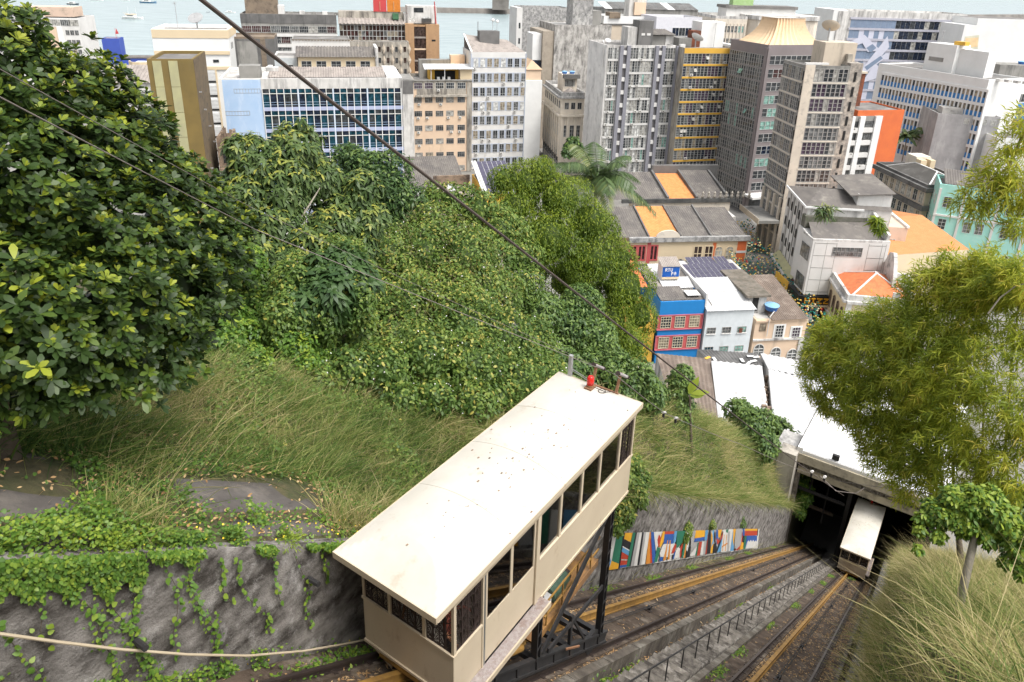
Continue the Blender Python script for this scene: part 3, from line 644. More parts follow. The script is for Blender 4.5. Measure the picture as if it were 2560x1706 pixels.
b.part('canopy_post', MB().bar((5.4, .6, H - .8), (5.4, .6, H + 3), .16, .16), WHITE_CLEAN); b.part('canopy_post', MB().bar((9.5, .6, H - .8), (9.5, .6, H + 3), .16, .16), WHITE_CLEAN)
for i in range(3): b.part('bench', MB().box(7.4 + i * 1.6, 8.2 + i * 1.6, 2, 2.6, H - .8, H + .5), WHITE_CLEAN)
b.lift(3, b.w - 5, 10.1, 13, H - .8, H + 4.6, GREYC); b.lift(b.w - 4.9, b.w - .5, 10.1, 13, H - .8, H + 6, PEACH)

# white eight storey offices
b = Bld('white_offices', 'white eight storey office block with blue grey piers and a pitched grey roof', (1178, 131), 222, GRIDA, (1316, 130), 15)
H = b.h; b.walls(WHITE, roof=ROOFG, par=.1)
b.part('roof', MB().add([(.2, .2, H), (b.w - .2, .2, H), (b.w - 3, 14, H + 2.4), (.2, 14, H + 4)], [(0, 1, 2, 3)]).add([(.2, 14, 0 + H), (b.w - .2, 14, H), (b.w - 3, 14, H + 2.4), (.2, 14, H + 4)], [(0, 1, 2, 3)]), FIBROL)
b.part('verge', MB().bar((.15, 0, H + .1), (.15, 14, H + 4.1), .5, .3), WHITE_CLEAN)
xs = [b.F(p, 300)[0] for p in np.linspace(1188.6, 1305, 8)]; zr = [b.F(1250, p)[1] for p in (168, 205, 240, 276, 311, 346, 380, 414)]
for i, z in enumerate(zr):
    b.part('pier_band', MB().box(.3, b.w - .3, -.04, .02, z - .1, z + 2.75), BLUEG)
    b.wins(xs, [z], 1.5, 2.6, 2, 2, FRAMEW, (GD, GM, GD, GB, GW if i in (0, 3) else GM), ac=.2, split=.28, off=-.05)
b.fins([0.05, b.w - .05], .3, 0, H - .4, BLUEG, out=.12)
xr, zrr = b.F(1356, 202); b.part('blank_wing', MB().box(b.w + .02, xr, .1, 14, 0, zrr), WHITE_CLEAN)
b.lift(b.w * .25, b.w * .62, 9, 13, H + 1, H + 5.4, DARKC)
b.part('mast', MB().tube([(b.w * .25, 12, H + 1), (b.w * .25, 12, H + 8)], .1), DARKC); ANT1 = wpt(b, b.w * .5, 10, H + 5.4); ANT2 = wpt(b, b.w * .58, 10, H + 5.4)
b.part('tiled_house', MB().box(b.w + .3, xr - .2, 1, 12, zrr + .02, zrr + 3.2), PEACH)
b.hip(b.w + .3, xr - .2, 1, 12, zrr + 3.3, 2.6, mat('buff_tile', (.5, .36, .24), (.44, .32, .22)), over=.3)

# mottled far towers
b = Bld('mottled_tower', 'grey mottled windowless tower with a white left edge, by the bay', (1307, 18), 330, GRIDA, (1425, 22), 16)
b.walls(MOTTLE, roof=ROOFG, par=.5); b.part('white_edge', MB().box(-2.6, -.02, 0, 14, 0, b.h - .3), WHITE)
for i in range(5): b.part('window', MB().box(-1.6, -.8, -.06, .02, b.h - 9 - 6.5 * i, b.h - 6.6 - 6.5 * i), GD)
b.part('low_base', MB().box(b.w * .0, b.w * .8, -.3, .02, 0, b.h - 19), WHITE)
b = Bld('weathered_tower', 'tall black stained concrete tower with a chimney block on top', (1388, 62), 255, GRIDA, (1530, 60), 20)
H = b.h; b.walls(mat('stained_tower_wall', (.52, .5, .47), (.36, .345, .32), .9, .4, stain=(.11, .105, .1), stain_amt=.6, stain_scale=.5, stain_stretch=(1.3, 1.3, .5)), roof=ROOFL, par=.5, x0=0)
b.part('chimney_block', MB().box(b.F(1437, 60)[0], b.F(1488, 60)[0], 3, 10, H - .5, H + 14), MOTTLE); b.part('shoulder', MB().box(b.F(1489, 60)[0], b.F(1512, 60)[0], 4, 11, H - .5, H + 4.5), GREYC)
b.part('beige_corner', MB().box(-4.0, -.02, .5, 18, 0, H - 2.2), mat('tan_pier', (.36, .31, .25), (.3, .26, .21), stain=(.2, .17, .14), stain_amt=.3))
b.part('white_panel', MB().box(-7.2, -4.02, 2, 10, H - 12, H - 3.2), WHITE_CLEAN)
for i in range(11): b.part('glass_band', MB().box(-6.6, -4.04, 1.5, 12, H - 14.8 - 3.4 * i, H - 12.2 - 3.4 * i), GT if i % 2 else GN)

# classical corner building
STONE = mat('pale_stone', (.68, .61, .51), (.6, .54, .46), .85, .4, stain=(.3, .27, .23), stain_amt=.25, stain_scale=.5, stain_stretch=(1, 1, .3))
b = Bld('classical_building', 'pale beige classical corner building with pilasters and a crumbling roof parapet', (1404, 232), 218, 10, (1462, 234), 25)
H = b.h; b.walls(STONE, roof=ROOFL, par=1.2, parm=MOTTLE, thick=.5)
for sd in ('F', 'L'): b.bands([H - 1.7], .5, MOTTLE, out=.9, side=sd); b.bands([H - 7.2], .6, STONE, out=.9, side=sd)
b.wins(lin(1.8, b.w - 1.4, 3), [H - 5], 1.3, 2, 2, 1, FRAMEG, (GM, GD)); b.wins(lin(1.9, b.w - 1.5, 3), [H - 13.5 - 5.8 * i for i in range(5)], 1.4, 3.6, 2, 3, FRAMEW, (GD, GM))
b.wins(lin(2, 23, 8), [H - 5], 1.4, 2.2, 2, 1, FRAMEG, (GM, GD), side='L'); b.wins(lin(2, 23, 8), [H - 13.5 - 5.8 * i for i in range(4)], 1.5, 3.6, 2, 3, FRAMEW, (GD, GM), side='L')
b.fins(lin(.6, 24.4, 9), .9, 6, H - 7.2, STONE, out=.35, side='L'); b.fins([.5, b.w * .34, b.w * .66, b.w - .5], .8, 4, H - 7.2, STONE, out=.35)
b.wins(lin(2, 23, 8), [3.5], 2.2, 4.2, 2, 2, FRAMED, (GD,), side='L')
b.lift(2.2, b.w - .6, 8, 16, H - 1.2, H + 4, STONE); b.wins(lin(3.4, b.w - 2, 4), [H + .6], 1.4, 2.2, 3, 2, FRAMEW, (GL, GM), off=8.0)
b.part('awning', MB().box(2, b.w, 6.6, 8, H + 3.2, H + 4.4), DARKC); TANKP1 = [wpt(b, 3.4 + i * 2.4, 12, H + 4) for i in range(2)]
b.part('skylight', MB().add([(1.5, 1.5, H - 1.1), (b.w - 1, 1.5, H - 1.1), (b.w - 1, 7, H - 1.1), (1.5, 7, H - 1.1), (b.w / 2, 4.2, H + .9)], [(0, 1, 4), (1, 2, 4), (2, 3, 4), (3, 0, 4)]), FIBROL)

# grey pylon block
b = Bld('grey_pylon_block', 'pale office block with three grey vertical pylons and a weathered blank side wall', (1518, 113), 200, GRIDA, (1690, 117), 15)
H = b.h; b.walls(WEATHER, roof=ROOFG, par=.6)
b.part('blank_side', MB().box(-.1, -.01, .05, 14.9, 0, H - .05), mat('streaked_white_side', (.72, .71, .69), (.6, .59, .58), .9, .3, stain=(.3, .295, .29), stain_amt=.36, stain_scale=.4, stain_stretch=(1, 1, .5)))
b.part('broken_plaster', MB().prism([(0, 0), (1.3, .1), (1.0, .9), (.4, 1.1)], -.16, -.12), RUIN, loc=(-.02, 6, 9), rot=(math.pi / 2, 0, -math.pi / 2))
nf = 13; st = (b.F(1600, 150)[1] - b.F(1600, 183)[1])
secs = [(1521, 1548, 5), (1577, 1637, 9), (1664, 1690, 4)]
for (pa, pb, n) in secs:
    xa, xb = b.F(pa, 118)[0], b.F(pb, 118)[0]; cw = (xb - xa) / n
    for fl in range(nf):
        z1 = H - .6 - st * fl
        b.part('spandrel', MB().box(xa, xb, -.16, .02, z1 - st, z1 - st * .86), WHITE)
        for c in range(n):
            g = rnd.choice((GM, GL, GL, GW, GD, GD, GGN)) if fl % 3 else rnd.choice((GM, GL, GW))
            me = win_mesh(cw - .06, st * .84, 1, 4, ALU, g, .05, depth=.1)
            obj('window', me, b.root, (xa + cw * (c + .5), 0, z1 - st * .85))
        for k in range(1 if n < 6 else 2):
            if rnd.random() < .6: obj('air_conditioner', ac_mesh(), b.root, (rnd.uniform(xa + .6, xb - .6), -.12, z1 - st + .05))
for pa, pb in ((1549, 1576), (1638, 1663)):
    xa, xb = b.F(pa, 118)[0], b.F(pb, 118)[0]; w_ = (xb - xa)
    b.fins([xa + w_ * .17, xb - w_ * .17], w_ * .32, 0, H - .1, GREYP, out=.7); b.part('slot', MB().box(xa + w_ * .3, xb - w_ * .3, -.1, .02, 0, H - .6), mat('slot_panel', (.16, .155, .16)))
    for fl in range(nf): b.part('ledge', MB().box(xa + w_ * .34, xb - w_ * .34, -.5, -.1, H - 1.4 - st * fl - 1.1, H - 1.4 - st * fl), WHITE)
b.fins([b.F(1694, 118)[0]], 1.0, 0, H - .1, GREYP, out=.7); b.fins([b.F(1703, 118)[0]], 1.5, 0, H + .4, WHITE, out=1.0)
b.lift(10.2, 14.4, 3.2, 8, H - .6, H + 6.2, DARKC); b.part('vent_slot', MB().box(11, 12, 3.1, 3.22, H + 2.3, H + 2.9).box(12.6, 13.7, 3.1, 3.22, H + 2.3, H + 2.9), WHITE)
b.lift(7.4, 10.1, 4, 9, H - .6, H + 4.4, WEATHER); b.lift(14.6, 19, 5, 11, H - .6, H + 2.2, GREYC); b.sheet(14.2, 22, 4, 12, H + 2.4, H + 3.4, FIBRO, .7, .1)
b.lift(19.2, 22, 5, 11, H - .6, H + 2.3, WEATHER); b.part('pipe', MB().tube([(-.3, 1.5, H - 6), (-.4, 1.5, H + .5), (-.2, 3, H + .9)], .12), WHITE)
DISH1 = wpt(b, 1.6, 4, H - .55)

# yellow banded block
b = Bld('yellow_banded_block', 'glass office block with yellow floor bands between two white piers', (1712, 120), 201, GRIDA, (1838, 120), 15)
H = b.h; b.walls(BEIGE_STREAK, roof=ROOFG, par=.5); st = (b.F(1770, 163)[1] - b.F(1770, 194)[1]); z0 = b.F(1770, 134)[1]
b.bands([z0], H - z0 - .06, YELL, out=.14)
n = 14; cw = b.w / n
for fl in range(11):
    z1 = z0 - st * fl
    b.bands([z1 - st + .02], st * .15, YELL, out=.2)
    for c in range(n):
        g = rnd.choice((GD, GD, GN, GD, GM, GB, GPU)); me = win_mesh(cw - .05, st * .82, 1, 4, ALU, g, .05, depth=.12)
        obj('window', me, b.root, (cw * (c + .5), 0, z1 - st * .84))
    for k in range(3):
        if rnd.random() < .75:
            x = cw * (rnd.randrange(n) + .5)
            if rnd.random() < .5: obj('air_conditioner', ac_mesh(), b.root, (x, -.14, z1 - st * .8))
            else: b.part('open_sash', MB().bar((x - cw * .42, -.55, z1 - st * .45), (x + cw * .42, -.55, z1 - st * .45), .06, .06).bar((x - cw * .42, -.14, z1 - st * .2), (x - cw * .42, -.55, z1 - st * .45), .06, .06).bar((x + cw * .42, -.14, z1 - st * .2), (x + cw * .42, -.55, z1 - st * .45), .06, .06).add([(x - cw * .4, -.53, z1 - st * .45), (x + cw * .4, -.53, z1 - st * .45), (x + cw * .4, -.14, z1 - st * .2), (x - cw * .4, -.14, z1 - st * .2)], [(0, 1, 2, 3)]), GL)
b.part('white_pier', MB().box(b.w + .02, b.w + 1.9, -1.2, 14, 0, H + .6), WHITE)
b.lift(b.w - 7.6, b.w - .5, 6, 12, H - .5, H + 6.4, WHITE_CLEAN, 'white_roof_house'); b.lift(1, 5, 6, 11, H - .5, H + 2, GREYC); b.part('rusty_shed', MB().box(b.w - 10.2, b.w - 7.7, 6, 9, H - .5, H + 4), RUST)
DISH2 = wpt(b, 4.6, 3, H - .5)

# low row of white roofs behind them
b = Bld('white_office_row', 'long white office row with a cream window wall, behind the pylon block', (1510, 40), 268, GRIDA, (1652, 44), 14)
H = b.h; b.walls(WHITE_CLEAN, roof=ROOFL, par=.8)
b.part('cream_wall', MB().box(1, b.w * .68, -.3, .02, H - 9.5, H - 3.2), BEIGE); b.wins([b.w * .5], [H - 7], b.w * .36, 2.6, 9, 2, FRAMEG, (GM,), off=-.3)
b.bands([H - 3.1], .5, DARKC, out=.6); b.lift(2, 6, -.6, 4, H - .8, H + 1.2, BROWNW); b.lift(b.w * .52, b.w * .82, 5, 10, H - .8, H + 6, WEATHER); b.lift(b.w * .6, b.w * .8, 4, 4.9, H + .2, H + 4.6, PEACH)
b = Bld('lilac_office', 'lilac grey office with three dark windows and a pale blue band, behind the yellow block', (1642, 42), 262, GRIDA, (1756, 46), 14)
H = b.h; b.walls(mat('lilac_paint', (.62, .62, .66), (.56, .56, .6)), roof=ROOFL, par=.8); b.wins(lin(b.w * .44, b.w * .86, 4), [H - 6.4], 2.6, 2.8, 2, 1, FRAMEW, (GD, GN)); b.bands([H - 8.6], 1.2, mat('ice_blue', (.55, .66, .78)), out=.2); b.wins(lin(b.w * .5, b.w * .92, 3), [H - 12], 2.6, 2.2, 2, 1, FRAMEW, (GD, GN))
b = Bld('long_quay_shed', 'long dark quay shed roof with white gables in front of the bay', (1512, 22), 345, GRIDA, (1745, 34), 20)
b.walls(GREYC, par=.02)
for i in range(12): b.sheet(i * b.w / 12, (i + .93) * b.w / 12, -.5, 10, b.h, b.h + 2.6, DARKC if i % 4 else SHEETW, .8, .1)

# big round classical block with a water tank
b = Bld('classical_office', 'grey beige classical office with gridded windows and a green water tank on its roof', (1790, 40), 262, 5, (1868, 55), 20)
H = b.h; b.walls(STONE, roof=ROOFL, par=.9, parm=WEATHER)
b.wins(lin(1.6, b.w - 1.6, 8), [H - 5.4, H - 9.6], 1.3, 2.2, 2, 2, FRAMEW, (GGN, GM)); b.fins(lin(.6, b.w - .6, 9), .3, H - 10, H - 2.4, STONE, out=.25)
b.part('round_wing', MB().prism([(b.w + .02, 2), (b.w + 3, -2.4), (b.w + 24, -1), (b.w + 27, 3), (b.w + 25, 18), (b.w + .02, 18)], 0, H - .8), STONE)
b.part('round_cornice', MB().prism([(b.w - .2, 1.6), (b.w + 2.9, -3), (b.w + 24.3, -1.6), (b.w + 27.6, 3), (b.w + 25.3, 18.3), (b.w - .2, 18.3)], H - .78, H + .6), WEATHER)
b.wins(lin(b.w + 5.5, b.w + 12.6, 4), [H - 4.6, H - 8.2, H - 11.6], 1.7, 2.6, 3, 3, FRAMEW, (GD, GGN, GM), off=-2.3)
b.lift(6, b.w + 20, 7, 16, H - .8, H + 2.4, WHITE, 'white_attic'); b.part('attic_roof', MB().box(5.5, b.w + 20.5, 6.5, 16.5, H + 2.42, H + 3.4), ROOFG)
WTANK = wpt(b, 12.5, 11, H + 3.4)

# dark glass tower with the flared crown
b = Bld('dark_glass_tower', 'dark glass office tower with mauve corner pier under a flared peach crown', (1922, 113), 188, 20, (2062, 112), 16)
H = b.h; b.walls(MAUVE, roof=ROOFG, par=.6); b.fins([.35], .9, 0, H - .7, MAUVE, out=.35); b.fins([.45], .9, 0, H - .7, MAUVE, out=.35, side='L')
st = 3.35; n = 10; cw = (b.w - 1) / n; nl = 15; dl = (b.d - 1.2) / nl
rows = [GD, GRD, GD, GGN, GGN, GGN, GD, GN, GGN, GD, GD, GGN, GGN]
for fl in range(13):
    z1 = H - 2.6 - st * fl
    for c in range(n):
        g = rows[fl] if rnd.random() < .8 else GD
        obj('window', win_mesh(cw - .04, st * .66, 1, 2, ALU, g, .06, depth=.1), b.root, (.9 + cw * (c + .5), 0, z1 - st * .68))
    for c in range(nl):
        g = rnd.choice((GD, GM, GM, GM, GGN if fl in (4, 5, 8, 11) else GM, GD))
        obj('window', win_mesh(dl - .04, st * .94, 1, 3, FRAMEG, g, .11, depth=.1), b.root, (0, 1.0 + dl * (c + .5), z1 - st * .96), -math.pi / 2)
b.part('open_sash', MB().add([(-.1, 9, H - 7), (-.1, 10.6, H - 7), (-.7, 10.6, H - 8.2), (-.7, 9, H - 8.2)], [(0, 1, 2, 3)]), GGN)
b.part('open_sash', MB().add([(-.1, 5, H - 17), (-.1, 5.9, H - 17), (-.7, 5.9, H - 18.2), (-.7, 5, H - 18.2)], [(0, 1, 2, 3)]), GGN)
# crown: a ring of curved ribs sweeping in to a smaller square top
CRO = mat('crown_peach', (.72, .53, .34), (.66, .49, .32), .7, .4, stain=(.45, .33, .2), stain_amt=.2)
x0, x1, y0, y1 = 1.2, b.w + 1, 1.5, 15
def crown_pt(q, f):
    k = (1 - f) ** 2.1; cx, cy = (x0 + x1) / 2, (y0 + y1) / 2
    return cx + (q[0] - cx) * (.5 + .5 * k), cy + (q[1] - cy) * (.5 + .5 * k), H - .4 + 6.6 * f
per = [(x0 + (x1 - x0) * i / 9, y0) for i in range(9)] + [(x1, y0 + (y1 - y0) * i / 7) for i in range(7)] + [(x1 - (x1 - x0) * i / 9, y1) for i in range(9)] + [(x0, y1 - (y1 - y0) * i / 7) for i in range(7)]
fs = [i / 8 for i in range(9)]
for i, q in enumerate(per):
    q2 = per[(i + 1) % len(per)]; mid = ((q[0] + q2[0]) / 2, (q[1] + q2[1]) / 2); cc = ((x0 + x1) / 2, (y0 + y1) / 2)
    mid = (mid[0] + (cc[0] - mid[0]) * .1, mid[1] + (cc[1] - mid[1]) * .1); V, F = [], []
    for f in fs: V += [crown_pt(q, f), crown_pt(mid, f), crown_pt(q2, f)]
    for k in range(8): F += [(3 * k, 3 * k + 1, 3 * k + 4, 3 * k + 3), (3 * k + 1, 3 * k + 2, 3 * k + 5, 3 * k + 4)]
    b.part('crown_rib', MB().add(V, F), CRO)
tp = [crown_pt(q, 1) for q in per]; b.part('crown_top', MB().add(tp, [tuple(range(len(tp)))]), ROOFL)
b.part('entrance_canopy', MB().box(-1, 5.5, -4, -.02, 4.4, 5), WHITE); b.part('shop_front', MB().box(.9, 9, -.12, .02, .2, 4.2), GD); b.part('green_panel', MB().box(5.2, 7, -.25, .02, 5.4, 9), mat('green_paint', (.02, .2, .11)))

# beige tower in front of it
b = Bld('beige_tower', 'tall slim beige tower with a concrete corner pier and gridded glass, beside the street', (2015, 164), 154, 6, (2128, 164), 10.5)
H = b.h; PIER = mat('pier_concrete', (.6, .53, .44), (.52, .46, .385), .9, .35, stain=(.25, .22, .19), stain_amt=.3, stain_scale=.6)
b.walls(GREYC, roof=ROOFG, par=.5); pw = b.F(2038, 164)[0]
b.part('corner_pier', MB().box(-.05, pw, -.25, .02, 0, H + .1), PIER); st = b.F(2080, 200)[1] - b.F(2080, 237.5)[1]; z0 = b.F(2080, 172)[1]
n = 7; cw = (b.w - pw - .5) / n; tint = [GD, GPU, GPU, GM, GM, GPU, GM, GD, GM, GD, GM, GM, GD]
nl = 11; dl = (b.d - .8) / nl
SIL = mat('sill_beige', (.62, .57, .49), (.56, .51, .44))
for fl in range(12):
    z1 = z0 - st * fl
    if z1 < 6: break
    b.part('sill', MB().box(pw, b.w, -.18, .02, z1 - st + .01, z1 - st * .9), SIL); b.part('sill', MB().box(-.18, .02, .5, b.d, z1 - st + .01, z1 - st * .9), SIL)
    for c in range(n):
        g = rnd.choice((tint[fl], tint[fl], tint[fl], GD, GL)); obj('window', win_mesh(cw - .03, st * .86, 1, 3, FRAMEG, g, .09, depth=.14), b.root, (pw + .1 + cw * (c + .5), 0, z1 - st * .88))
    for c in range(nl):
        g = rnd.choice((GM, GM, GM, GL, GD, GB)) if fl < 6 else rnd.choice((GM, GM, GB)); obj('window', win_mesh(dl - .03, st * .86, 1, 3, FRAMEG, g, .09, depth=.14), b.root, (0, .6 + dl * (c + .5), z1 - st * .88), -math.pi / 2)
    b.part('stair_slot', MB().box(-.1, .02, .1, .48, z1 - st * .8, z1 - st * .2), BLK)
b.part('stained_pier', MB().box(b.w + .02, b.w + 2.8, .2, 10, 0, H + .6), mat('flaking_pier', (.5, .44, .37), (.26, .235, .21), .9, .9, stain=(.16, .15, .14), stain_amt=.6, stain_scale=.8))
for fl in range(12): b.part('slot_window', MB().box(b.w + 1.2, b.w + 1.7, .1, .22, H - 3.2 - st * fl, H - 1.2 - st * fl), BLK)
b.part('white_kerb', MB().box(.2, 5.2, .4, 1.2, H + .12, H + .5), WHITE)
b.lift(5.4, b.w + 2.6, 3.6, 9, H - .5, H + 4.4, BEIGE); b.part('flue', MB().box(b.w + .3, b.w + 1.4, 2.4, 3.5, H - .5, H + 2.2), BEIGE_STREAK)
b.part('street_canopy', MB().box(-5.2, -.3, -.5, b.d, 8.2, 8.9), GREYC); b.part('canopy_edge', MB().box(-5.3, -5.18, -.6, b.d, 8.1, 9.4), BEIGE)
for i in range(4): b.part('shop_pier', MB().box(-.5, -.02, .5 + i * 3.0, 1.2 + i * 3.0, 0, 14), PIER)
b.part('lobby_void', MB().box(.3, b.w, -.14, .02, .1, 5.2), BLK)
DISH3 = wpt(b, 7.5, 7, H + 4.4); LETT = wpt(b, 7.6, 4.9, H + 1.4)

# orange block
b = Bld('orange_block', 'orange block with a plain orange end and three white piers', (2146, 277), 196, GRIDA, (2262, 277), 14)
H = b.h; b.walls(ORANGEW, roof=ROOFG, par=.4); xw = b.F(2206, 290)[0]; zt = H - 1.5
b.part('window_wall', MB().box(-3, xw, -.06, .02, 0, zt), GREYC); st = 3.5
for (pa, pb) in ((2124, 2136), (2149, 2161), (2187, 2203)):
    xa, xb = b.F(pa, 292)[0], b.F(pb, 292)[0]; b.part('white_pier', MB().box(xa, xb, -.7, -.07, 0, zt), WHITE_CLEAN)
xa, xb = b.F(2136, 292)[0], b.F(2149, 292)[0]; xc, xd = b.F(2161, 292)[0], b.F(2187, 292)[0]
for fl in range(8):
    z = zt - 3.0 - st * fl
    for p, q in ((xa, xb), (xc, xd)): b.wins([(p + q) / 2], [z], q - p - .1, 1.6, 4, 1, FRAMED, (GD, GM), off=-.07, ac=.3); b.part('awning', MB().box(p + .05, q - .05, -.5, -.08, z - 1.5, z - .2), WHITE)
b.part('rusty_block', MB().box(-3.5, 5, 6, 13, H + .02, H + 9), RUST); b.part('rusty_roof', MB().box(-3.8, 5.3, 5.7, 13.3, H + 9.02, H + 9.5), BEIGE)

# long white block with blue panels
b = Bld('white_panel_block', 'long white modern block with rows of small blue window panels', (2198, 158), 246, -66, (2472, 204), 16)
H = b.h; b.walls(WHITE_CLEAN, roof=ROOFG, par=.5, thick=.5)
n = 28; x0 = b.F(2205, 190)[0]; x1 = b.F(2470, 232)[0]; cw = (x1 - x0) / n; BLUEP = mat('blue_panel', (.04, .2, .48), (.035, .17, .42), .5, 1)
zt = H - 3.0; st = 4.1
egg = MB()
for i in range(n + 1): egg.box(x0 + cw * i - .2, x0 + cw * i + .2, -.3, .0, zt - st * 6, zt)
b.part('egg_crate_fins', egg, WHITE_CLEAN).__setitem__('kind', 'stuff')
for fl in range(7): b.part('egg_crate_shelf', MB().box(x0 - .2, x1 + .2, -.34, .0, zt - st * fl - .5, zt - st * fl + .3), WHITE_CLEAN)
wm = MB(); wm.box(-cw / 2 + .17, cw / 2 - .17, -.06, .0, 1.6, st - .3, 0).box(-cw / 2 + .17, cw / 2 - .17, -.16, .0, .2, 1.7, 1); wma = wm.mesh('window', [GB, BLUEP])
wm = MB(); wm.box(-cw / 2 + .17, cw / 2 - .17, -.06, .0, 1.6, st - .3, 0).box(-cw / 2 + .17, cw / 2 - .17, -.16, .0, .2, 1.7, 1); wmb = wm.mesh('window', [GD, BLUEP])
for fl in range(6):
    for i in range(n): obj('window', wma if (i * 7 + fl * 3) % 3 else wmb, b.root, (x0 + cw * (i + .5), 0, zt - st * (fl + 1) + .18))
Hh = H - .5; b.lift(14, 24, 3, 9, Hh, Hh + 8.5, WHITE_CLEAN, 'white_roof_house'); b.lift(24.02, 33, 5, 9, Hh, Hh + 7.5, WHITE_CLEAN, 'white_roof_house'); b.part('louvre', MB().box(15.5, 20.5, 2.9, 3.02, Hh + 3.2, Hh + 4.4), GREYC)
b.part('yellow_tank', MB().box(22, 25.6, 4, 6, Hh + 8.52, Hh + 9.6), YELL); ANT3 = wpt(b, 17, 5, Hh + 8.5)
for i in range(4): b.lift(38 + i * 2, 39.4 + i * 2, 3 + i, 4.5 + i, Hh, Hh + .7, WEATHER, 'roof_box')
b = Bld('white_panel_block_end', 'white end block with blue bands between rows of grey windows, at the right edge', (2473, 205), 228, GRIDA, (2600, 205), 16)
H = b.h; b.walls(WHITE_CLEAN, roof=ROOFG, par=.6)
for fl in range(6):
    z = H - 6.4 - 4.1 * fl; b.wins(lin(1.6, b.w - 1.4, 7), [z], b.w / 7 - .1, 2.5, 3, 2, FRAMEG, (GM, GM, GL, GD)); b.bands([z - 1.45], 1.1, BLUEP, out=.2)

# big glass office with painted left part and white mural wall
b = Bld('glass_office', 'huge white framed office with dark glass floors, partly painted in grey blue shapes', (2117, 27), 305, 3, (2425, 22), 18)
H = b.h; b.walls(WEATHER, roof=ROOFL, par=.8); LILB = mat('lilac_spandrel', (.44, .44, .5), (.4, .4, .46)); PBG = mat('painted_grey_blue', (.2, .26, .36), (.17, .22, .31), .5, .5); PLI = mat('painted_pale_lilac', (.56, .57, .66), (.52, .53, .62), .6, .5)
xg0, xg1, xg2 = b.F(2126, 60)[0], b.F(2240, 60)[0], b.F(2420, 60)[0]; st = b.F(2300, 75)[1] - b.F(2300, 101)[1]; z0 = b.F(2300, 53)[1]; cw = (xg2 - xg1) / 15; cl = (xg1 - xg0) / 9
for fl in range(9):
    z1 = z0 - st * fl; b.bands([z1 - st * .02], st * .2, LILB, x0=xg0 - .5, x1=xg2 + .5, out=.3)
    for c in range(15): b.part('pane', MB().box(xg1 + cw * c + .05, xg1 + cw * (c + 1) - .05, -.05, .02, z1 - st * .8, z1 - st * .04), rnd.choice((GN, GN, GN, GD)) if rnd.random() < .85 else GL)
    for c in range(9): b.part('painted_panel', MB().box(xg0 + cl * c + .03, xg0 + cl * (c + 1) - .03, -.05, .02, z1 - st * .8, z1 - st * .04), PBG if fl < 1 or rnd.random() < .8 else PLI)
# painted pale shapes: flat print on the panels
def shape(pts, m, d): 
    P_ = [b.F(*p) for p in pts]; n_ = len(P_)
    b.part('painted_shape', MB().add([(x, -d, z) for x, z in P_], [tuple(range(n_))[::-1]]), m)
shape([(2122, 106), (2160, 87), (2200, 126), (2168, 130), (2155, 108), (2130, 118)], PLI, .34)
shape([(2195, 120), (2218, 90), (2222, 118), (2160, 190), (2140, 190)], PLI, .35); shape([(2150, 180), (2215, 132), (2212, 145), (2160, 185)], PLI, .36)
shape([(2146, 218), (2186, 158), (2200, 170), (2190, 196), (2160, 205)], PLI, .37); shape([(2165, 120), (2180, 110), (2190, 120), (2175, 132)], PBG, .38); shape([(2160, 168), (2200, 140), (2206, 146), (2166, 176)], PBG, .39)
b.part('white_flank', MB().box(b.F(2082, 27)[0], -.02, -1, 17, 0, H + .3), WHITE_CLEAN); b.part('flank_edge', MB().box(-3.6, -.04, -1.3, -1.02, 0, H - .2), WEATHER)
b.part('roof_vent', MB().box(b.F(2379, 38)[0], b.F(2399, 38)[0], -.1, .02, H - 3.6, H - 2.3), BLK)
b = Bld('mural_wall_block', 'large plain white block with a tall faded painting on its left part', (2446, 46), 285, 3, (2600, 44), 16)
H = b.h; b.walls(WHITE_CLEAN, roof=ROOFG, par=.02)
b.part('white_flank', MB().box(b.F(2413, 60)[0], -.02, 0, 15, 0, H - 2.5), WHITE_CLEAN)
def mural(pts, col, d, nm):
    P_ = [b.F(*p) for p in pts]; b.part('painted_patch', MB().add([(x, -d, z) for x, z in P_], [tuple(range(len(P_)))[::-1]]), mat('mural_' + nm, col, rough=.8, scale=.3))
def disc(cx, cy, rx, ry, n=18): return [(cx + rx * math.cos(2 * math.pi * i / n), cy + ry * math.sin(2 * math.pi * i / n)) for i in range(n)]
mural([(2412, 92), (2448, 88), (2438, 174), (2398, 174)], (.62, .6, .47), .05, 'ground'); mural([(2414, 96), (2446, 94), (2443, 118), (2412, 118)], (.75, .55, .32), .07, 'sun')
mural(disc(2421, 136, 15, 17), (.8, .8, .78), .09, 'disc'); mural(disc(2425, 135, 8, 9), (.55, .55, .68), .11, 'cap'); mural(disc(2423, 143, 6, 9), (.36, .22, .19), .13, 'centre')
mural([(2412, 152), (2432, 150), (2436, 174), (2400, 174)], (.6, .42, .38), .12, 'drape'); mural([(2414, 162), (2426, 160), (2428, 174), (2408, 174)], (.78, .5, .3), .14, 'lower')
b.part('grey_lower', MB().box(b.F(2462, 160)[0], b.w, -9, -.02, 0, b.F(2500, 156)[1]), GREYC); BT3 = wpt(b, b.w - 6, -5, b.F(2500, 156)[1])
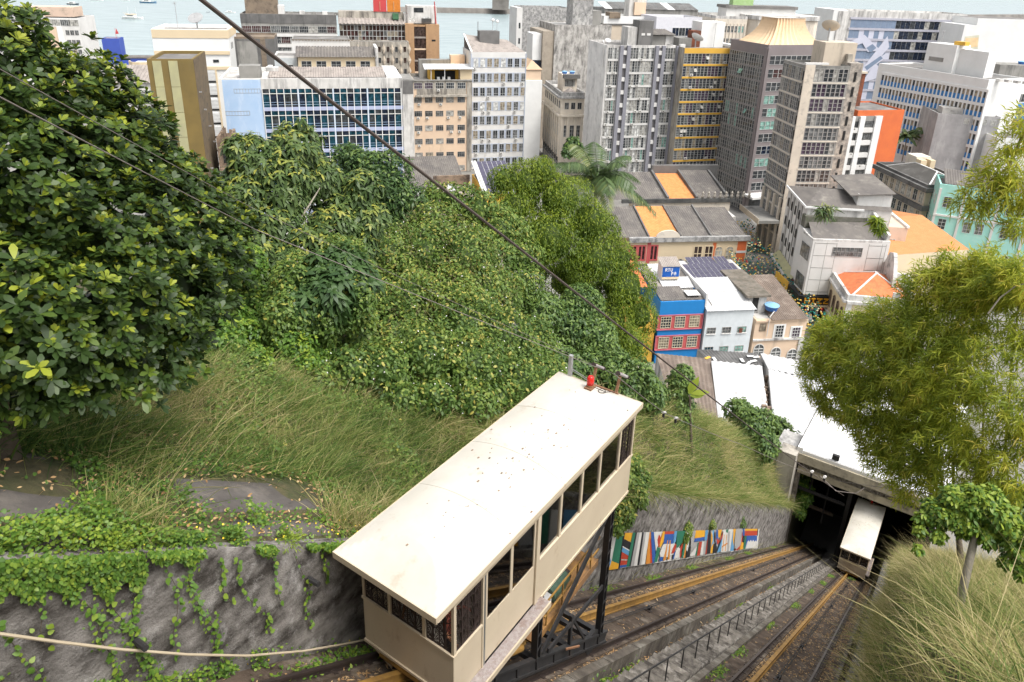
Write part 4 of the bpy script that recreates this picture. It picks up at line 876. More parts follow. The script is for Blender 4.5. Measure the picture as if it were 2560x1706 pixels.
# ------------------------------------------------------------------ town: low houses between the towers and the hill
def arched(w, h, fr, gl, n=8, fw=.12):
    key = ('arch', w, h, fr.name, gl.name)
    if key in _wm: return _wm[key]
    def ring(k): return [(-k * w / 2, 0)] + [(-k * w / 2 * math.cos(math.pi * i / n), h - w / 2 + k * w / 2 * math.sin(math.pi * i / n)) for i in range(n + 1)] + [(k * w / 2, 0)]
    o = ring(1); i_ = ring(1 - 2 * fw / w); m = MB(); k = len(o)
    m.add([(x, -.12, z) for x, z in o] + [(x, -.12, z) for x, z in i_] + [(x, .02, z) for x, z in o], [(a, a + 1, k + a + 1, k + a) for a in range(k - 1)] + [(a + 1, a, 2 * k + a, 2 * k + a + 1) for a in range(k - 1)], 0)
    m.add([(x, -.03, z) for x, z in i_], [tuple(range(k))], 1)
    m.box(-.04, .04, -.1, 0, 0, h - .1, 0).box(-w / 2 + fw, w / 2 - fw, -.1, 0, h - w / 2 - .05, h - w / 2 + .05, 0).box(-w / 2 + fw, w / 2 - fw, -.09, 0, h * .33, h * .33 + .06, 0)
    me = m.mesh('window', [fr, gl]); _wm[key] = me; return me
# vivid blue house
b = Bld('blue_house', 'vivid blue house with red framed sash windows and a boxy blue roof sign', (1652, 756), 104, 9, (1762, 764), 14)
H = b.h; b.walls(VIVID, par=.02, roof=ROOFL)
zs = [b.F(1705, 818)[1], b.F(1705, 868)[1]]; wcs = [b.F(p, 805)[0] for p in (1664, 1699, 1735)]; wh = (b.F(1700, 790)[1] - b.F(1700, 818)[1])
for z in zs:
    x0, x1 = wcs[0] - 1.15, wcs[2] + 1.15
    b.part('red_surround', MB().box(x0 - .2, x1 + .2, -.1, .02, z - .25, z + wh + .25), ROSE)
    b.part('red_trim', MB().box(x0 - .3, x1 + .3, -.2, -.1, z + wh + .16, z + wh + .32).box(x0 - .3, x1 + .3, -.22, -.1, z - .36, z - .22).box(x0 - .3, x0 - .16, -.17, -.1, z - .21, z + wh + .15).box(x1 + .16, x1 + .3, -.17, -.1, z - .21, z + wh + .15), mat('rose_trim', (.55, .16, .2)))
    b.wins(wcs, [z], 1.75, wh, 4, 4, mat('sash_cream', (.62, .56, .42)), (GB, GM, GD), off=-.1, fw=.07)
b.sheet(.1, b.w * .62, .25, 4.4, H + .15, H + .7, FIBRO, .35, .06); b.sheet(b.w * .625, b.w - .15, .25, 3.2, H + .15, H + .55, FIBRO, .35, .06); b.part('roof_patch', MB().box(b.w * .62, b.w - .6, .6, 2.6, H + .66, H + .72), SHEETW)
b.sheet(.1, 1.9, 4.42, 12.6, H + .3, H + .9, FIBROL, .35, .06); b.sheet(1.95, b.w - .2, 4.42, 7.6, H + .3, H + .9, SHEETW, .35, .05); b.sheet(1.95, b.w - 1.6, 7.62, 13.6, H + .5, H + .9, SHEETW, .35, .05); b.sheet(b.w - 1.55, b.w - .2, 7.62, 13.6, H + .5, H + .9, FIBRO, .35, .06)
b.part('party_wall', MB().box(b.w, b.w + .35, -.1, 14, H - 1, H + 1.2), WHITE)
# roof sign
sg = empty('roof_sign', wpt(b, b.w * .29, 6.4, H + .75), b.a - .02, 'boxy blue roof sign with white letters under a corrugated hood on the blue house', 'sign')
SW = b.w * .41
MB().box(0, SW, .1, .5, .3, 2.6).build('board', WHITE_CLEAN, sg); MB().box(.08, SW - .08, .04, .1, .75, 2.5).build('panel', mat('sign_blue', (.01, .1, .42), rough=.4), sg)
MB().box(.05, SW - .05, .0, .1, .32, .7).build('lower_strip', CREAM, sg); MB().box(0, .2, .5, 2.4, 0, 2.6).build('side_wall', WHITE, sg); MB().box(SW - .2, SW, .5, 2.4, 0, 2.6).build('side_wall', WHITE, sg)
V, F = ribs(SW + .3, 2.9, .3, .06); MB().add([(x - .15, y - .1, z + 2.64 + y * .22) for x, y, z in V], F).build('hood', FIBROL, sg)
FONT = {'H': ['1001', '1001', '1111', '1001', '1001'], 'I': ['111', '010', '010', '010', '111'], 'Z': ['1111', '0010', '0100', '1000', '1111'], 'O': ['0110', '1001', '1001', '1001', '0110'], 'R': ['1110', '1001', '1110', '1010', '1001'], 'T': ['111', '010', '010', '010', '010'], 'U': ['1001', '1001', '1001', '1001', '0110'], 'P': ['1110', '1001', '1110', '1000', '1000'], 'A': ['0110', '1001', '1111', '1001', '1001'], 'M': ['10001', '11011', '10101', '10001', '10001']}
def letters(txt, h, m, parent, loc, rot=None, w=.8, dep=.05):
    c = h / 5; x = 0
    for ch in txt:
        g = FONT[ch]; mb = MB()
        for r_, row in enumerate(g):
            k = 0
            while k < len(row):
                if row[k] == '1':
                    e = k
                    while e < len(row) and row[e] == '1': e += 1
                    mb.box(x + k * c * w, x + e * c * w, -dep, 0, h - (r_ + 1) * c - .002, h - r_ * c); k = e
                else: k += 1
        mb.build('letter', m, parent, loc=loc, rot=rot); x += (len(g[0]) + 1) * c * w
LW = mat('letter_white', (.75, .75, .78), rough=.5)
letters('RTU', .62, LW, sg, (SW * .16, .035, 1.72)); letters('PA', .6, LW, sg, (SW * .52, .035, 1.02))
tag(MB().box(0, 4, 0, 10, 0, b.h * .75).build('ochre_house', YELL, loc=wpt(b, -4.4, .3, 0) , rot=b.a), 'narrow yellow house end mostly hidden by the vine tree', 'house')
o = MB(); V, F = ribs(5, 9, .3, .05); o.add([(x - .3, y, z + y * .12) for x, y, z in V], F); tag(o.build('tile_roof', TILER, loc=wpt(b, -5.2, 5, H + .4), rot=b.a), 'small patch of red tiled roof left of the blue house', 'roof')

# white house with white metal roof, solar roof behind
b = Bld('white_house', 'pale white house with small grey windows and a white metal roof', (1768, 777), 104.6, 9, (1884, 790), 9.5)
H = b.h; b.walls(mat('pale_ice_plaster', (.62, .66, .68), (.56, .6, .62), stain=(.45, .47, .48), stain_amt=.15, stain_scale=.5, stain_stretch=(1, 1, .2)), par=.02, roof=ROOFL)
b.sheet(-.1, b.w + .2, -.4, 5, H + .05, H + .9, SHEETW, .5, .05); b.sheet(.3, b.w - .2, 5.02, 9.6, H + .95, H + 1.5, SHEETW, .6, .05)
for r_, pz in ((0, 833), (1, 880)):
    z = b.F(1820, pz)[1]; b.wins([b.F(p, 820)[0] for p in (1779, 1817, 1855)], [z], 1.5, 1.15, 3, 2, FRAMEG, (GM, GT, GGN), sill=WHITE)
b.part('wooden_shutter', MB().box(b.F(1848, 820)[0], b.F(1856, 820)[0], -.14, -.1, b.F(1850, 833)[1], b.F(1850, 820)[1]), RUST)
b.part('gutter', MB().bar((1.2, 1.0, H + .4), (1.2, 4.4, H + 1.0), .1, .1), GREYC)
b = Bld('solar_roof_house', 'house with a roof full of framed solar panels, behind the white metal roof', (1738, 712), 117, 9, (1888, 724), 11)
H = b.h; b.walls(WHITE, par=.02, roof=ROOFL)
def solar(b, x0, x1, y0, y1, z0, z1, nx, ny):
    fr = MB(); 
    b.part('panel_bed', MB().add([(x0, y0, z0), (x1, y0, z0), (x1, y1, z1), (x0, y1, z1)], [(0, 1, 2, 3)]), SHEETW)
    L_ = math.hypot(y1 - y0, z1 - z0); cx, cy = (x1 - x0) / nx, L_ / ny
    me = MB().box(.06, cx - .06, .05, cy - .05, .03, .07, 0).mesh('solar_panel', [SOLAR]); a = math.atan2(z1 - z0, y1 - y0)
    for i in range(nx):
        for k in range(ny):
            f = k / ny; obj('solar_panel', me, b.root, (x0 + cx * i, y0 + (y1 - y0) * f, z0 + (z1 - z0) * f), (a, 0, 0))
solar(b, .2, b.w - 1.2, .2, 7.6, H + .05, H + .7, 10, 4); solar(b, 2.2, b.w * .66, 8.0, 11.5, H + .1, H + .5, 5, 2); solar(b, b.w * .68, b.w - 1.3, 8.0, 11.5, H + .1, H + .5, 3, 2)
b.part('eave', MB().box(-.2, 1.4, -.6, 8, H - .2, H + .02), WHITE)

# peach house with fibre cement roof, hut and tank
b = Bld('peach_house', 'peach house with white sash windows under a grey brown corrugated roof', (1890, 800), 106, 9, (2016, 812), 15)
H = b.h; b.walls(PEACH, par=.02, roof=ROOFL); zc = b.F(1950, 846)[1]; b.bands([zc - .25], .3, WEATHER, out=.25); b.bands([H - .4], .3, PEACH, out=.2)
b.sheet(2.6, b.w * .99, -.5, 13, H + .02, H + 2.2, FIBROB, .35, .08)
for px, y0, y1 in ((1945, 813, 843), (1986, 818, 848)):
    x, z = b.F(px, y1); h = b.F(px, y0)[1] - z; b.part('white_architrave', MB().box(x - 1.05, x + 1.05, -.08, .02, z - .15, z + h + .15), WHITE_CLEAN); b.wins([x], [z], 1.4, h, 3, 4, FRAMEW, (GD, GPU), off=-.08)
b.wins([b.F(1905, 830)[0]], [b.F(1905, 828)[1]], 1.1, 1.4, 2, 2, BROWNW, (GB,))
for px, y0, y1 in ((1895, 866, 882), (1937, 872, 890), (1978, 876, 894)):
    x, z = b.F(px, y1); obj('window', arched(1.9, 2.3, FRAMEW, GM), b.root, (x, 0, z - .6))
b.fins([b.w - .5], .8, 0, zc - .3, WEATHER, out=.2)
b.part('roof_hut', MB().box(-.6, 2.5, 2.2, 12, 0, H + 3.2), WEATHER); b.part('hut_roof', MB().box(-1.3, 2.9, 1.6, 12.6, H + 3.22, H + 3.6), mat('mossy_slab', (.2, .17, .14), (.13, .12, .1), .95, 1.5, stain=(.09, .08, .06), stain_amt=.5))
b.part('hut_doorway', MB().box(.1, 1.1, 2.1, 2.22, H + .6, H + 3), BLK); b.part('hut_side_roof', MB().add([(-1.6, .4, H + .6), (-.62, .4, H + .9), (-.62, 8, H + 2.4), (-1.6, 8, H + 2.1)], [(0, 1, 2, 3)]), FIBROB)
b.part('white_pipe', MB().tube([(2.2, -.3, H - 3), (2.2, -.3, H + .6), (3.2, .4, H + 1.2)], .08), WHITE)
TANK2 = wpt(b, 3.3, 1.6, H + .95)

# ornate row with tiled and sheet roofs
b = Bld('ornate_row', 'ornate cream and red terrace with scrolled gables under orange tile and grey sheet roofs', (1576, 600), 140, 8, (1868, 617), 13)
H = b.h; b.walls(CREAM, par=.02, roof=ROOFL)
b.part('scrolled_parapet', MB().box(-.3, b.w + .3, -.5, .3, H - .5, H + .5), MOTTLE); b.bands([H - 6.2], .5, DARKC, out=.8)
xa, xb, xc, xd = [b.F(p, 600)[0] for p in (1624, 1700, 1776, 1866)]
b.sheet(-6, xa - .2, .4, 13, H + .3, H + 3, FIBRO, .5, .08); b.sheet(xa, xb, .4, 13, H + .3, H + 3, TILEO, .3, .07); b.sheet(xb + .4, xc, .4, 13, H + .3, H + 3, FIBRO, .5, .08); b.sheet(xc + .3, xd, .4, 13, H + .3, H + 2.6, FIBRO, .5, .08)
for x in (xa - .1, xb + .15, xc + .15): b.part('party_wall', MB().bar((x, .3, H + .5), (x, 13, H + 3.2), .3, .5), DARKC)
b.part('curved_gable', MB().prism([(math.cos(t) * 2.6, math.sin(t) * 1.6) for t in np.linspace(0, math.pi, 11)], -.2, .2), STONE, loc=(b.F(1668, 600)[0], -.3, H + .5), rot=(math.pi / 2, 0, 0))
xs = [b.F(p, 630)[0] for p in (1582, 1604, 1634)]
b.wins(xs, [H - 4.8], 1.9, 3.6, 2, 1, ROSE, (GRD,), fw=.3); b.fins([xs[1] + 1.5], .8, H - 5.4, H - .6, ROSE, out=.06)
for p in (1743, 1770): b.wins([b.F(p, 640)[0]], [H - 5.2], 2.0, 3.6, 2, 2, CREAM, (GBR,), fw=.2)
for p in (1795, 1822): obj('window', arched(1.8, 3.4, CREAM, GL), b.root, (b.F(p, 640)[0], 0, H - 5.2))
b.part('red_panel', MB().box(b.F(1840, 640)[0], b.w - .3, -.08, .02, H - 5.4, H - .8), ORANGEW); b.part('white_band', MB().box(b.F(1838, 640)[0], b.w - .1, -.15, -.08, H - 3.4, H - 2.9), WHITE)
b.part('red_panel', MB().box(b.F(1779, 640)[0], b.F(1787, 640)[0], -.08, .02, H - 5.2, H - 1), ORANGEW)
b.part('balcony_rail', MB().box(-5, 10, -1.1, -.9, H - 6.2, H - 5.1), DARKC)
for p, r_, hh in ((1690, 4.2, 4.4), (1805, 1.8, 2.6)):
    x = b.F(p, 660)[0]; b.part('black_gable', MB().prism([(-r_, 0), (r_, 0), (r_ * .8, hh * .45), (r_ * .4, hh * .8), (0, hh), (-r_ * .4, hh * .8), (-r_ * .8, hh * .45)], -.3, .3), mat('black_mould', (.045, .045, .045), (.1, .1, .095), .95, .8, stain=(.16, .16, .15), stain_amt=.3), loc=(x, -2.4, H - 8), rot=(math.pi / 2, 0, 0))
b.part('front_range', MB().box(-6, b.w - 3, -9, -2.2, 0, H - 8.1), DARKC)
# second row, one street further
b = Bld('back_row', 'back terrace with an orange tiled roof between dark sheet roofs below the pylon block', (1618, 503), 157, 8, (1826, 505), 14)
H = b.h; b.walls(STONE, par=.02, roof=ROOFL); xa, xb, xc = [b.F(p, 500)[0] for p in (1672, 1740, 1752)]
b.sheet(-8, xa - .2, .4, 14, H + .2, H + 3, FIBRO, .5, .08); b.sheet(xa, xb, .4, 14, H + .2, H + 2.6, TILEO, .3, .07)
b.sheet(xb + .6, b.w - 1, .4, 14, H + .2, H + 3.4, FIBRO, .5, .08)
for x in (xa - .1, xb + .3, b.w - .5): b.part('party_wall', MB().bar((x, .3, H + .5), (x, 14, H + 3.2), .5, .8), DARKC)
b.part('ruined_parapet', MB().box(-6, b.w + 1, -.4, .2, H - .4, H + .5), mat('black_mould', (.05, .05, .05))); b.part('back_wall', MB().box(xa, b.w + 2, 14, 15, 0, H + 4.6), DARKC)
for i in range(9): b.part('parapet_urn', MB().lathe([(.25, 0), (.4, .5), (.2, 1.0), (.3, 1.3), (.05, 1.7)], 8), BEIGE_STREAK, loc=(xb + 1.5 + i * 1.4, -.1, H + .52))
b.part('grey_cross', MB().box(b.w - 3.6, b.w - 1, -6, -2, H - 3.6, H - 2), WEATHER)

# ruins and roofs left of the vine tree
b = Bld('dark_roof_house', 'long house under a dark corrugated roof at the foot of the peach offices', (1046, 466), 165, GRIDA, (1164, 470), 16)
b.walls(WEATHER, par=.02); b.sheet(-6, b.w, -.4, 16, b.h, b.h + 3.2, FIBRO, .5, .09); b.part('dark_shed', MB().box(-1, 4, -3.4, -.5, 0, b.h - .8), WHITE); b.part('void', MB().box(0, 3.2, -3.52, -3.38, b.h - 5, b.h - 1.4), BLK)
b.part('brick_pile', MB().box(.6, 1.8, -3.8, -3.4, b.h - 8, b.h - 4.4), ORANGEW); b.part('fallen_sheet', MB().bar((3.6, -4, b.h - 8), (5.2, -3.2, b.h - 3.6), 1.2, .1), SHEETW)
b = Bld('ruined_terrace', 'roofless buff ruin with weeds and a satellite dish on it, below the white offices', (1098, 494), 152, GRIDA, (1193, 490), 10)
b.walls(mat('buff_ruin', (.36, .3, .25), (.28, .235, .2), .95, .4, stain=(.18, .15, .13), stain_amt=.5), roof=mat('buff_slab', (.38, .32, .27), (.3, .26, .22), .95, .3, stain=(.2, .18, .15), stain_amt=.4), par=.3)
b.part('back_wall', MB().box(0, b.w, 9.4, 10, b.h - .3, b.h + 2.2), RUIN)
DISH4 = wpt(b, 3, 2.6, b.h - .3)
b = Bld('yellow_gable_house', 'yellow gabled house with a steep roof of solar panels beside the vine tree', (1215, 488), 150, GRIDA, (1300, 480), 17)
b.walls(YELL, par=.02); solar(b, .6, b.w, .2, 15, b.h + .05, b.h + 3.6, 6, 8); b.part('white_verge', MB().bar((.2, .1, b.h + .15), (.2, 15, b.h + 3.7), .5, .3).bar((-.4, .1, b.h + .15), (-.4, 15, b.h + 3.7), .35, .25), WHITE_CLEAN)

# white corner building, shop and upper block
b = Bld('white_corner_block', 'white block with dark arched slit windows down its side and a dark low pitched roof', (2020, 516), 130, -5, (2228, 540), 14)
H = b.h; b.walls(WEATHER, par=.05)
b.part('roof', MB().add([(-.5, -.3, H), (b.w, -.3, H), (b.w, 14, H), (-.5, 14, H), (4, 7, H + 1.7), (b.w, 7, H + 1.8)], [(0, 1, 5, 4), (4, 5, 2, 3), (0, 4, 3)]), FIBRO)
b.part('roof_edge', MB().box(-.6, -.4, -.5, 14, H - .3, H + .12), WHITE_CLEAN); b.part('roof_edge', MB().box(-.4, b.w * .66, -.5, -.3, H - .25, H + .1), WHITE_CLEAN)
x0 = b.w * .6; b.part('raised_block', MB().box(x0, b.w, 1.2, 13, 0, H + 2.6), WHITE)
b.part('raised_roof', MB().add([(x0 - 1.6, .6, H + 2.2), (b.w + .3, .6, H + 3.0), (b.w + .3, 13.6, H + 3.4), (x0 - 1.6, 13.6, H + 2.6), (x0 - 1.6, .6, H + 2.4), (b.w + .3, .6, H + 3.2), (b.w + .3, 13.6, H + 3.6), (x0 - 1.6, 13.6, H + 2.8)], [(0, 3, 2, 1), (4, 5, 6, 7), (0, 1, 5, 4), (1, 2, 6, 5), (2, 3, 7, 6), (3, 0, 4, 7)]), FIBRO)
b.part('white_coping', MB().bar((b.w + 4.1, 12.8, H - 3.4), (b.w + 4.1, 1.2, H - 3.4), .5, .4), WHITE_CLEAN); b.part('side_pinkwall', MB().box(b.w + .02, b.w + 4.2, 1.4, 12.6, 0, H - 3.6), PINKB)
b.wins([b.w + 1.8], [H - 8], 1.2, 2, 2, 2, FRAMEW, (GD,), off=1.4)
for fl in range(5):
    for k in range(5): obj('window', arched(.75, 1.9, FRAMED, BLK, 6), b.root, (-.02, 1.5 + k * 2.75, H - 4.0 - 3.9 * fl), -math.pi / 2)
b.fins([2.9 + 2.75 * k for k in range(4)], .14, 4, H - .6, GREYC, out=.12, side='L')
b.part('side_awning', MB().box(-1.6, -.1, 0, 14, 4.2, 4.7), WHITE); b.part('market_awning', MB().add([(-1.4, -1, 4.8), (-.1, -1, 6), (-.1, 13, 6), (-1.4, 13, 4.8)], [(0, 1, 2, 3)]), PALEY)
TANK4 = [wpt(b, b.w + 1 + i * 1.7, 11.4, H - 3.6) for i in range(2)]
b = Bld('shop_building', 'white shop building with a chamfered corner, yellow and black shop fascia at street level', (2034, 598), 122, 0, (2227, 604), 9)
H = b.h; poly = [(0, 0), (b.w, 0), (b.w, 9), (.6, 9), (.6, 5.2), (-.2, 4.4)]
b.part('wall', MB().prism(poly, 5.2, H - .4), WHITE); b.part('parapet', MB().prism([(0, 0), (b.w, 0), (b.w, .4), (.1, .4)], H - .4, H).prism([(-.2, 4.4), (0, 0), (.1, .4), (.15, 4.4)], H - .4, H), WEATHER)
b.part('roof', MB().add([(.2, .5, H - .3), (b.w - .2, .5, H - .3), (b.w - .2, 7, H + 1.2), (1.5, 7, H + .9)], [(0, 1, 2, 3)]), FIBRO)
b.part('mossy_wall', MB().box(.8, b.w, 7.02, 8.8, H - .3, H + 2.0), mat('mossy_black_wall', (.1, .1, .08), (.16, .15, .13), .95, .8, stain=(.06, .08, .03), stain_amt=.5)); b.part('side_wall', MB().bar((b.w - .4, .4, H), (b.w - .6, 8.8, H + 2.6), .5, 2.4), WEATHER)
xw0, xw1 = b.F(2081, 628)[0], b.F(2156, 628)[0]; zw = b.F(2120, 642)[1]; hw = b.F(2120, 619)[1] - zw
b.wins([(xw0 + xw1) / 2], [zw], xw1 - xw0, hw, 7, 2, FRAMEG, (GM,)); 
lines = MB()
for x in (.4, 2.6, 4.4): lines.box(x - .03, x + .03, -.02, .02, H - 13, H - .6)
for z in range(6): lines.box(.4, 4.4, -.03, .01, H - .8 - 2.4 * z, H - .72 - 2.4 * z)
for x in (xw1 + 1, xw1 + 3.4, b.w - .6): lines.box(x - .03, x + .03, -.02, .02, H - 9, H - .6)
for z in range(4): lines.box(xw1 + 1, b.w - .6, -.03, .01, H - 1 - 2.4 * z, H - .92 - 2.4 * z)
b.part('panel_joint', lines, GREYC)
for z in (H - 4.6, H - 10.5): b.part('side_window', MB().prism([(-.1, .7), (-.26, 4.1), (-.3, 4.1), (-.14, .7)], z, z + 2.8), GM)
b.part('fascia', MB().box(-.3, b.w * .62, -.7, -.02, 3.4, 5.1), mat('sign_black', (.012, .012, .014), rough=.4)); b.part('side_fascia', MB().prism([(-1.2, 4.6), (-.9, -.4), (-.32, -.68), (-.32, -.02), (-.25, 4.6)], 3.4, 5.1), mat('sign_black', (.012, .012, .014)))
b.part('yellow_sign', MB().box(b.w * .43, b.w * .62, -.85, -.7, 3.6, 5.0), YELL); b.part('yellow_sign', MB().prism([(-1.9, 10), (-1.3, 4.7), (-1.1, 4.7), (-1.7, 10)], 3.4, 5.6), YELL)
letters('HIZZO', 1.1, mat('letter_amber', (.7, .33, .02), rough=.5), b.root, (.1, -.72, 3.7), w=1.15, dep=.12)
b.part('shop_void', MB().box(-1, b.w, .4, 6, 0, 3.38), BLK); b.part('canopy_light', MB().box(-.4, b.w * .62, -1.2, -.1, 3.2, 3.36), CREAM)
goods = [('pink', (.5, .1, .3)), ('violet', (.2, .1, .35)), ('teal', (.03, .22, .22)), ('white', (.6, .6, .58)), ('red', (.45, .05, .05))]
for i in range(12): nm, c = rnd.choice(goods); b.part('hanging_goods', MB().box(i * .95, i * .95 + .6, .1, .36, .9 + .5 * (i % 3), 2.9), mat('cloth_' + nm, c))

# pale yellow colonial house
b = Bld('colonial_house', 'pale yellow colonial house with arched brown windows and an orange tiled roof', (2120, 738), 112, -8, (2330, 775), 12.6)
H = b.h; b.walls(YCREAM, par=1.0, parm=WEATHER, roof=ROOFL, thick=.5); b.bands([H - 1.5], .5, WEATHER, out=.5); b.bands([H - 1.5], .5, WEATHER, out=.5, side='L')
b.hip(1.2, b.w - 3, 1.2, 11.4, H - .5, 2.6, TILER, WHITE, over=.3)
V, F = ribs(b.w - 8.4, 5.4, .34, .09); 
for z in (H - 6.2, H - 11.6):
    for x in lin(2.6, b.w - 2.4, 5): obj('window', arched(1.5, 3.3, BROWNW, GRD), b.root, (x, 0, z))
    for y in lin(1.4, 11.2, 5): obj('window', arched(1.3, 3.3, BROWNW, GRD), b.root, (-.02, y, z), -math.pi / 2)
b.fins([.5], .9, 0, H - 1.6, WHITE, out=.15); b.bands([H - 7.4], .35, WHITE, out=.3, side='L')
b.part('scroll_gable', MB().prism([(math.cos(t) * 3, math.sin(t) * 1.5) for t in np.linspace(0, math.pi, 11)], -.25, .25), WEATHER, loc=(b.w * .3, 12.3, H), rot=(math.pi / 2, 0, 0))
b.part('baluster_group', MB().box(b.w * .52, b.w * .6, -.1, .3, H, H + 1.1), WEATHER); b.part('curved_side_gable', MB().prism([(0, 0), (9, 0), (8.4, 3.2), (6.5, 5.8), (4, 6.6), (2.2, 5.4), (.6, 3)], -.3, .3), WEATHER, loc=(b.w - 5.6, 3, H - .8), rot=(math.pi / 2, 0, math.pi / 2 - .12))
# peach flat tiled roof behind
b = Bld('peach_roof_hall', 'low hall under one big flat peach tiled roof between white shop and mint building', (2222, 640), 124, GRIDA, (2420, 640), 26)
b.walls(YCREAM, par=.02); b.sheet(0, b.w, .1, 13, b.h + .02, b.h + 2.6, TILEP, .3, .06); b.sheet(0, b.w, 26, 13, b.h + .02, b.h + 2.6, TILEP, .3, .06); b.part('dark_edge', MB().bar((.2, 26.4, b.h + .6), (b.w, 26.4, b.h + .6), .8, 1.2), mat('black_mould', (.05, .05, .05)))
# dark roofed ornate block
b = Bld('brown_balcony_block', 'brown stained block with balcony bands and a black roof with white ridges', (2320, 463), 158, 6, (2452, 455), 21)
H = b.h; b.walls(BEIGE, par=1.0, parm=DARKC, roof=ROOFG, thick=.5)
for z in (H - 1.6, H - 6, H - 10.4):
    b.bands([z], 1.0, DARKC, out=.9, x0=-.8); b.bands([z], 1.0, DARKC, out=.9, side='L')
for z in (H - 4.6, H - 9, H - 13.4): b.wins(lin(1.2, 20, 9), [z], 1.5, 2.6, 2, 2, FRAMEW, (GL, GB, GD), side='L'); b.wins(lin(2, b.w - 2, 5), [z], 1.6, 2.6, 2, 2, FRAMEW, (GL, GD, GM))
BLKROOF = mat('black_roof', (.07, .066, .06), (.1, .095, .088), .9, .3, stain=(.16, .15, .14), stain_amt=.2)
b.hip(.8, b.w * .9, .9, 20, H - .9, 2.4, BLKROOF, WHITE_CLEAN, over=0); b.lift(b.w * .5, b.w * .8, 15, 19, H, H + 2.8, STONE); b.part('yellow_box', MB().box(b.w * .5, b.w * .62, 13, 15, H + .4, H + 2.4).box(b.w * .7, b.w * .8, 13, 15, H + .4, H + 2.4), CREAM)
obj('air_conditioner', ac_mesh(), b.root, (b.w * .3, -.05, H - 11))
# mint building
b = Bld('mint_building', 'mint green building with white pilasters and dark casement windows, behind the bamboo', (2351, 460), 150, -24, (2640, 600), 9)
H = b.h; b.walls(MINT, par=.7, roof=ROOFG); b.sheet(1, b.w, 1, 8.4, H - .1, H + 1.6, FIBRO, .5, .08); b.fins([.3, b.w * .22, b.w * .5, b.w * .75], .5, 0, H - .9, WHITE, out=.2); b.bands([H - 7], .4, WHITE, out=.3)
b.wins([b.w * .09, b.w * .3, b.w * .4, b.w * .6, b.w * .68, b.w * .85], [H - 5, H - 10], 1.5, 2.4, 2, 3, FRAMEW, (GD, GM))
for x in lin(b.w * .06, b.w * .9, 8): obj('window', arched(1.5, 3, WHITE_CLEAN, GBR), b.root, (x, 0, H - 16.6))
b.wins([2.4, 6], [H - 5, H - 10], 1.3, 2.2, 2, 2, FRAMEW, (GD,), side='L'); b.bands([H - 17.6], .5, WHITE, out=.5)
# grey blank building and white neighbour
b = Bld('grey_blank_block', 'grey stained block with a blank wall and a few louvred windows at its top corner', (2346, 284), 214, -10, (2492, 332), 14)
H = b.h; b.walls(mat('grey_streak', (.36, .35, .35), (.27, .265, .265), .9, .25, stain=(.5, .49, .48), stain_amt=.4, stain_scale=.3, stain_stretch=(1, 1, .3)), par=.4); b.wins(lin(b.w * .48, b.w * .9, 4), [H - 2.6], 1.4, 1.6, 3, 3, FRAMEW, (GM, GL)); b.lift(2, 9, 3, 7, H - .4, H + 1.4, ROOFL)
b = Bld('white_side_block', 'plain white block with a small upper window behind the yellow bamboo tip', (2496, 345), 205, -4, (2640, 352), 14)
b.walls(WHITE_CLEAN, par=.5); b.wins([3, 9], [b.h - 4], 1.6, 1.4, 2, 1, FRAMEG, (GM,))

# sheds between the houses and the station
def shed(name, label, px, zs, m, wallm, pitch=.45, zb=4.0, group=None):
    """roof sighted at four corners (near-left, near-right, far-right, far-left)"""
    P_ = [at_z(*p, z) for p, z in zip(px, zs)]; o = P_[0] * np.array([1, 1, 0]) + np.array([0, 0, zb]); r = empty(name, o, 0, label, 'shed', group)
    Q = [p - o for p in P_]; n = max(4, int(np.linalg.norm(Q[1] - Q[0]) / pitch * 2)); hr_ = .16 if m is SHEETW else .08; V, F = [], []
    for i in range(n + 1):
        f = i / n; h = hr_ if i % 2 else 0
        V += [tuple(Q[0] + (Q[1] - Q[0]) * f + np.array([0, 0, h])), tuple(Q[3] + (Q[2] - Q[3]) * f + np.array([0, 0, h]))]
    for i in range(n): F.append((2 * i, 2 * i + 2, 2 * i + 3, 2 * i + 1))
    MB().add(V, F).build('roof', m, r)
    c = sum(Q) / 4; q = [c + (p - c) * .985 - np.array([0, 0, .12]) for p in Q]
    MB().add([(p[0], p[1], 0) for p in q] + [tuple(p) for p in q], [(0, 1, 5, 4), (1, 2, 6, 5), (2, 3, 7, 6), (3, 0, 4, 7), (4, 5, 6, 7)]).build('wall', wallm, r); return r
shed('brown_shed', 'brown corrugated shed roof with pale patches below the blue house', [(1690, 1050), (1795, 1050), (1778, 898), (1640, 884)], [10.5, 10.5, 11.5, 11.5], FIBROB, WEATHER)
sh = shed('felt_roof', 'dark felt roof strip with torn white scraps in front of the pale white house', [(1775, 904), (1912, 917), (1893, 884), (1742, 874)], [11.2, 11.2, 11.4, 11.4], DARKC, WEATHER)
for i, p in enumerate(((1769, 895), (1786, 898), (1855, 901), (1876, 891), (1884, 903), (1872, 908), (1890, 893))):
    q = at_z(*p, 11.56) - np.array(sh.location); MB().box(-.5, .5, -.22, .22, 0, .05).build('roof_scrap', YELL if i == 0 else WHITE_CLEAN, sh, loc=q, rot=rnd.uniform(-.6, 1.8))
shed('white_shed', 'white corrugated shed roof just right of the brown shed', [(1795, 1045), (1925, 1060), (1905, 916), (1778, 903)], [10.6, 10.6, 11.8, 11.8], SHEETW, WEATHER, .8)
shed('white_warehouse', 'wide white corrugated warehouse roof beside the station', [(1935, 1080), (2160, 1130), (2090, 965), (1921, 924)], [10.6, 10.6, 12.5, 12.5], SHEETW, WEATHER, .9)
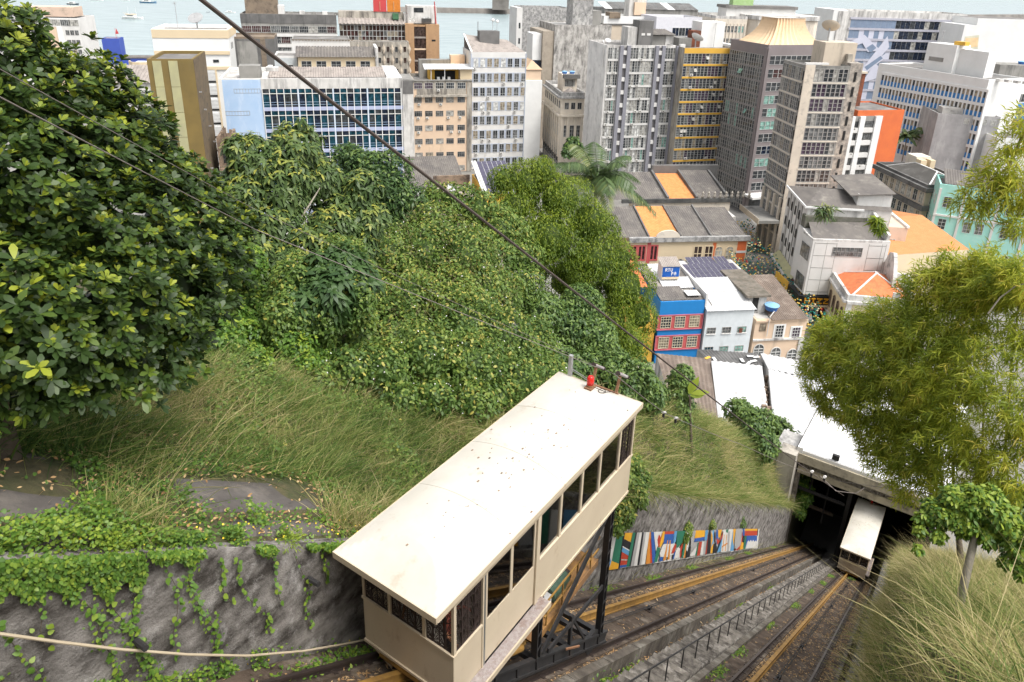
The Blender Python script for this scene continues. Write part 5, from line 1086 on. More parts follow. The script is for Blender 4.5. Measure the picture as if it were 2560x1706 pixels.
shed('warehouse', 'far white roof slope of the warehouse below the peach house', [(1921, 923), (2090, 963), (2060, 915), (1901, 884)], [12.45, 12.45, 11.2, 11.2], SHEETW, WEATHER, .9)
rub = MB()
for i in range(26): q = at_z(1908 + rnd.uniform(0, 16), 905 + i * 5.5, 10.8); rub.box(q[0] - .3, q[0] + .3, q[1] - .2, q[1] + .2, 4, 10.6 + rnd.uniform(0, 1.2))
tag(rub.build('rubble', RUIN), kind='stuff')
# ------------------------------------------------------------------ roof tanks, dishes, masts, boats, cars, street decorations
def tank(loc, r, label):
    t = empty('water_tank', loc, 0, label, 'water tank', 'blue water tanks on roofs'); MB().lathe([(r * .8, 0), (r, r * .7)], 18).build('tub', TANKB, t, smooth=False); MB().lathe([(r * 1.06, r * .7), (r * 1.06, r * .78), (r * .3, r * .98), (.05, r)], 18).build('lid', mat('pale_blue_plastic', (.2, .4, .6), (.25, .45, .62), .4), t)
tank(TANK2, 1.15, 'round blue water tank with a pale lid on the peach house roof edge'); tank(TANK4[0], .8, 'left of two small blue tanks behind the white corner block roof'); tank(TANK4[1], .8, 'right of two small blue tanks behind the white corner block roof')
tank(TANKP1[0], .9, 'left small blue tank on the classical building attic'); tank(TANKP1[1], .9, 'right small blue tank on the classical building attic'); tank(BT3, 1.3, 'blue tank on the grey annexe under the plain white block')
wt = empty('green_water_tank', WTANK, 0, 'square pale green water tank on the classical office attic', 'water tank'); MB().box(-3.6, 3.6, -2.6, 2.6, 0, 5).build('body', mat('pale_green_paint', (.33, .5, .2), (.4, .55, .28)), wt); MB().box(-3.7, 3.7, -2.7, 2.7, 5.02, 5.3).build('lid', GREYC, wt)
def dish(loc, r, label, az=0, m=GALV):
    d = empty('satellite_dish', loc, az, label, 'satellite dish', 'satellite dishes on roofs')
    prof = [(r * math.sin(t), r * .32 * (1 - math.cos(t)) * 2) for t in np.linspace(.02, 1.25, 7)]; o = MB().lathe(prof, 18).build('bowl', m, d, loc=(0, 0, r * 1.3), rot=(R(38), 0, 0))
    o.data.materials.append(m); MB().tube([(0, 0, 0), (0, .1, r * 1.35)], .07 * r + .03).build('mast', GALV, d); MB().tube([(0, -.1, r * 1.2), (0, -r * .5, r * 2.0)], .03).build('feed_arm', GALV, d)
dish(DISHX, 2.0, 'large pale mesh dish on the white and cream block'); dish(DISH1, .9, 'small cream dish on the grey pylon block roof', .3); dish(DISH2, 1.9, 'big white dish between pylon block and yellow banded block', 2.2, WHITE_CLEAN)
dish(DISH3, 2.0, 'wide tan dish on the beige tower roof', 2.6, BEIGE); dish(DISH4, 1.1, 'grey dish on the buff ruin', .6)
for i, (p, h) in enumerate(((ANT1, 3.6), (ANT2, 3.2), (ANT3, 4.0), (DISH2 + np.array([6, 4, 0]), 7), (DISHX + np.array([-6, 2, 0]), 7))):
    a = empty('antenna', p, .4 * i, ['thin antenna left on the dark roof hut of the white offices', 'thin antenna right on the dark roof hut of the white offices', 'flat panel antenna on the long white block', 'tall whip mast on the yellow banded block', 'tall whip mast on the white and cream block'][i], 'antenna', 'roof antennas')
    MB().tube([(0, 0, 0), (0, 0, h)], .06).build('mast', GALV, a); MB().box(-.9, .9, -.05, .05, h - .5, h - .35).build('crossbar', GALV, a)
    if i < 2: MB().lathe([(.5, 0), (.3, .25), (.02, .32)], 10).build('reflector', WHITE_CLEAN, a, loc=(.1, -.15, h - .3), rot=(R(80), 0, 0))
def hull(L, B, Dp):
    m = MB(); st_ = [(-.5, .75, .15), (-.25, 1, 0), (.1, 1, 0), (.35, .62, .1), (.5, .03, .4)]
    for x, w, up in st_: m.v += [(x * L, -w * B / 2, Dp * (1 + up)), (x * L, -w * B * .32, 0), (x * L, w * B * .32, 0), (x * L, w * B / 2, Dp * (1 + up))]
    for i in range(4):
        a = 4 * i
        for k in range(3): m.f.append((a + k, a + 4 + k, a + 5 + k, a + 1 + k)); m.m.append(0)
        m.f.append((a, a + 3, a + 7, a + 4)); m.m.append(1)
    m.f.append((0, 1, 2, 3)); m.m.append(0); return m
HB = mat('hull_blue', (.1, .2, .32)); HW = mat('hull_white', (.75, .75, .73)); HD = mat('hull_dark', (.06, .08, .1))
def boat(px, py, rot, L, label, hm, masts=0, cab=True, awn=None):
    r = empty('boat', at_z(px, py, 0), rot, label, 'boat', 'boats moored in the bay'); B = L * .27; D_ = L * .09
    hull(L, B, D_).build('hull', [hm, HW], r)
    if cab: MB().box(-L * .3, L * .12, -B * .3, B * .3, D_ * 1.02, D_ * 2.1).build('cabin', HW, r); MB().box(-L * .22, L * .06, -B * .32, B * .32, D_ * 1.5, D_ * 1.85).build('window_strip', GD, r); MB().box(-L * .33, L * .14, -B * .34, B * .34, D_ * 2.12, D_ * 2.3).build('cabin_roof', awn or HW, r)
    for i in range(masts): MB().tube([(-L * .2 + i * L * .38, 0, D_), (-L * .2 + i * L * .38, 0, L * .55)], .14, r1=.06).build('mast', HW, r); MB().bar((-L * .2 + i * L * .38, 0, D_ * 2.6), (-L * .2 + i * L * .38 - L * .26, 0, D_ * 2.8), .25, .25).build('boom', PEACH, r)
boat(333, 48, -.1, 24, 'two masted white schooner moored at centre of the left bay', HW, 2, awn=CREAM); boat(371, 8, .05, 24, 'blue hulled ferry with white cabin near the upper left edge', HB); boat(240, 1, .1, 22, 'pale motor boat cut by the top edge of the picture', HW)
boat(183, 12, -.2, 18, 'dark hulled tug beside the far left waterfront block', HD); boat(576, 33, .15, 13, 'small white launch left of the grey port offices', HW); boat(520, 31, 0, 5, 'tiny rowing boat on open water right of the schooner', HD, cab=False); boat(314, 1, .2, 12, 'small pale boat between motor boat and ferry', HW)
# cars
TYRE = mat('tyre', (.02, .02, .02)); CARG = glass('car_glass', (.02, .025, .03))
def car(loc, rot, col, label):
    r = empty('parked_car', loc, rot, label, 'car', 'cars parked in the streets')
    pr = [(-2.1, .35), (2.1, .35), (2.15, .75), (1.3, .92), (.6, 1.42), (-1.1, 1.45), (-1.9, .98), (-2.15, .9)]
    MB().prism(pr, -.85, .85).build('body', mat('car_' + label.split()[0], col, rough=.3), r, rot=(math.pi / 2, 0, 0))
    gp = [(1.18, .95), (.58, 1.36), (-1.05, 1.38), (-1.7, 1.0)]; MB().prism(gp, -.87, .87).build('windows', CARG, r, rot=(math.pi / 2, 0, 0))
    for x in (-1.3, 1.35):
        for y in (-.78, .78): MB().lathe([(.32, -.1), (.32, .1)], 12).build('wheel', TYRE, r, loc=(x, y, .32), rot=(math.pi / 2, 0, 0))
for (px, py, rot, col, lab) in ((1350, 402, 1.9, (.7, .7, .7), 'white car parked in the lane beside the white offices'), (1352, 392, 1.9, (.1, .1, .11), 'black car behind the white one in the lane'), (2245, 392, .3, (.05, .06, .08), 'dark car on the street beside the orange block'), (2262, 396, .4, (.35, .05, .05), 'red car on the street beside the orange block'), (2280, 398, .4, (.5, .5, .5), 'silver car right of the red car'), (2012, 797, 1.4, (.72, .72, .72), 'pale car under the street decorations')):
    car(at_z(px, py, 3.93), rot, col, lab)
# lamp post by the shop
lp = empty('street_lamp', at_z(2036, 782, 3.9), 0, 'grey street lamp with a long bent arm in front of the shop sign', 'street lamp')
MB().tube([(0, 0, 0), (0, 0, 7), (-.4, .6, 7.8)], .14, r1=.09).build('pole', GALV, lp); MB().tube([(-.4, .6, 7.8), (-2.6, 3.4, 9.2)], .08).build('arm', GALV, lp); MB().box(-.5, .5, -.16, .16, -.1, .06).build('lamp_head', GREYC, lp, loc=(-2.8, 3.6, 9.2), rot=2.2)
# strings of party balls over the street: far past counting
v = MB()
cols = [mat('ball_green', (.01, .13, .09)), mat('ball_yellow', (.72, .48, .1)), mat('ball_teal', (.03, .22, .2)), mat('ball_cream', (.75, .66, .42)), mat('ball_red', (.5, .06, .04))]
def ball(p, r, mi): v.add([p + np.array(o) * r for o in ((1, 0, 0), (-1, 0, 0), (0, 1, 0), (0, -1, 0), (0, 0, 1), (0, 0, -1))], [(0, 2, 4), (2, 1, 4), (1, 3, 4), (3, 0, 4), (2, 0, 5), (1, 2, 5), (3, 1, 5), (0, 3, 5)], mi)
path = [(1838, 540), (1868, 610), (1905, 690), (1955, 735), (2010, 800)]
pw_ = [at_z(*p, 9) for p in path]
for k in range(70):
    f = k / 69 * 3.999; i = int(f); c = pw_[i] + (pw_[i + 1] - pw_[i]) * (f - i); d = pw_[i + 1] - pw_[i]; d[2] = 0; d /= np.linalg.norm(d); n = np.array([-d[1], d[0], 0])
    for j in range(22):
        q = (j - 10.5) / 10.5 * (4.6 if i else 3.4); p = c + n * q + np.array([rnd.gauss(0, .2), rnd.gauss(0, .2), -1.6 + 1.8 * (q / 4.6) ** 2 + rnd.gauss(0, .25)]); ball(p, rnd.uniform(.14, .26), rnd.choices(range(5), (5, 4, 4, 3, .5))[0])
tag(v.build('street_decorations', cols), 'strings of green and yellow party balls hung across the shopping street', 'decoration', kind='stuff')
st = MB()
for k in range(3):
    f = rnd.random() * 3.99; i = int(f); c = at_z(*path[i], 3.95) * (1 - (f - i)) + at_z(*path[i + 1], 3.95) * (f - i); x, y = c[0] + rnd.uniform(-3.5, 3.5), c[1] + rnd.uniform(-3, 3)
    sc_ = empty('market_stall', (x, y, 3.93), rnd.uniform(0, 3), 'market stall under a %s sheet awning below the party balls' % ('rose red', 'white', 'grey')[k], 'market stall', 'market stalls in the decorated street')
    if sc_:
        MB().add([(-1.3, -1.1, 2.2), (1.3, -1.1, 2.2), (1.3, 1.1, 2.2), (-1.3, 1.1, 2.2), (0, 0, 2.9)], [(0, 1, 4), (1, 2, 4), (2, 3, 4), (3, 0, 4)]).build('awning', [mat('awning_%d' % (k % 3), [(.5, .25, .22), (.6, .6, .58), (.4, .42, .4)][k % 3])], sc_); MB().box(-1.1, 1.1, -.8, .8, .1, .9).build('counter', BROWNW, sc_)
        for px_ in (-1.2, 1.2):
            for py_ in (-1, 1): MB().tube([(px_, py_, 0), (px_, py_, 2.25)], .04).build('pole', GALV, sc_)
# ------------------------------------------------------------------ funicular: walls, track, stairs, station
L0 = (EYE[0], EYE[1], EYE[2] - 7.67)
def lroot(name, label=None, cat=None, group=None, kind=None): return tag(empty(name, L0, ANG_LINE, label, cat, group), kind=kind)
def LP(s, t, h): return (s, -t, -GR * s + h)            # line frame: x down the line, y left, z relative to rail level
OLDWALL = mat('old_wall', (.045, .038, .032), (.26, .24, .22), .95, 5.5, stretch=(.35, 1, .5), stain=(.44, .42, .4), stain_amt=.28, stain_scale=6.0, stain_stretch=(.4, 1.5, .35), bump=.8, bump_scale=22)
TBED = mat('track_concrete', (.045, .031, .022), (.11, .08, .058), .95, 2.2, stain=(.26, .22, .175), stain_amt=.3, stain_scale=.9, bump=.5, bump_scale=12)
KERB = mat('kerb_concrete', (.13, .11, .088), (.065, .054, .044), .95, 2, stain=(.28, .26, .22), stain_amt=.4, stain_scale=1.2, bump=.5, bump_scale=14)
STEP = mat('step_concrete', (.2, .18, .155), (.05, .043, .037), .95, 3.2, stain=(.4, .37, .33), stain_amt=.34, stain_scale=2.2, world=True, stretch=(1, 1, 2), bump=.5, bump_scale=14)
SLABM = mat('hill_slab_concrete', (.075, .066, .06), (.11, .098, .09), .95, .8, stain=(.17, .15, .13), stain_amt=.35, stain_scale=1.3, stretch=(1, 2.5, 1), bump=.3, bump_scale=25)
STEEL = mat('rail_steel', (.055, .042, .038), (.08, .06, .052), .5, 3, metal=.5)
YBEAM = mat('yellow_beam', (.36, .2, .045), (.24, .135, .04), .65, 3, stain=(.16, .09, .04), stain_amt=.3, stain_scale=2)
IRON = mat('black_iron', (.02, .02, .022), (.035, .033, .033), .6, 3, stain=(.09, .06, .045), stain_amt=.12, stain_scale=3)
def slope_sheet(name, s0, s1, t0, t1, h, m, n=60, amp=0.0, nt=2):
    V, F = [], []
    ts = np.linspace(t0, t1, nt)
    for i in range(n + 1):
        s = s0 + (s1 - s0) * i / n
        for t in ts: V.append(LP(s, t, h + amp * float(vnoise(s, t, 1.3, 4))))
    for i in range(n):
        for k in range(nt - 1): a = i * nt + k; F.append((a, a + 1, a + nt + 1, a + nt))
    o = MB().add(V, [f[::-1] for f in F]).build(name, m, None, loc=L0, rot=ANG_LINE); return tag(o, kind='structure')
slope_sheet('track_bed', -4, 80, -8.7, -5.62, -.25, TBED, 160, .03, 8); slope_sheet('track_bed', -4, 80, -3.62, -.2, -.25, TBED, 160, .03, 8); slope_sheet('stair_bed', -4, 64, -5.36, -3.6, -.62, KERB, 120, .05, 5)
kb = lroot('kerb', kind='structure')
for i in range(34):
    s0, s1 = -3 + i * 2.0, -1.02 + i * 2.0
    for (ta, tb, hh) in ((-5.62, -5.36, .0), (-3.8, -3.6, -.06)):
        MB().add([LP(s0, ta, -.7), LP(s0, tb, -.7), LP(s1, tb, -.7), LP(s1, ta, -.7), LP(s0, ta, hh), LP(s0, tb, hh), LP(s1, tb, hh), LP(s1, ta, hh)], [(0, 1, 2, 3), (7, 6, 5, 4), (4, 5, 1, 0), (5, 6, 2, 1), (6, 7, 3, 2), (7, 4, 0, 3)]).build('kerb_stone', KERB, kb)
# concrete stairs between the tracks
stp = lroot('stairway', 'weathered concrete service stairway running between the two tracks', 'stairs')
rise = .36 * GR; sme = [MB().box(0, .42, 0, 1.12, -.3, 0).mesh('step', [STEP]), MB().box(0, .4, 0, 1.1, -.3, -.008).mesh('step', [STEP]), MB().box(.01, .41, .01, 1.13, -.3, .006).mesh('step', [STEP])]
for i in range(168):
    s = 2.5 + i * .36; obj('step', sme[i * 5 % 3], stp, LP(s, -3.84, -.26 + .01 * math.sin(i * 2.3)), (rnd.uniform(-.03, .03), rnd.uniform(-.02, .02), rnd.uniform(-.012, .012)))
hr = lroot('handrail', 'thin black iron handrail beside the service stairs', 'handrail')
MB().tube([LP(2 + i * 3, -4.15, .8) for i in range(20)], .024, 6).build('top_rail', IRON, hr)
pm = MB().tube([(0, 0, -1.25), (0, 0, 0)], .019, 6).mesh('post', [IRON])
for i in range(42): s = 3 + i * 1.36; obj('post', pm, hr, LP(s, -4.15, .8))
def rail_bar(m, s0, s1, t, w, h, top): m.bar(LP(s0, t, top - h / 2), LP(s1, t, top - h / 2), w, h)
for (tl, tb, tr, lab) in ((-8.02, -7.25, -6.02, 'left railway track with a yellow guide beam, under the near cabin'), (-2.98, -2.52, -1.2, 'right railway track with a yellow guide beam, leading to the far cabin')):
    tk = lroot('railway_track', lab, 'railway track')
    for t in (tl, tr):
        m = MB(); rail_bar(m, -3, 74, t, .075, .05, 0); rail_bar(m, -3, 74, t, .025, .11, -.05); rail_bar(m, -3, 74, t, .14, .025, -.16); m.build('rail', STEEL, tk)
        m = MB(); rail_bar(m, -3, 74, t, .34, .09, -.17); m.build('rail_plinth', TBED, tk)
        clip = MB().box(-.05, .05, -.13, .13, -.17, -.11).mesh('rail_clip', [STEEL])
        for i in range(74): obj('rail_clip', clip, tk, LP(2 + i * .85, t, 0), (0, math.atan(GR), 0))
    m = MB(); rail_bar(m, -3, 74, tb, .12, .03, .09); rail_bar(m, -3, 74, tb, .035, .24, .06); rail_bar(m, -3, 74, tb, .12, .03, -.18); m.build('guide_beam', YBEAM, tk)
    for k, t in enumerate((tb + .42, tb + .5)):
        cb = lroot('haul_rope', ['left', 'right'][k] + ' steel haul rope lying low along the %s track' % lab.split()[0], 'cable'); MB().tube([LP(-3, t, -.08), LP(74, t, -.08)], .016, 5).build('rope', IRON, cb)
    for i, s in enumerate((11, 19.5, 25, 38, 50)):
        if tl < -5 and s < 19: continue
        q = lroot('rope_sheave', 'small rope guide pulley number %s down the %s track' % (['one', 'two', 'three', 'four', 'five'][i], lab.split()[0]), 'pulley', 'rope guide pulleys between the rails')
        MB().lathe([(.1, -.06), (.07, -.03), (.07, .03), (.1, .06)], 12).build('wheel', IRON, q, loc=LP(s, tb + .46, -.14), rot=(math.pi / 2, 0, 0)); MB().box(-.16, .16, -.14, .14, -.26, -.18).build('bracket', STEEL, q, loc=LP(s, tb + .46, 0), rot=(0, math.atan(GR), 0))

# retaining walls
def line_wall(name, label, t, side, hf, s0, s1, h0, m, thick=.5, lean=0.0, n=480, rough=.014):
    r = lroot(name, label, 'wall'); V, F = [], []; rows = 18
    for i in range(n + 1):
        s = s0 + (s1 - s0) * i / n; top = float(hf(s))
        for k in range(rows + 1):
            f = k / rows; h = h0 + (top - h0) * f; V.append(LP(s, t + side * (lean * f) + rough * float(vnoise(s, h, 1.7, 6)) + rough * .5 * float(vnoise(s, h, 5, 7)), h))
        V.append(LP(s, t + side * (lean + thick), top)); V.append(LP(s, t + side * (lean + thick), h0))
    w = rows + 3
    for i in range(n):
        for k in range(w - 1): a = i * w + k; F.append((a, a + w, a + w + 1, a + 1) if side < 0 else (a, a + 1, a + w + 1, a + w))
    MB().add(V, F).build('wall_face', m, r, smooth=True); return r
WL = line_wall('retaining_wall', 'tall stained concrete retaining wall along the left track', -8.68, -1, lambda s: h_left(s, 0.0) + .04, -7, 63, -.5, OLDWALL)
WRT = line_wall('retaining_wall', 'right retaining wall mostly hidden under dry grass', -.28, 1, lambda s: 2.7 + 0 * s, 1, 63, -.5, OLDWALL, lean=.15)
cw_ = lroot('kerb_wall', kind='structure'); m = MB(); m.bar(LP(2, -.5, -.1), LP(62, -.5, -.1), .14, .35); m.build('edge', KERB, cw_)
# weep holes
wh = MB()
for s, h in ((3.2, .8), (5.0, .9), (6.5, 1.4), (1.2, .6)): wh.lathe([(.07, 0), (.07, .05)], 10, c=(0, 0, 0)); 
for i, (s, h) in enumerate(((3.3, .9), (6.3, 1.7), (1.2, .9))): MB().tube([(0, 0, 0), (0, -.28, .02)], .05, 8).build('drain_pipe', IRON, WL, loc=LP(s, -8.62, h))
# mural: flat print panels fixed to the wall, shapes sighted on the wall plane
NW = E2; PW = W(0, -8.63, 0)
mur = lroot('mural', 'long abstract mural of green, white, orange, red and blue shapes on the left retaining wall', 'mural')
MC = {'g': (.02, .15, .085), 'w': (.6, .585, .55), 'y': (.68, .34, .02), 'o': (.56, .22, .03), 'r': (.42, .045, .02), 'b': (.025, .09, .32), 'l': (.1, .28, .48), 'k': (.013, .013, .016), 'e': (.34, .33, .32)}
mm = {k: mat('mural_paint_' + k, v, tuple(c * .86 for c in v), .75, 2, stain=tuple(c * .5 for c in v), stain_amt=.12, stain_scale=3) for k, v in MC.items()}
def wall_pt(cx, cy, d):
    q = at_plane(1500 + cx / 3.92, 1100 + cy / 3.92, PW + NW * d, NW); v = q - np.array(L0); return (float(v @ E1), float(-(v @ E2)), float(v[2]))
MS = [('w', [(100, 920), (1562, 872), (1545, 1062), (85, 1275)]), ('g', [(165, 918), (230, 914), (178, 1262), (110, 1210)]), ('y', [(110, 1185), (185, 1215), (178, 1264), (86, 1276)]), ('l', [(98, 1150), (112, 1190), (92, 1250), (86, 1240)]),
 ('k', [(230, 914), (246, 913), (196, 1256), (180, 1262)]), ('y', [(246, 913), (320, 910), (310, 1005), (238, 975)]), ('k', [(240, 972), (305, 1008), (294, 1080), (222, 1045)]), ('w', [(222, 1040), (294, 1082), (292, 1092), (220, 1052)]), ('l', [(222, 1052), (292, 1092), (286, 1140), (214, 1095)]), ('r', [(214, 1098), (286, 1142), (274, 1170), (205, 1168)]), ('r', [(204, 1180), (270, 1182), (262, 1222), (197, 1230)]), ('b', [(196, 1232), (262, 1224), (258, 1244), (192, 1256)]),
 ('g', [(322, 910), (350, 909), (292, 1240), (258, 1246)]), ('k', [(350, 909), (364, 908), (302, 1240), (288, 1242)]), ('e', [(365, 908), (390, 908), (330, 1236), (300, 1240)]), ('w', [(390, 908), (412, 907), (364, 1232), (332, 1236)]), ('k', [(412, 907), (430, 907), (384, 1228), (364, 1231)]), ('e', [(430, 906), (452, 905), (400, 1224), (386, 1226)]), ('w', [(452, 905), (486, 904), (440, 1220), (402, 1225)]),
 ('o', [(486, 904), (500, 904), (500, 1210), (448, 1220), (470, 1030)]), ('r', [(488, 960), (500, 980), (512, 1205), (494, 1208)]), ('b', [(500, 904), (528, 903), (545, 1130), (528, 1205), (514, 1206)]), ('w', [(528, 903), (612, 899), (560, 1060), (548, 1090)]), ('r', [(580, 925), (596, 960), (608, 912), (616, 935), (590, 1040), (572, 1055), (562, 980)]), ('g', [(560, 1050), (590, 1062), (560, 1196), (530, 1204)]), ('y', [(616, 898), (636, 898), (628, 990), (590, 1060), (584, 1030)]),
 ('r', [(636, 898), (730, 895), (725, 922), (634, 926)]), ('b', [(634, 926), (724, 922), (716, 1020), (622, 1020)]), ('w', [(620, 1022), (740, 1018), (720, 1120), (660, 1150), (590, 1146), (585, 1110)]), ('o', [(660, 985), (668, 985), (645, 1178), (618, 1182), (648, 1060)]), ('o', [(684, 985), (694, 985), (682, 1172), (662, 1176)]), ('b', [(590, 1148), (620, 1150), (614, 1186), (580, 1192)]), ('l', [(730, 895), (757, 894), (742, 1000), (718, 1020)]), ('r', [(738, 1018), (752, 1030), (728, 1110), (698, 1116), (716, 1060)]),
 ('g', [(757, 894), (840, 892), (812, 1000), (760, 1060), (748, 1040)]), ('r', [(806, 1010), (822, 1014), (802, 1080), (792, 1150), (780, 1152), (786, 1060)]), ('w', [(760, 1062), (786, 1060), (776, 1154), (712, 1172), (726, 1110)]), ('b', [(728, 1100), (744, 1084), (726, 1166), (712, 1172)]), ('g', [(826, 980), (846, 970), (832, 1100), (812, 1160), (800, 1150)]), ('o', [(848, 968), (858, 966), (834, 1156), (818, 1160)]), ('w', [(858, 966), (872, 960), (858, 1100), (846, 1080)]), ('k', [(872, 1040), (892, 1040), (876, 1146), (838, 1158)]),
 ('e', [(892, 960), (920, 890), (940, 888), (918, 1006), (966, 1000), (960, 1030), (890, 1100)]), ('y', [(940, 888), (1032, 886), (1026, 950), (930, 966)]), ('b', [(930, 966), (1026, 950), (1020, 985), (922, 1000)]), ('w', [(884, 1120), (958, 1034), (940, 1130), (884, 1144)]), ('g', [(958, 1010), (970, 1004), (948, 1132), (932, 1134)]), ('r', [(970, 1002), (1002, 996), (976, 1134), (950, 1138)]), ('w', [(1002, 996), (1046, 990), (1028, 1122), (980, 1132)]), ('e', [(1020, 992), (1046, 988), (1030, 1122), (1008, 1126)]), ('l', [(1034, 886), (1060, 884), (1050, 984), (1026, 988)]), ('r', [(1060, 930), (1070, 926), (1044, 1120), (1032, 1122)]),
 ('k', [(1066, 884), (1086, 884), (1080, 1114), (1044, 1120)]), ('y', [(1088, 900), (1106, 940), (1112, 1020), (1100, 1112), (1082, 1114), (1090, 1010)]), ('l', [(1100, 884), (1118, 883), (1114, 1010), (1086, 1058), (1106, 980)]), ('k', [(1112, 1020), (1140, 1010), (1146, 1050), (1140, 1108), (1104, 1112)]), ('b', [(1140, 882), (1156, 882), (1160, 1020), (1146, 1030), (1136, 960)]), ('y', [(1158, 882), (1196, 880), (1176, 960), (1160, 950)]), ('r', [(1140, 960), (1150, 1030), (1200, 960), (1206, 900), (1170, 990)]), ('l', [(1200, 960), (1210, 940), (1180, 1100), (1146, 1106)]), ('w', [(1212, 880), (1304, 875), (1278, 1090), (1184, 1102)]), ('g', [(1234, 880), (1262, 878), (1252, 912), (1236, 906)]), ('o', [(1216, 930), (1222, 928), (1204, 1090), (1198, 1092)]), ('o', [(1240, 930), (1246, 928), (1230, 1090), (1224, 1092)]), ('o', [(1196, 1040), (1262, 1000), (1262, 1012), (1196, 1056)]), ('e', [(1256, 900), (1276, 896), (1262, 1090), (1246, 1092)]),
 ('l', [(1304, 890), (1316, 960), (1310, 1086), (1276, 1092)]), ('y', [(1308, 874), (1332, 873), (1318, 960), (1310, 1040), (1302, 980)]), ('e', [(1338, 872), (1394, 870), (1378, 1030), (1340, 1074), (1318, 1060), (1322, 960)]), ('r', [(1340, 1074), (1378, 1030), (1396, 900), (1404, 900), (1388, 1040), (1346, 1084), (1316, 1080)]), ('y', [(1390, 1000), (1408, 1010), (1402, 1070), (1366, 1080)]), ('b', [(1398, 870), (1416, 870), (1420, 940), (1398, 940)]), ('g', [(1420, 940), (1436, 940), (1424, 1068), (1404, 1072)]), ('y', [(1422, 872), (1545, 872), (1544, 890), (1420, 892)]), ('r', [(1420, 892), (1544, 890), (1540, 936), (1418, 940)]), ('b', [(1438, 940), (1540, 938), (1536, 1040), (1426, 1060)]), ('w', [(1424, 1068), (1444, 1000), (1456, 985), (1466, 1000), (1478, 980), (1490, 1000), (1502, 980), (1514, 1000), (1526, 985), (1538, 1000), (1532, 1056)]), ('k', [(1544, 872), (1552, 872), (1546, 942), (1540, 942)])]
from mathutils.geometry import tessellate_polygon
for i, (c, pts) in enumerate(MS):
    d = .004 + .0022 * i; A = [wall_pt(x, y, d) for x, y in pts]
    tris = tessellate_polygon([[Vector((p[0], p[2], 0)) for p in A]])
    MB().add(A, [tuple(t) for t in tris]).build('mural_panel' if i == 0 else 'painted_shape', mm[c], mur)
mr = lroot('mural', 'painted strip on the right retaining wall, half covered by overhanging grass', 'mural')
for i in range(44):
    s0 = 9 + i * 1.1; pts = [LP(s0, -.26, .2), LP(s0 + 1.05, -.26, .2), LP(s0 + 1.05 + rnd.uniform(-.4, .4), -.2, 1.9), LP(s0 + rnd.uniform(-.3, .3), -.2, 1.9)]
    MB().add([(x, y + .05, z) for x, y, z in pts], [(0, 1, 2, 3)]).build('painted_shape', mm['wlowberyeg'[i % 10]], mr)
# hose along the left wall
hp = lroot('hose', 'pale plastic conduit sagging along the foot of the left wall', 'pipe')
pts = []
for px, py in ((-120, 1566), (0, 1585), (150, 1606), (300, 1624), (470, 1637), (620, 1640), (760, 1628), (880, 1607), (960, 1590)):
    q = at_plane(px, py, W(0, -8.5, 0), E2) - np.array(L0); pts.append((q @ E1, -(q @ E2), q[2]))
MB().tube(pts, .02, 7).build('pipe', mat('hose_plastic', (.5, .42, .3), (.45, .37, .26), .6), hp)
# concrete slabs set in the hillside above the wall
def hill_slab(s0, s1, u0, u1, seed):
    ns, nu = 10, 6; V, F = [], []
    for i in range(ns + 1):
        for k in range(nu + 1):
            s = s0 + (s1 - s0) * i / ns; u = u0 + (u1 - u0) * k / nu; edge = min(i, ns - i, k, nu - k)
            jit = .12 * vnoise(i + seed, k, .9, seed) if edge == 0 else 0
            V.append(LP(s + jit, -8.7 - u + jit, 2.4 + .2 * u + (.1 if edge else -.15)))
    for i in range(ns):
        for k in range(nu): a = i * (nu + 1) + k; F.append((a, a + nu + 1, a + nu + 2, a + 1)[::-1])
    o = MB().add(V, F).build('concrete_slab', SLABM, None, smooth=True, loc=L0, rot=ANG_LINE); tag(o, kind='structure')
hill_slab(1.6, 3.5, .75, 1.55, 1); hill_slab(2.0, 3.7, 1.65, 2.6, 2); hill_slab(4.9, 7.9, .85, 2.15, 3); hill_slab(2.2, 4.4, .2, .62, 4); hill_slab(5.2, 7.4, .25, .75, 5)

# lower station
sn = lroot('station', 'lower funicular station: dark tunnel mouth under a worn white flat roof', 'station'); zs = lambda z: z + 7.67
def sbox(name, s0, s1, t0, t1, z0, z1, m): return MB().box(s0, s1, -t1, -t0, zs(z0), zs(z1)).build(name, m, sn)
STB = mat('station_beam', (.42, .37, .27), (.34, .3, .23), .9, .6, stain=(.14, .13, .1), stain_amt=.4, stain_scale=.8)
WORN = mat('worn_white_roof', (.74, .73, .72), (.7, .69, .68), .7, .5, stain=(.42, .27, .24), stain_amt=.22, stain_scale=.35, stain_stretch=(1, .35, 1))
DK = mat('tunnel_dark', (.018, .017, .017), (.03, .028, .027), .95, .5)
sbox('lintel', 62, 62.6, -8.9, 2.6, -43.9, -43.2, STB); sbox('cornice', 61.5, 62.6, -9, 2.6, -42.4, -41.5, STB); sbox('frieze', 62.1, 62.6, -8.9, 2.6, -43.19, -42.41, OLDWALL)
sbox('roof', 61.7, 80, -9, 3.4, -41.49, -41.2, WORN); sbox('roof_kerb', 61.6, 80, -9.2, -8.7, -41.5, -40.9, WHITE); sbox('wire_guard', 61.62, 61.66, -8.6, 2.6, -41.1, -41.06, GALV)
sbox('side_wall', 62.2, 80, -9.4, -8.9, -64, -41.5, DK); sbox('side_wall', 62.2, 80, 2.4, 2.9, -64, -41.5, DK); sbox('end_wall', 79.5, 80, -9, 2.8, -66, -41.5, DK)
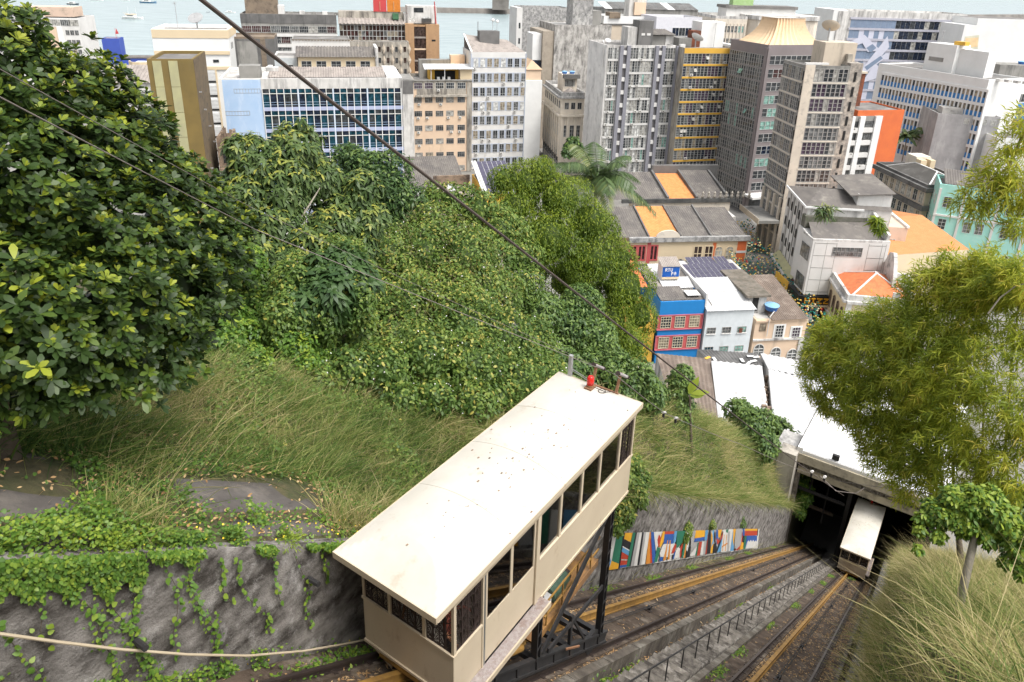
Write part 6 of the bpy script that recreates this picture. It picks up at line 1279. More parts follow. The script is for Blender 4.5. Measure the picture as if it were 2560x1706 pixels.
sbox('partition', 63, 78, -4.3, -3.95, -64, -44.3, DK); sbox('ceiling', 62.7, 79.4, -8.8, 2.3, -44.2, -43.9, DK); sbox('portal_jamb', 61.9, 62.4, -8.98, -8.6, -56, -43.92, KERB); sbox('side_pier', 60.6, 62.1, -10.6, -9.02, -56, -41.3, BEIGE_STREAK); sbox('rear_pier', 62.2, 66, -11.4, -9.45, -56, -42.4, WEATHER)
for i in range(3): sbox('roof_truss', 63 + i * .0 + i * 2.6, 63.15 + i * 2.6, -8.8, -4.4, -46.4, -46.1, IRON)
for t in (-7.8, -6.2): sbox('hanging_strut', 64, 64.12, t, t + .12, -50, -44.9, IRON)
sbox('gantry', 66, 66.2, -8, -5.4, -50.3, -50, BROWNW); sbox('gantry', 66, 66.2, -8, -7.8, -50, -47, BROWNW)
fl = lroot('floodlight', 'small black floodlight on the edge of the white station roof', 'floodlight'); MB().box(-.15, .15, -.3, .3, .15, .65).build('housing', IRON, fl, loc=(61.9, 5.9, zs(-41.2))); MB().box(-.05, .05, -.04, .04, 0, .15).build('foot', IRON, fl, loc=(61.9, 5.9, zs(-41.2)))
# upper station at the head of the line, where the photographer stands (unseen behind the camera, added to block uphill sky light)
us = lroot('unseen_upper_station', 'unseen upper funicular station building at the head of the line, added to shade the uphill side', 'station')
MB().box(-16, -4.2, 9.4, 22, -2, 13).build('wall', STB, us); MB().box(-16, -4.2, -9, -.6, 5.6, 13).build('wall', STB, us); MB().box(-16.4, -3.4, -9.4, 22.4, 13.02, 13.5).build('roof', GREYC, us); MB().box(-16, -6, -.58, 9.38, 6.2, 13).build('wall', STB, us)
for y in (0, 3.2, 6.4, 9.2): MB().box(-4.6, -4.2, y - .2, y + .2, 0, 13).build('column', STB, us)
# ------------------------------------------------------------------ funicular cabins
CR = mat('cabin_cream', (.58, .49, .36), (.54, .45, .33), .45, 1.2, stain=(.36, .26, .16), stain_amt=.15, stain_scale=2.4, stain_stretch=(1, 1, .6), spec=.5)
CROOF = mat('cabin_roof_cream', (.58, .55, .49), (.52, .49, .425), .5, 1.1, stain=(.4, .33, .235), stain_amt=.16, stain_scale=1.7, spec=.4)
GRILL = mat('grille_iron', (.03, .02, .018), (.045, .03, .026), .6, 3); ALP = mat('tread_plate', (.32, .27, .26), (.42, .38, .37), .35, 14, metal=.5, stain=(.25, .17, .14), stain_amt=.35, stain_scale=3, bump=.6, bump_scale=26)
CG = clear_glass('cabin_glass'); INT = mat('cabin_interior', (.5, .46, .4), (.42, .38, .33), .8); PLATF = mat('ochre_platform', (.36, .19, .06), (.22, .12, .055), .9, 2, stain=(.1, .07, .05), stain_amt=.35, stain_scale=2.4)
MOT = mat('motor_green', (.08, .14, .1), (.06, .11, .08), .5, 3); RED = mat('beacon_red', (.65, .02, .015), (.6, .02, .015), .25, 2); RUSTP = mat('rusty_base', (.25, .13, .07)); PAPER = mat('white_notice', (.66, .66, .66), (.6, .6, .6), .7)
cab = empty('funicular_cabin', W(7.13, -5.89, rz(7.13)), ANG_LINE, 'large cream funicular cabin in the foreground on its black stepped undercarriage', 'funicular cabin', 'funicular cabins')
WD, LN, Z0, ZS, ZH, ZE = 2.24, 7.05, .33, 1.42, 2.62, 2.92
def cp(name, mb, m, parent=None, **k): return mb.build(name, m, parent or cab, **k)
cp('floor', MB().box(.06, LN - .06, .06, WD - .06, Z0 - .02, Z0 + .06), INT)
# lower panels
cp('side_panel', MB().box(0, .82, 0, .05, Z0, ZS), CR); cp('side_panel', MB().box(2.75, LN, 0, .05, Z0, ZS), CR)
cp('side_panel', MB().box(0, LN, WD - .05, WD, Z0, ZS), CR); cp('end_panel', MB().box(0, .05, .051, WD - .051, Z0, ZS), CR); cp('end_panel', MB().box(LN - .05, LN, .051, WD - .051, Z0, ZS), CR)
cp('sill', MB().box(-.025, .83, -.025, .04, ZS, ZS + .05).box(2.72, LN + .02, -.025, .04, ZS, ZS + .05).box(-.025, .05, .041, WD + .02, ZS, ZS + .05).box(.051, LN + .02, WD - .04, WD + .025, ZS, ZS + .05).box(LN - .04, LN + .02, .041, WD - .041, ZS, ZS + .05), CR)
cp('bottom_trim', MB().box(-.03, .01, -.02, WD + .02, Z0 - .03, Z0 + .03), CR); cp('bottom_trim', MB().box(2.76, LN, -.022, .01, Z0 - .05, Z0 + .01), CR)
cp('skirt', MB().add([(.02, WD - .02, Z0 - .03), (.02, WD - .75, Z0 - .03), (.06, WD - .62, Z0 - .42), (.1, WD - .42, Z0 - .42), (.3, WD - .02, Z0 - .03), (.3, WD - .75, Z0 - .03), (.3, WD - .62, Z0 - .42), (.3, WD - .42, Z0 - .42)], [(0, 1, 2, 3), (7, 6, 5, 4), (1, 5, 6, 2), (2, 6, 7, 3), (3, 7, 4, 0)]), CR)
# posts
for x in (.0, 2.62, 3.53, 4.42, 5.26, 6.24, LN - .07):
    w = .12 if x == 2.62 else .07; z0 = Z0 if x == 2.62 else ZS + .051
    cp('post', MB().box(x, x + w, -.01 - .02 * (x == 2.62), .05, z0, ZH), CR); cp('post', MB().box(x, x + w, WD - .05, WD + .01, ZS + .051, ZH), CR)
for y in (.65, 1.5): cp('post', MB().box(-.01, .05, y, y + .07, ZS + .051, ZH), CR); cp('post', MB().box(LN - .05, LN + .01, y, y + .07, ZS + .051, ZH), CR)
cp('door_jamb', MB().box(.82, .86, -.02, .05, Z0, ZH), CR); cp('door_channel', MB().box(.861, .93, -.005, .04, Z0, ZH), mat('channel_grey', (.2, .21, .2), (.26, .27, .26), .35, 5, metal=.6))
cp('header', MB().box(-.02, LN + .02, -.025, .05, ZH, ZE - .14).box(-.02, LN + .02, WD - .05, WD + .025, ZH, ZE - .14).box(-.02, .05, .051, WD - .051, ZH, ZE - .14).box(LN - .05, LN + .02, .051, WD - .051, ZH, ZE - .14), CR)
# door: panel, two glazed lights, notice
dr = cp('door', MB().box(.94, 2.61, .012, .045, Z0 + .05, ZS).box(.94, 1.0, .01, .045, ZS, ZH).box(1.74, 1.82, .01, .045, ZS, ZH).box(2.56, 2.61, .01, .045, ZS, ZH), CR)
cp('door_glass', MB().box(1.001, 1.739, .024, .03, ZS, ZH - .01), CG, dr); cp('door_glass', MB().box(1.821, 2.559, .024, .03, ZS, ZH - .01), CG, dr); cp('notice', MB().box(1.1, 1.55, .034, .038, ZS + .35, ZH - .12), PAPER, dr)
cp('step_plate', MB().box(.42, 2.9, -.24, -.005, Z0 - .03, Z0 + .02), ALP); cp('step_lip', MB().box(.42, 2.9, -.27, -.241, Z0 - .1, Z0 + .03), CR); cp('step_skirt', MB().box(.45, 2.88, -.2, -.01, Z0 - .12, Z0 - .031), CR)
# glass bays and grilles
for a, c in ((2.741, 3.529), (3.601, 4.419), (4.491, 5.259), (5.331, 6.239)):
    cp('window_glass', MB().box(a, c, .02, .026, ZS + .05, ZH), CG); cp('window_glass', MB().box(a, c, WD - .026, WD - .02, ZS + .05, ZH), CG)
    cp('glazing_bar', MB().box((a + c) / 2 - .012, (a + c) / 2 + .012, .03, .05, ZS + .05, ZH), CR)
cp('window_glass', MB().box(.95, 2.6, WD - .026, WD - .02, ZS + .05, ZH), CG)
def grille(wid, hgt):                                   # palm-fan ironwork in the xz plane
    m = MB(); n = max(1, round(wid / .36)); cw = wid / n
    for i in range(n + 1): m.bar((cw * i, 0, 0), (cw * i, 0, hgt), .012, .02)
    for i in range(n):
        x = cw * (i + .5); m.bar((x, 0, 0), (x, 0, hgt), .03, .02)
        for k in range(4):
            z = .02 + k * hgt / 4
            for a in (-52, -36, -18, 18, 36, 52):
                L_ = cw * .62 / max(.62, abs(math.sin(R(a))) + .2); m.bar((x, .002, z), (x + L_ * math.sin(R(a)) * .8, .002, z + L_ * math.cos(R(a))), .011, .012)
            for sgn in (-1, 1):
                for j in range(3):
                    c = (x + sgn * cw * .4, z + .06 + j * hgt / 12); pts = [(c[0] + .032 * math.cos(t), .003, c[1] + .032 * math.sin(t)) for t in np.linspace(0, 2 * math.pi, 8)]
                    for p, q in zip(pts, pts[1:]): m.bar(p, q, .009, .009)
    for z in (0, hgt): m.bar((0, 0, z), (wid, 0, z), .03, .02)
    return m
gh = ZH - ZS - .06
for y0, y1 in ((.06, .64), (.73, 1.49), (1.58, WD - .06)):
    cp('grille', grille(y1 - y0, gh), GRILL, loc=(.03, y0, ZS + .055), rot=math.pi / 2); cp('grille', grille(y1 - y0, gh), GRILL, loc=(LN - .03, y0, ZS + .055), rot=math.pi / 2)
for x0, x1 in ((.08, .81), (6.32, LN - .08)):
    cp('grille', grille(x1 - x0, gh), GRILL, loc=(x0, .03, ZS + .055)); cp('grille', grille(x1 - x0, gh), GRILL, loc=(x0, WD - .03, ZS + .055))
# roof: shallow barrel whose upper end is cut by a sloping facet
def roof_z(x, y):
    f = 2 * (y - WD / 2) / (WD + .16); arc = .24 * max(0, 1 - f * f); a = min(arc, max(0, (x + .54)) * .27); return ZE + min(a, max(0, LN + .15 - x) * .5)
xs = sorted(set([-.54 + .0, -.5] + list(np.linspace(-.47, .5, 40)) + list(np.linspace(.8, 6.6, 16)) + list(np.linspace(6.7, LN + .15, 8)))); ys = np.linspace(-.08, WD + .08, 25)
V = [(x, y, roof_z(x, y)) for x in xs for y in ys]; ny = len(ys); F = [(i * ny + k, (i + 1) * ny + k, (i + 1) * ny + k + 1, i * ny + k + 1) for i in range(len(xs) - 1) for k in range(ny - 1)]
rf = cp('roof', MB().add(V, F), CROOF)
ey = [(-.54, -.08), (-.54, WD + .08), (LN + .15, WD + .08), (LN + .15, -.08)]
fa = MB()
fa.box(-.56, -.54, -.1, WD + .1, ZE - .13, ZE + .006).box(LN + .15, LN + .17, -.1, WD + .1, ZE - .13, ZE + .006).box(-.54, LN + .15, -.1, -.08, ZE - .12, ZE + .004).box(-.54, LN + .15, WD + .08, WD + .1, ZE - .12, ZE + .004)
cp('fascia', fa, CR, rf); cp('soffit', MB().box(-.53, LN + .14, -.07, WD + .07, ZE - .1, ZE - .08), CR, rf)
g = MB(); g.add([(-.5, -.1, ZE - .14), (0, -.03, ZE - .26), (LN, -.03, ZE - .26), (LN + .14, -.1, ZE - .14), (-.5, -.07, ZE - .12), (0, .0, ZE - .2), (LN, .0, ZE - .2), (LN + .14, -.07, ZE - .12)], [(0, 1, 2, 3), (7, 6, 5, 4), (0, 4, 5, 1), (2, 6, 7, 3), (1, 5, 6, 2)]); cp('gutter', g, CR, rf)
seam = MB()
for x in (1.75, 3.5, 5.25): 
    for k in range(ny - 1): seam.bar((x, ys[k], roof_z(x, ys[k]) + .003), (x, ys[k + 1], roof_z(x, ys[k + 1]) + .003), .012, .006)
cp('roof_seam', seam, CROOF, rf)
spk = MB(); rs = random.Random(3)
for i in range(70): 
    x, y = (rs.gauss(3.2, 1.6), rs.gauss(1.05, .5)) if i < 110 else (rs.uniform(0, 7), rs.uniform(.1, 2.1)); x = min(7, max(-.3, x)); y = min(2.2, max(0, y)); r_ = rs.choice((.006, .008, .01, .016)); spk.box(x - r_ * rs.uniform(1, 2.6), x + r_, y - r_, y + r_, roof_z(x, y) + .004, roof_z(x, y) + .009)
o = cp('roof_specks', spk, RUIN, rf); o['kind'] = 'stuff'
# beacon, insulator brackets, mast
zr = lambda x, y: roof_z(x, y)
bc = cp('beacon', MB().lathe([(.085, .1), (.09, .2), (.085, .28), (.06, .33), (.02, .345)], 16), RED, loc=(6.68, 1.12, zr(6.68, 1.12)), smooth=True); cp('beacon_base', MB().box(-.13, .12, -.1, .1, .0, .045).lathe([(.095, .046), (.09, .1)], 14), RUSTP, bc); cp('beacon_foot', MB().box(-.12, -.09, -.09, .09, -.02, -.001), GRILL, bc)
wl_ = [(6.7 + .12 * math.cos(t) + .02 * t, .8 + .1 * math.sin(t), zr(6.7, .8) + .02) for t in np.linspace(-1, 4.4, 16)]; cp('wire_loop', MB().tube([(6.7, 1.02, zr(6.7, 1) + .05)] + wl_ + [(7.08, .62, zr(7.08, .62) + .06)], .008, 5), GRILL)
cp('bracket_rail', MB().box(7.1, 7.15, .55, 1.35, ZE + .02, ZE + .08), RUSTP)
for y, x in ((1.3, 7.14), (.62, 7.14)):
    br = cp('trolley_bracket', MB().bar((x, y, ZE + .02), (x + .18, y, ZE + .55), .06, .06), RUSTP); cp('insulator', MB().tube([(x + .0, y - .02, ZE + .62), (x + .5, y - .02, ZE + .28)], .045, 10), mat('porcelain', (.3, .26, .26), (.42, .4, .4), .25), br)
    cp('insulator_cap', MB().tube([(x - .06, y - .02, ZE + .66), (x + .0, y - .02, ZE + .62)], .055, 8).tube([(x + .5, y - .02, ZE + .28), (x + .56, y - .02, ZE + .24)], .055, 8), GRILL, br)
cp('mast', MB().box(7.16, 7.25, 1.95, 2.04, ZE - .6, ZE + .62), GALV); cp('stay_wire', MB().tube([(7.2, 1.94, ZE + .2), (7.16, 1.3, ZE + .05)], .008, 5).tube([(7.2, 1.94, ZE + .24), (7.16, 1.1, ZE + .05)], .008, 5), GALV)
# undercarriage
sl = lambda x, h: -GR * x + h
for y in (.1, WD - .16):
    cp('chassis_beam', MB().bar((.2, y, sl(.2, .5)), (6.75, y, sl(6.75, .5)), .12, .06).bar((.2, y, sl(.2, .32)), (6.75, y, sl(6.75, .32)), .035, .34).bar((.2, y, sl(.2, .14)), (6.75, y, sl(6.75, .14)), .12, .06), IRON)
    for x in np.linspace(.6, 6.2, 8): cp('web_stiffener', MB().box(x - .02, x + .02, y - .055, y + .055, sl(x, .16), sl(x, .48)), IRON)
    for x in (3.0, 6.3):
        cp('column', MB().box(x - .09, x - .06, y - .08, y + .08, sl(x, .52), Z0 - .05).box(x + .06, x + .09, y - .08, y + .08, sl(x, .52), Z0 - .05).box(x - .06, x + .06, y - .015, y + .015, sl(x, .52), Z0 - .05), IRON)
        for z in np.arange(sl(x, .9), Z0 - .3, .42): cp('batten', MB().bar((x - .09, y - .082, z - .05), (x + .09, y - .082, z + .05), .01, .05), IRON)
    cp('brace', MB().bar((6.15, y - .02, Z0 - .12), (3.25, y - .02, sl(3.25, .62)), .05, .17), IRON); cp('brace', MB().bar((6.2, y - .02, sl(6.2, 2.2)), (3.5, y - .02, sl(3.5, .62)), .05, .13), IRON)
    cp('strut', MB().bar((4.6, y, sl(4.6, .5)), (4.6, y, sl(4.6, 1.5)), .08, .08), IRON); cp('strut', MB().bar((4.65, y, sl(4.65, 1.4)), (5.4, y, sl(5.4, .55)), .06, .06), IRON)
    cp('floor_beam', MB().bar((0.1, y, Z0 - .12), (LN - .3, y, Z0 - .12), .1, .16), IRON)
    for x in (.55, 5.9):
        wv = cp('wheel', MB().lathe([(.14, -.07), (.3, -.06), (.3, .02), (.34, .03), (.34, .06), (.14, .07)], 20), IRON, loc=(x, y + (.04 if y < 1 else -.04), sl(x, .3)), rot=(math.pi / 2, 0, 0))
for x in (.3, 1.6, 3.0, 4.6, 5.9, 6.5): cp('cross_beam', MB().bar((x, .16, sl(x, .42)), (x, WD - .2, sl(x, .42)), .12, .14), IRON)
cp('platform', MB().box(3.15, 6.2, .3, WD - .25, -1.5, -1.44), PLATF); cp('platform_edge', MB().box(3.15, 6.2, .26, .299, -1.62, -1.42), PLATF)
for h in (.35, .75): cp('platform_rail', MB().bar((3.6, .28, -1.44 + h), (6.2, .28, -1.44 + h), .035, .035), YBEAM)
for x in (3.7, 4.4, 5.1, 5.8): cp('rail_post', MB().bar((x, .28, -1.44), (x, .28, -.68), .03, .03), YBEAM)
mo = cp('motor', MB().tube([(4.3, .62, -1.2), (5.0, .62, -1.2)], .2, 16), MOT); cp('motor_end', MB().tube([(5.001, .62, -1.2), (5.12, .62, -1.2)], .17, 16).tube([(4.1, .62, -1.2), (4.299, .62, -1.2)], .08, 12), STEEL, mo); cp('motor_foot', MB().box(4.35, 4.95, .48, .76, -1.44, -1.36), MOT, mo)
cp('brake_drum', MB().tube([(3.75, .75, -1.15), (3.75, 1.2, -1.15)], .26, 16), PLATF); cp('fluid_box', MB().box(4.05, 4.28, .5, .8, -1.44, -1.12), PAPER)
for i, (x, y) in enumerate(((1.0, .4), (1.7, .55), (2.3, .4))): cp('brake_cylinder', MB().tube([(x, y, sl(x, .62)), (x + .55, y, sl(x + .55, .66))], .085, 12), YBEAM); cp('brake_rod', MB().tube([(x + .56, y, sl(x + .55, .66)), (x + .9, y + .1, sl(x + .9, .66))], .035, 8), YBEAM)
cp('front_tube', MB().tube([(.1, .5, .12), (.1, 1.9, .12)], .09, 12), YBEAM); cp('front_beam', MB().box(.22, .4, .2, WD - .2, -.25, .26), IRON); cp('hook', MB().bar((4.2, -.02, sl(4.2, .56)), (4.55, -.2, sl(4.2, .45)), .03, .05), RUSTP)
cp('bench', MB().box(.6, 6.4, WD - .5, WD - .1, Z0 + .1, Z0 + .5), INT); cp('handhold', MB().tube([(.3, 1.1, 2.2), (6.8, 1.1, 2.2)], .02, 6), GALV)
cab2 = copy_tree(cab); cab2.location = tuple(W(56.9, -5.89 + 4.72, rz(56.9))); cab2['label'] = 'small far cream funicular cabin entering the dark station mouth'

# ------------------------------------------------------------------ people inside the near cabin
def person(loc, rot, label, shirt, trousers, skin, hair, arm=0.0):
    SK = mat('skin_' + label.split()[-1] + str(round(skin[0], 2)), skin, tuple(c * .9 for c in skin), .5); me = bpy.data.meshes.new('person'); 
    J = {'pel': (0, 0, .95, .13), 'sp': (0, .01, 1.12, .12), 'ch': (0, 0, 1.32, .15), 'nk': (0, .01, 1.48, .055), 'hd': (0, -.015, 1.58, .085), 'tp': (0, -.01, 1.69, .085)}
    E = [('pel', 'sp'), ('sp', 'ch'), ('ch', 'nk'), ('nk', 'hd'), ('hd', 'tp')]
    for s_, n in ((-1, 'l'), (1, 'r')):
        up = arm if s_ > 0 else 0
        J.update({'s' + n: (s_ * .18, .01, 1.4, .06), 'e' + n: (s_ * .25, .02 - .16 * up, 1.14 + .1 * up, .044), 'w' + n: (s_ * .23, -.1 - .22 * up, .93 + .42 * up, .03), 'h' + n: (s_ * .225, -.15 - .25 * up, .87 + .47 * up, .034),
                  'p' + n: (s_ * .1, 0, .86, .09), 'k' + n: (s_ * .11, -.02, .5, .06), 'a' + n: (s_ * .11, .03, .1, .042), 't' + n: (s_ * .125, -.13, .045, .035)})
        E += [('ch', 's' + n), ('s' + n, 'e' + n), ('e' + n, 'w' + n), ('w' + n, 'h' + n), ('pel', 'p' + n), ('p' + n, 'k' + n), ('k' + n, 'a' + n), ('a' + n, 't' + n)]
        hx, hy, hz, _ = J['h' + n]
        for q in range(4): dx = (q - 1.5) * .016; ln = (.05, .058, .055, .043)[q]; J['f%d%s' % (q, n)] = (hx + dx, hy - .03, hz - .03, .0095); J['g%d%s' % (q, n)] = (hx + dx, hy - .03 - ln * .5, hz - .03 - ln * .8, .008); E += [('h' + n, 'f%d%s' % (q, n)), ('f%d%s' % (q, n), 'g%d%s' % (q, n))]
        J['u' + n] = (hx - s_ * .035, hy - .02, hz - .015, .011); E.append(('h' + n, 'u' + n))
    J['no'] = (0, -.112, 1.585, .014); E.append(('hd', 'no'))
    ks = list(J); me.from_pydata([J[k][:3] for k in ks], [(ks.index(a), ks.index(b)) for a, b in E], []); o = obj('body_rig', me)
    sk = o.modifiers.new('s', 'SKIN'); o.modifiers.new('b', 'SUBSURF').levels = 1
    for k, d in zip(ks, me.skin_vertices[0].data): d.radius = (J[k][3], J[k][3] * (.72 if k in ('ch', 'sp', 'pel') else 1)); d.use_root = k == 'pel'
    dg = bpy.context.evaluated_depsgraph_get(); bm_ = bpy.data.meshes.new_from_object(o.evaluated_get(dg)); bpy.data.objects.remove(o)
    for m_ in (SK, mat('cloth_' + label.replace(' ', '_')[:18], shirt, rough=.85), mat('trousers_%.2f' % trousers[0], trousers, rough=.9), mat('shoe', (.03, .03, .03))): bm_.materials.append(m_)
    for p in bm_.polygons:
        z, x = p.center.z, abs(p.center.x); arm_ = x > .2 and .8 < z < 1.35
        p.material_index = 3 if z < .09 else 2 if z < .95 and x < .2 else 0 if z > 1.46 or (arm_ and z < 1.17) or (x > .19 and z < 1.17) else 1; p.use_smooth = True
    r = obj('person', bm_, None, loc, rot); tag(r, label, 'person', 'people riding in the near cabin')
    hm = MB().lathe([(.092, .0), (.098, .04), (.09, .09), (.06, .125), (.01, .14)], 14); o = hm.build('hair', mat('hair_black', hair, rough=.6), r, loc=(0, .018, 1.61)); 
    for sx in (-1, 1): MB().lathe([(.006, -.004), (.013, .0), (.006, .006)], 8).build('eye', mat('eye_dark', (.02, .015, .01), rough=.2), r, loc=(sx * .033, -.094, 1.605), rot=(math.pi / 2, 0, 0)); MB().box(-.008, .008, -.02, .02, -.03, .03).build('ear', SK, r, loc=(sx * .09, .005, 1.59))
    MB().box(-.025, .025, -.006, .004, -.004, .004).build('mouth', ROSE, r, loc=(0, -.094, 1.55)); return r
cabM = lambda x, y: W(7.13 + x, -5.89 - y, rz(7.13) + Z0 + .06)
person(cabM(5.75, .55), ANG_LINE + 1.2, 'person in a dark blue printed shirt behind the last clear window', (.02, .03, .07), (.05, .05, .06), (.36, .18, .1), (.015, .012, .01))
person(cabM(.45, .5), ANG_LINE + .6, 'person in a red brown top behind the corner ironwork', (.2, .05, .03), (.04, .04, .05), (.42, .2, .11), (.02, .015, .01), .8)
person(cabM(.5, 1.3), ANG_LINE - 1.2, 'person in a black top with pale trousers behind the middle end grille', (.015, .015, .018), (.5, .5, .5), (.3, .15, .08), (.015, .012, .01))
# ------------------------------------------------------------------ vegetation
BARK = mat('bark', (.09, .07, .05), (.13, .105, .08), .95, 3, stretch=(1, 1, .3), bump=.5, bump_scale=20)
BARKL = mat('pale_bark', (.3, .27, .22), (.22, .2, .16), .95, 3, stretch=(1, 1, .3), bump=.4, bump_scale=20)
LF_FIG = leafmat('fig_leaf', [(0, (0.021, 0.039, 0.011)), (.5, (0.040, 0.075, 0.016)), (.75, (0.115, 0.172, 0.021)), (1, (0.310, 0.345, 0.034))], .42, .25, .3)
LF_PALE = leafmat('pale_leaf', [(0, (0.044, 0.083, 0.024)), (.55, (0.099, 0.154, 0.044)), (.85, (0.198, 0.242, 0.055)), (1, (0.374, 0.363, 0.066))], .45, .3)
LF_DARK = leafmat('dark_leaf', [(0, (0.030, 0.068, 0.020)), (.6, (0.074, 0.135, 0.038)), (1, (0.176, 0.257, 0.061))], .45, .28)
LF_VINE = leafmat('vine_leaf', [(0, (0.052, 0.104, 0.021)), (.5, (0.124, 0.202, 0.039)), (.85, (0.234, 0.299, 0.058)), (1, (0.442, 0.390, 0.091))], .5, .34)
LF_MOSS = leafmat('curtain_vine_leaf', [(0, (.055, .1, .012)), (.5, (.13, .2, .018)), (1, (.28, .34, .03))], .5, .42)
LF_HEART = leafmat('creeper_leaf', [(0, (0.057, 0.127, 0.021)), (.5, (0.115, 0.218, 0.032)), (1, (0.299, 0.380, 0.046))], .45, .35)
LF_BAM = leafmat('bamboo_leaf', [(0, (.15, .22, .025)), (.45, (.33, .39, .04)), (.8, (.52, .52, .055)), (1, (.66, .54, .1))], .5, .5)
LF_PALM = leafmat('palm_leaf', [(0, (.04, .075, .025)), (.6, (.09, .14, .05)), (1, (.2, .22, .07))], .4, .25)
GRASS = leafmat('grass_blade', [(0, (.05, .1, .025)), (.28, (.13, .2, .045)), (.52, (.27, .3, .09)), (.72, (.46, .4, .18)), (1, (.6, .5, .28))], .6, .42, .2)
LITTER = leafmat('dry_leaf', [(0, (.3, .17, .07)), (.5, (.45, .28, .13)), (1, (.55, .4, .22))], .8, .1)
WITHER = leafmat('withered_vine', [(0, (.1, .08, .04)), (.6, (.17, .14, .07)), (1, (.22, .2, .08))], .7, .2)
def rdir(n): v = rng.normal(size=(n, 3)); return unit(v)
def lump(P, k, seed):
    r = np.random.default_rng(seed); o = np.zeros(len(P))
    for _ in range(5): o += np.sin(P @ (r.normal(size=3) * k) + r.uniform(0, 6.3))
    return o / 5
def blob_points(blobs, n, shell=(.78, 1.04), lumpk=None, cull=True, flat=1.0, seed=1):
    """points over a crown made of balls, only where they are outside its other balls; eye-side biased"""
    B = np.array(blobs, float); pr = B[:, 3] ** 2; pr /= pr.sum(); out, outn = [], []
    need = n
    for _ in range(9):
        i = rng.choice(len(B), need * 2, p=pr); d = rdir(need * 2)
        k = lumpk or 3.2 / np.mean(B[:, 3])
        c = B[i, :3]; r = B[i, 3] * rng.uniform(*shell, need * 2); P = c + d * (r * (1 + .38 * lump(c + d * B[i, 3:4], k, seed)))[:, None] * np.array([1, 1, flat])
        te = unit(EYE - c); ok = (np.sum(d * te, 1) > -.45) if cull else np.ones(len(P), bool)
        for b in B: ok &= (np.linalg.norm((P - b[:3]) / np.array([1, 1, flat]), axis=1) > b[3] * .7)
        out.append(P[ok]); outn.append(d[ok]); need = n - sum(map(len, out))
        if need <= 0: break
    return np.concatenate(out)[:n], np.concatenate(outn)[:n]
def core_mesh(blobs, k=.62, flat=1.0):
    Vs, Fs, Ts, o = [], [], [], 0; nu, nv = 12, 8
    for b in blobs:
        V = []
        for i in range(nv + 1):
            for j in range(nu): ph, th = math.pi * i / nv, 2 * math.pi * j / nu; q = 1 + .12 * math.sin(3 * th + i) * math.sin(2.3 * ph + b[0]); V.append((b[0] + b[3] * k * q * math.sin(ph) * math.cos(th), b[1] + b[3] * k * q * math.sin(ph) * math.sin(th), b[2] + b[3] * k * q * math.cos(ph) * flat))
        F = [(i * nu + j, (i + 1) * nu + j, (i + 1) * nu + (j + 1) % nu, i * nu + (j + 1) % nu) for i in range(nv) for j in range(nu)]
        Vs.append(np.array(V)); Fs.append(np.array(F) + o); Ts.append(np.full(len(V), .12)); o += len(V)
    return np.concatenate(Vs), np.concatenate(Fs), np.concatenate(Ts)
def sized(px_blobs):
    """balls given as photograph px, py, radius px and distance -> world centre and radius"""
    return [tuple(at_dist(x, y, d)) + (r * d / math.hypot(math.hypot(x - PPX, y - PPY), FOC),) for x, y, r, d in px_blobs]
def leaf_cloud(blobs, n, Ln, Wd, prof, tint, droop=.3, outw=.6, upw=.5, hang=.3, flat=1.0, shell=(.78, 1.04), seed=1, lumpk=None, topbright=0.0):
    P, D = blob_points(blobs, n, shell, lumpk, flat=flat, seed=seed); m = len(P)
    N = unit(D * outw + np.array([0, 0, upw]) + rng.normal(size=(m, 3)) * .45); T = np.cross(N, rdir(m)); T[:, 2] -= hang; T = unit(T - N * np.sum(T * N, 1)[:, None])
    L_ = Ln * rng.uniform(.7, 1.3, m); V, F, k = strips(P, T, N, L_, Wd * L_ / Ln, prof, droop)
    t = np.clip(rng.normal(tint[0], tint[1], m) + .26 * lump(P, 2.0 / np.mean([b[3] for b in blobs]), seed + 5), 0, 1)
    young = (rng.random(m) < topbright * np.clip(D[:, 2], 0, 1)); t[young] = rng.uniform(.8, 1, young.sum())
    return V, F, np.repeat(t, k)
def whorls(blobs, n, per, Ln, Wd, prof, tint, tilt=.5, droop=.3, flat=1.0, seed=1, young=.0, updir=.6, shell=(.8, 1.06)):
    """leaf rosettes at shoot tips; young leaves in the middle are paler"""
    P, D = blob_points(blobs, n, shell, flat=flat, seed=seed); m = len(P)
    A = unit(D + np.array([0, 0, updir]) + rng.normal(size=(m, 3)) * .3); u = unit(np.cross(A, rdir(m))); v = np.cross(A, u); parts = []
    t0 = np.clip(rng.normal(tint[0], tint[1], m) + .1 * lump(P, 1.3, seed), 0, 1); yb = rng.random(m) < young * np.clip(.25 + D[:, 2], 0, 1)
    for j in range(per):
        a = 2 * math.pi * j / per * 1.0 + rng.uniform(-.3, .3, m) + j * .4; inner = j >= per - 3
        out = u * np.cos(a)[:, None] + v * np.sin(a)[:, None]; tl = (tilt + (.9 if inner else 0)) * rng.uniform(.6, 1.4, m)
        T = unit(out + A * tl[:, None]); N = unit(A - out * tl[:, None] * .9); L_ = Ln * rng.uniform(.75, 1.2, m) * (.72 if inner else 1)
        V, F, k = strips(P + A * (.05 * j / per), T, N, L_, Wd * L_ / Ln, prof, droop)
        t = t0 + rng.normal(0, .05, m); 
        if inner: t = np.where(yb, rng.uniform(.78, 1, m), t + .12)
        parts.append((V, F, np.repeat(np.clip(t, 0, 1), k)))
    return merge(parts), (P, A)
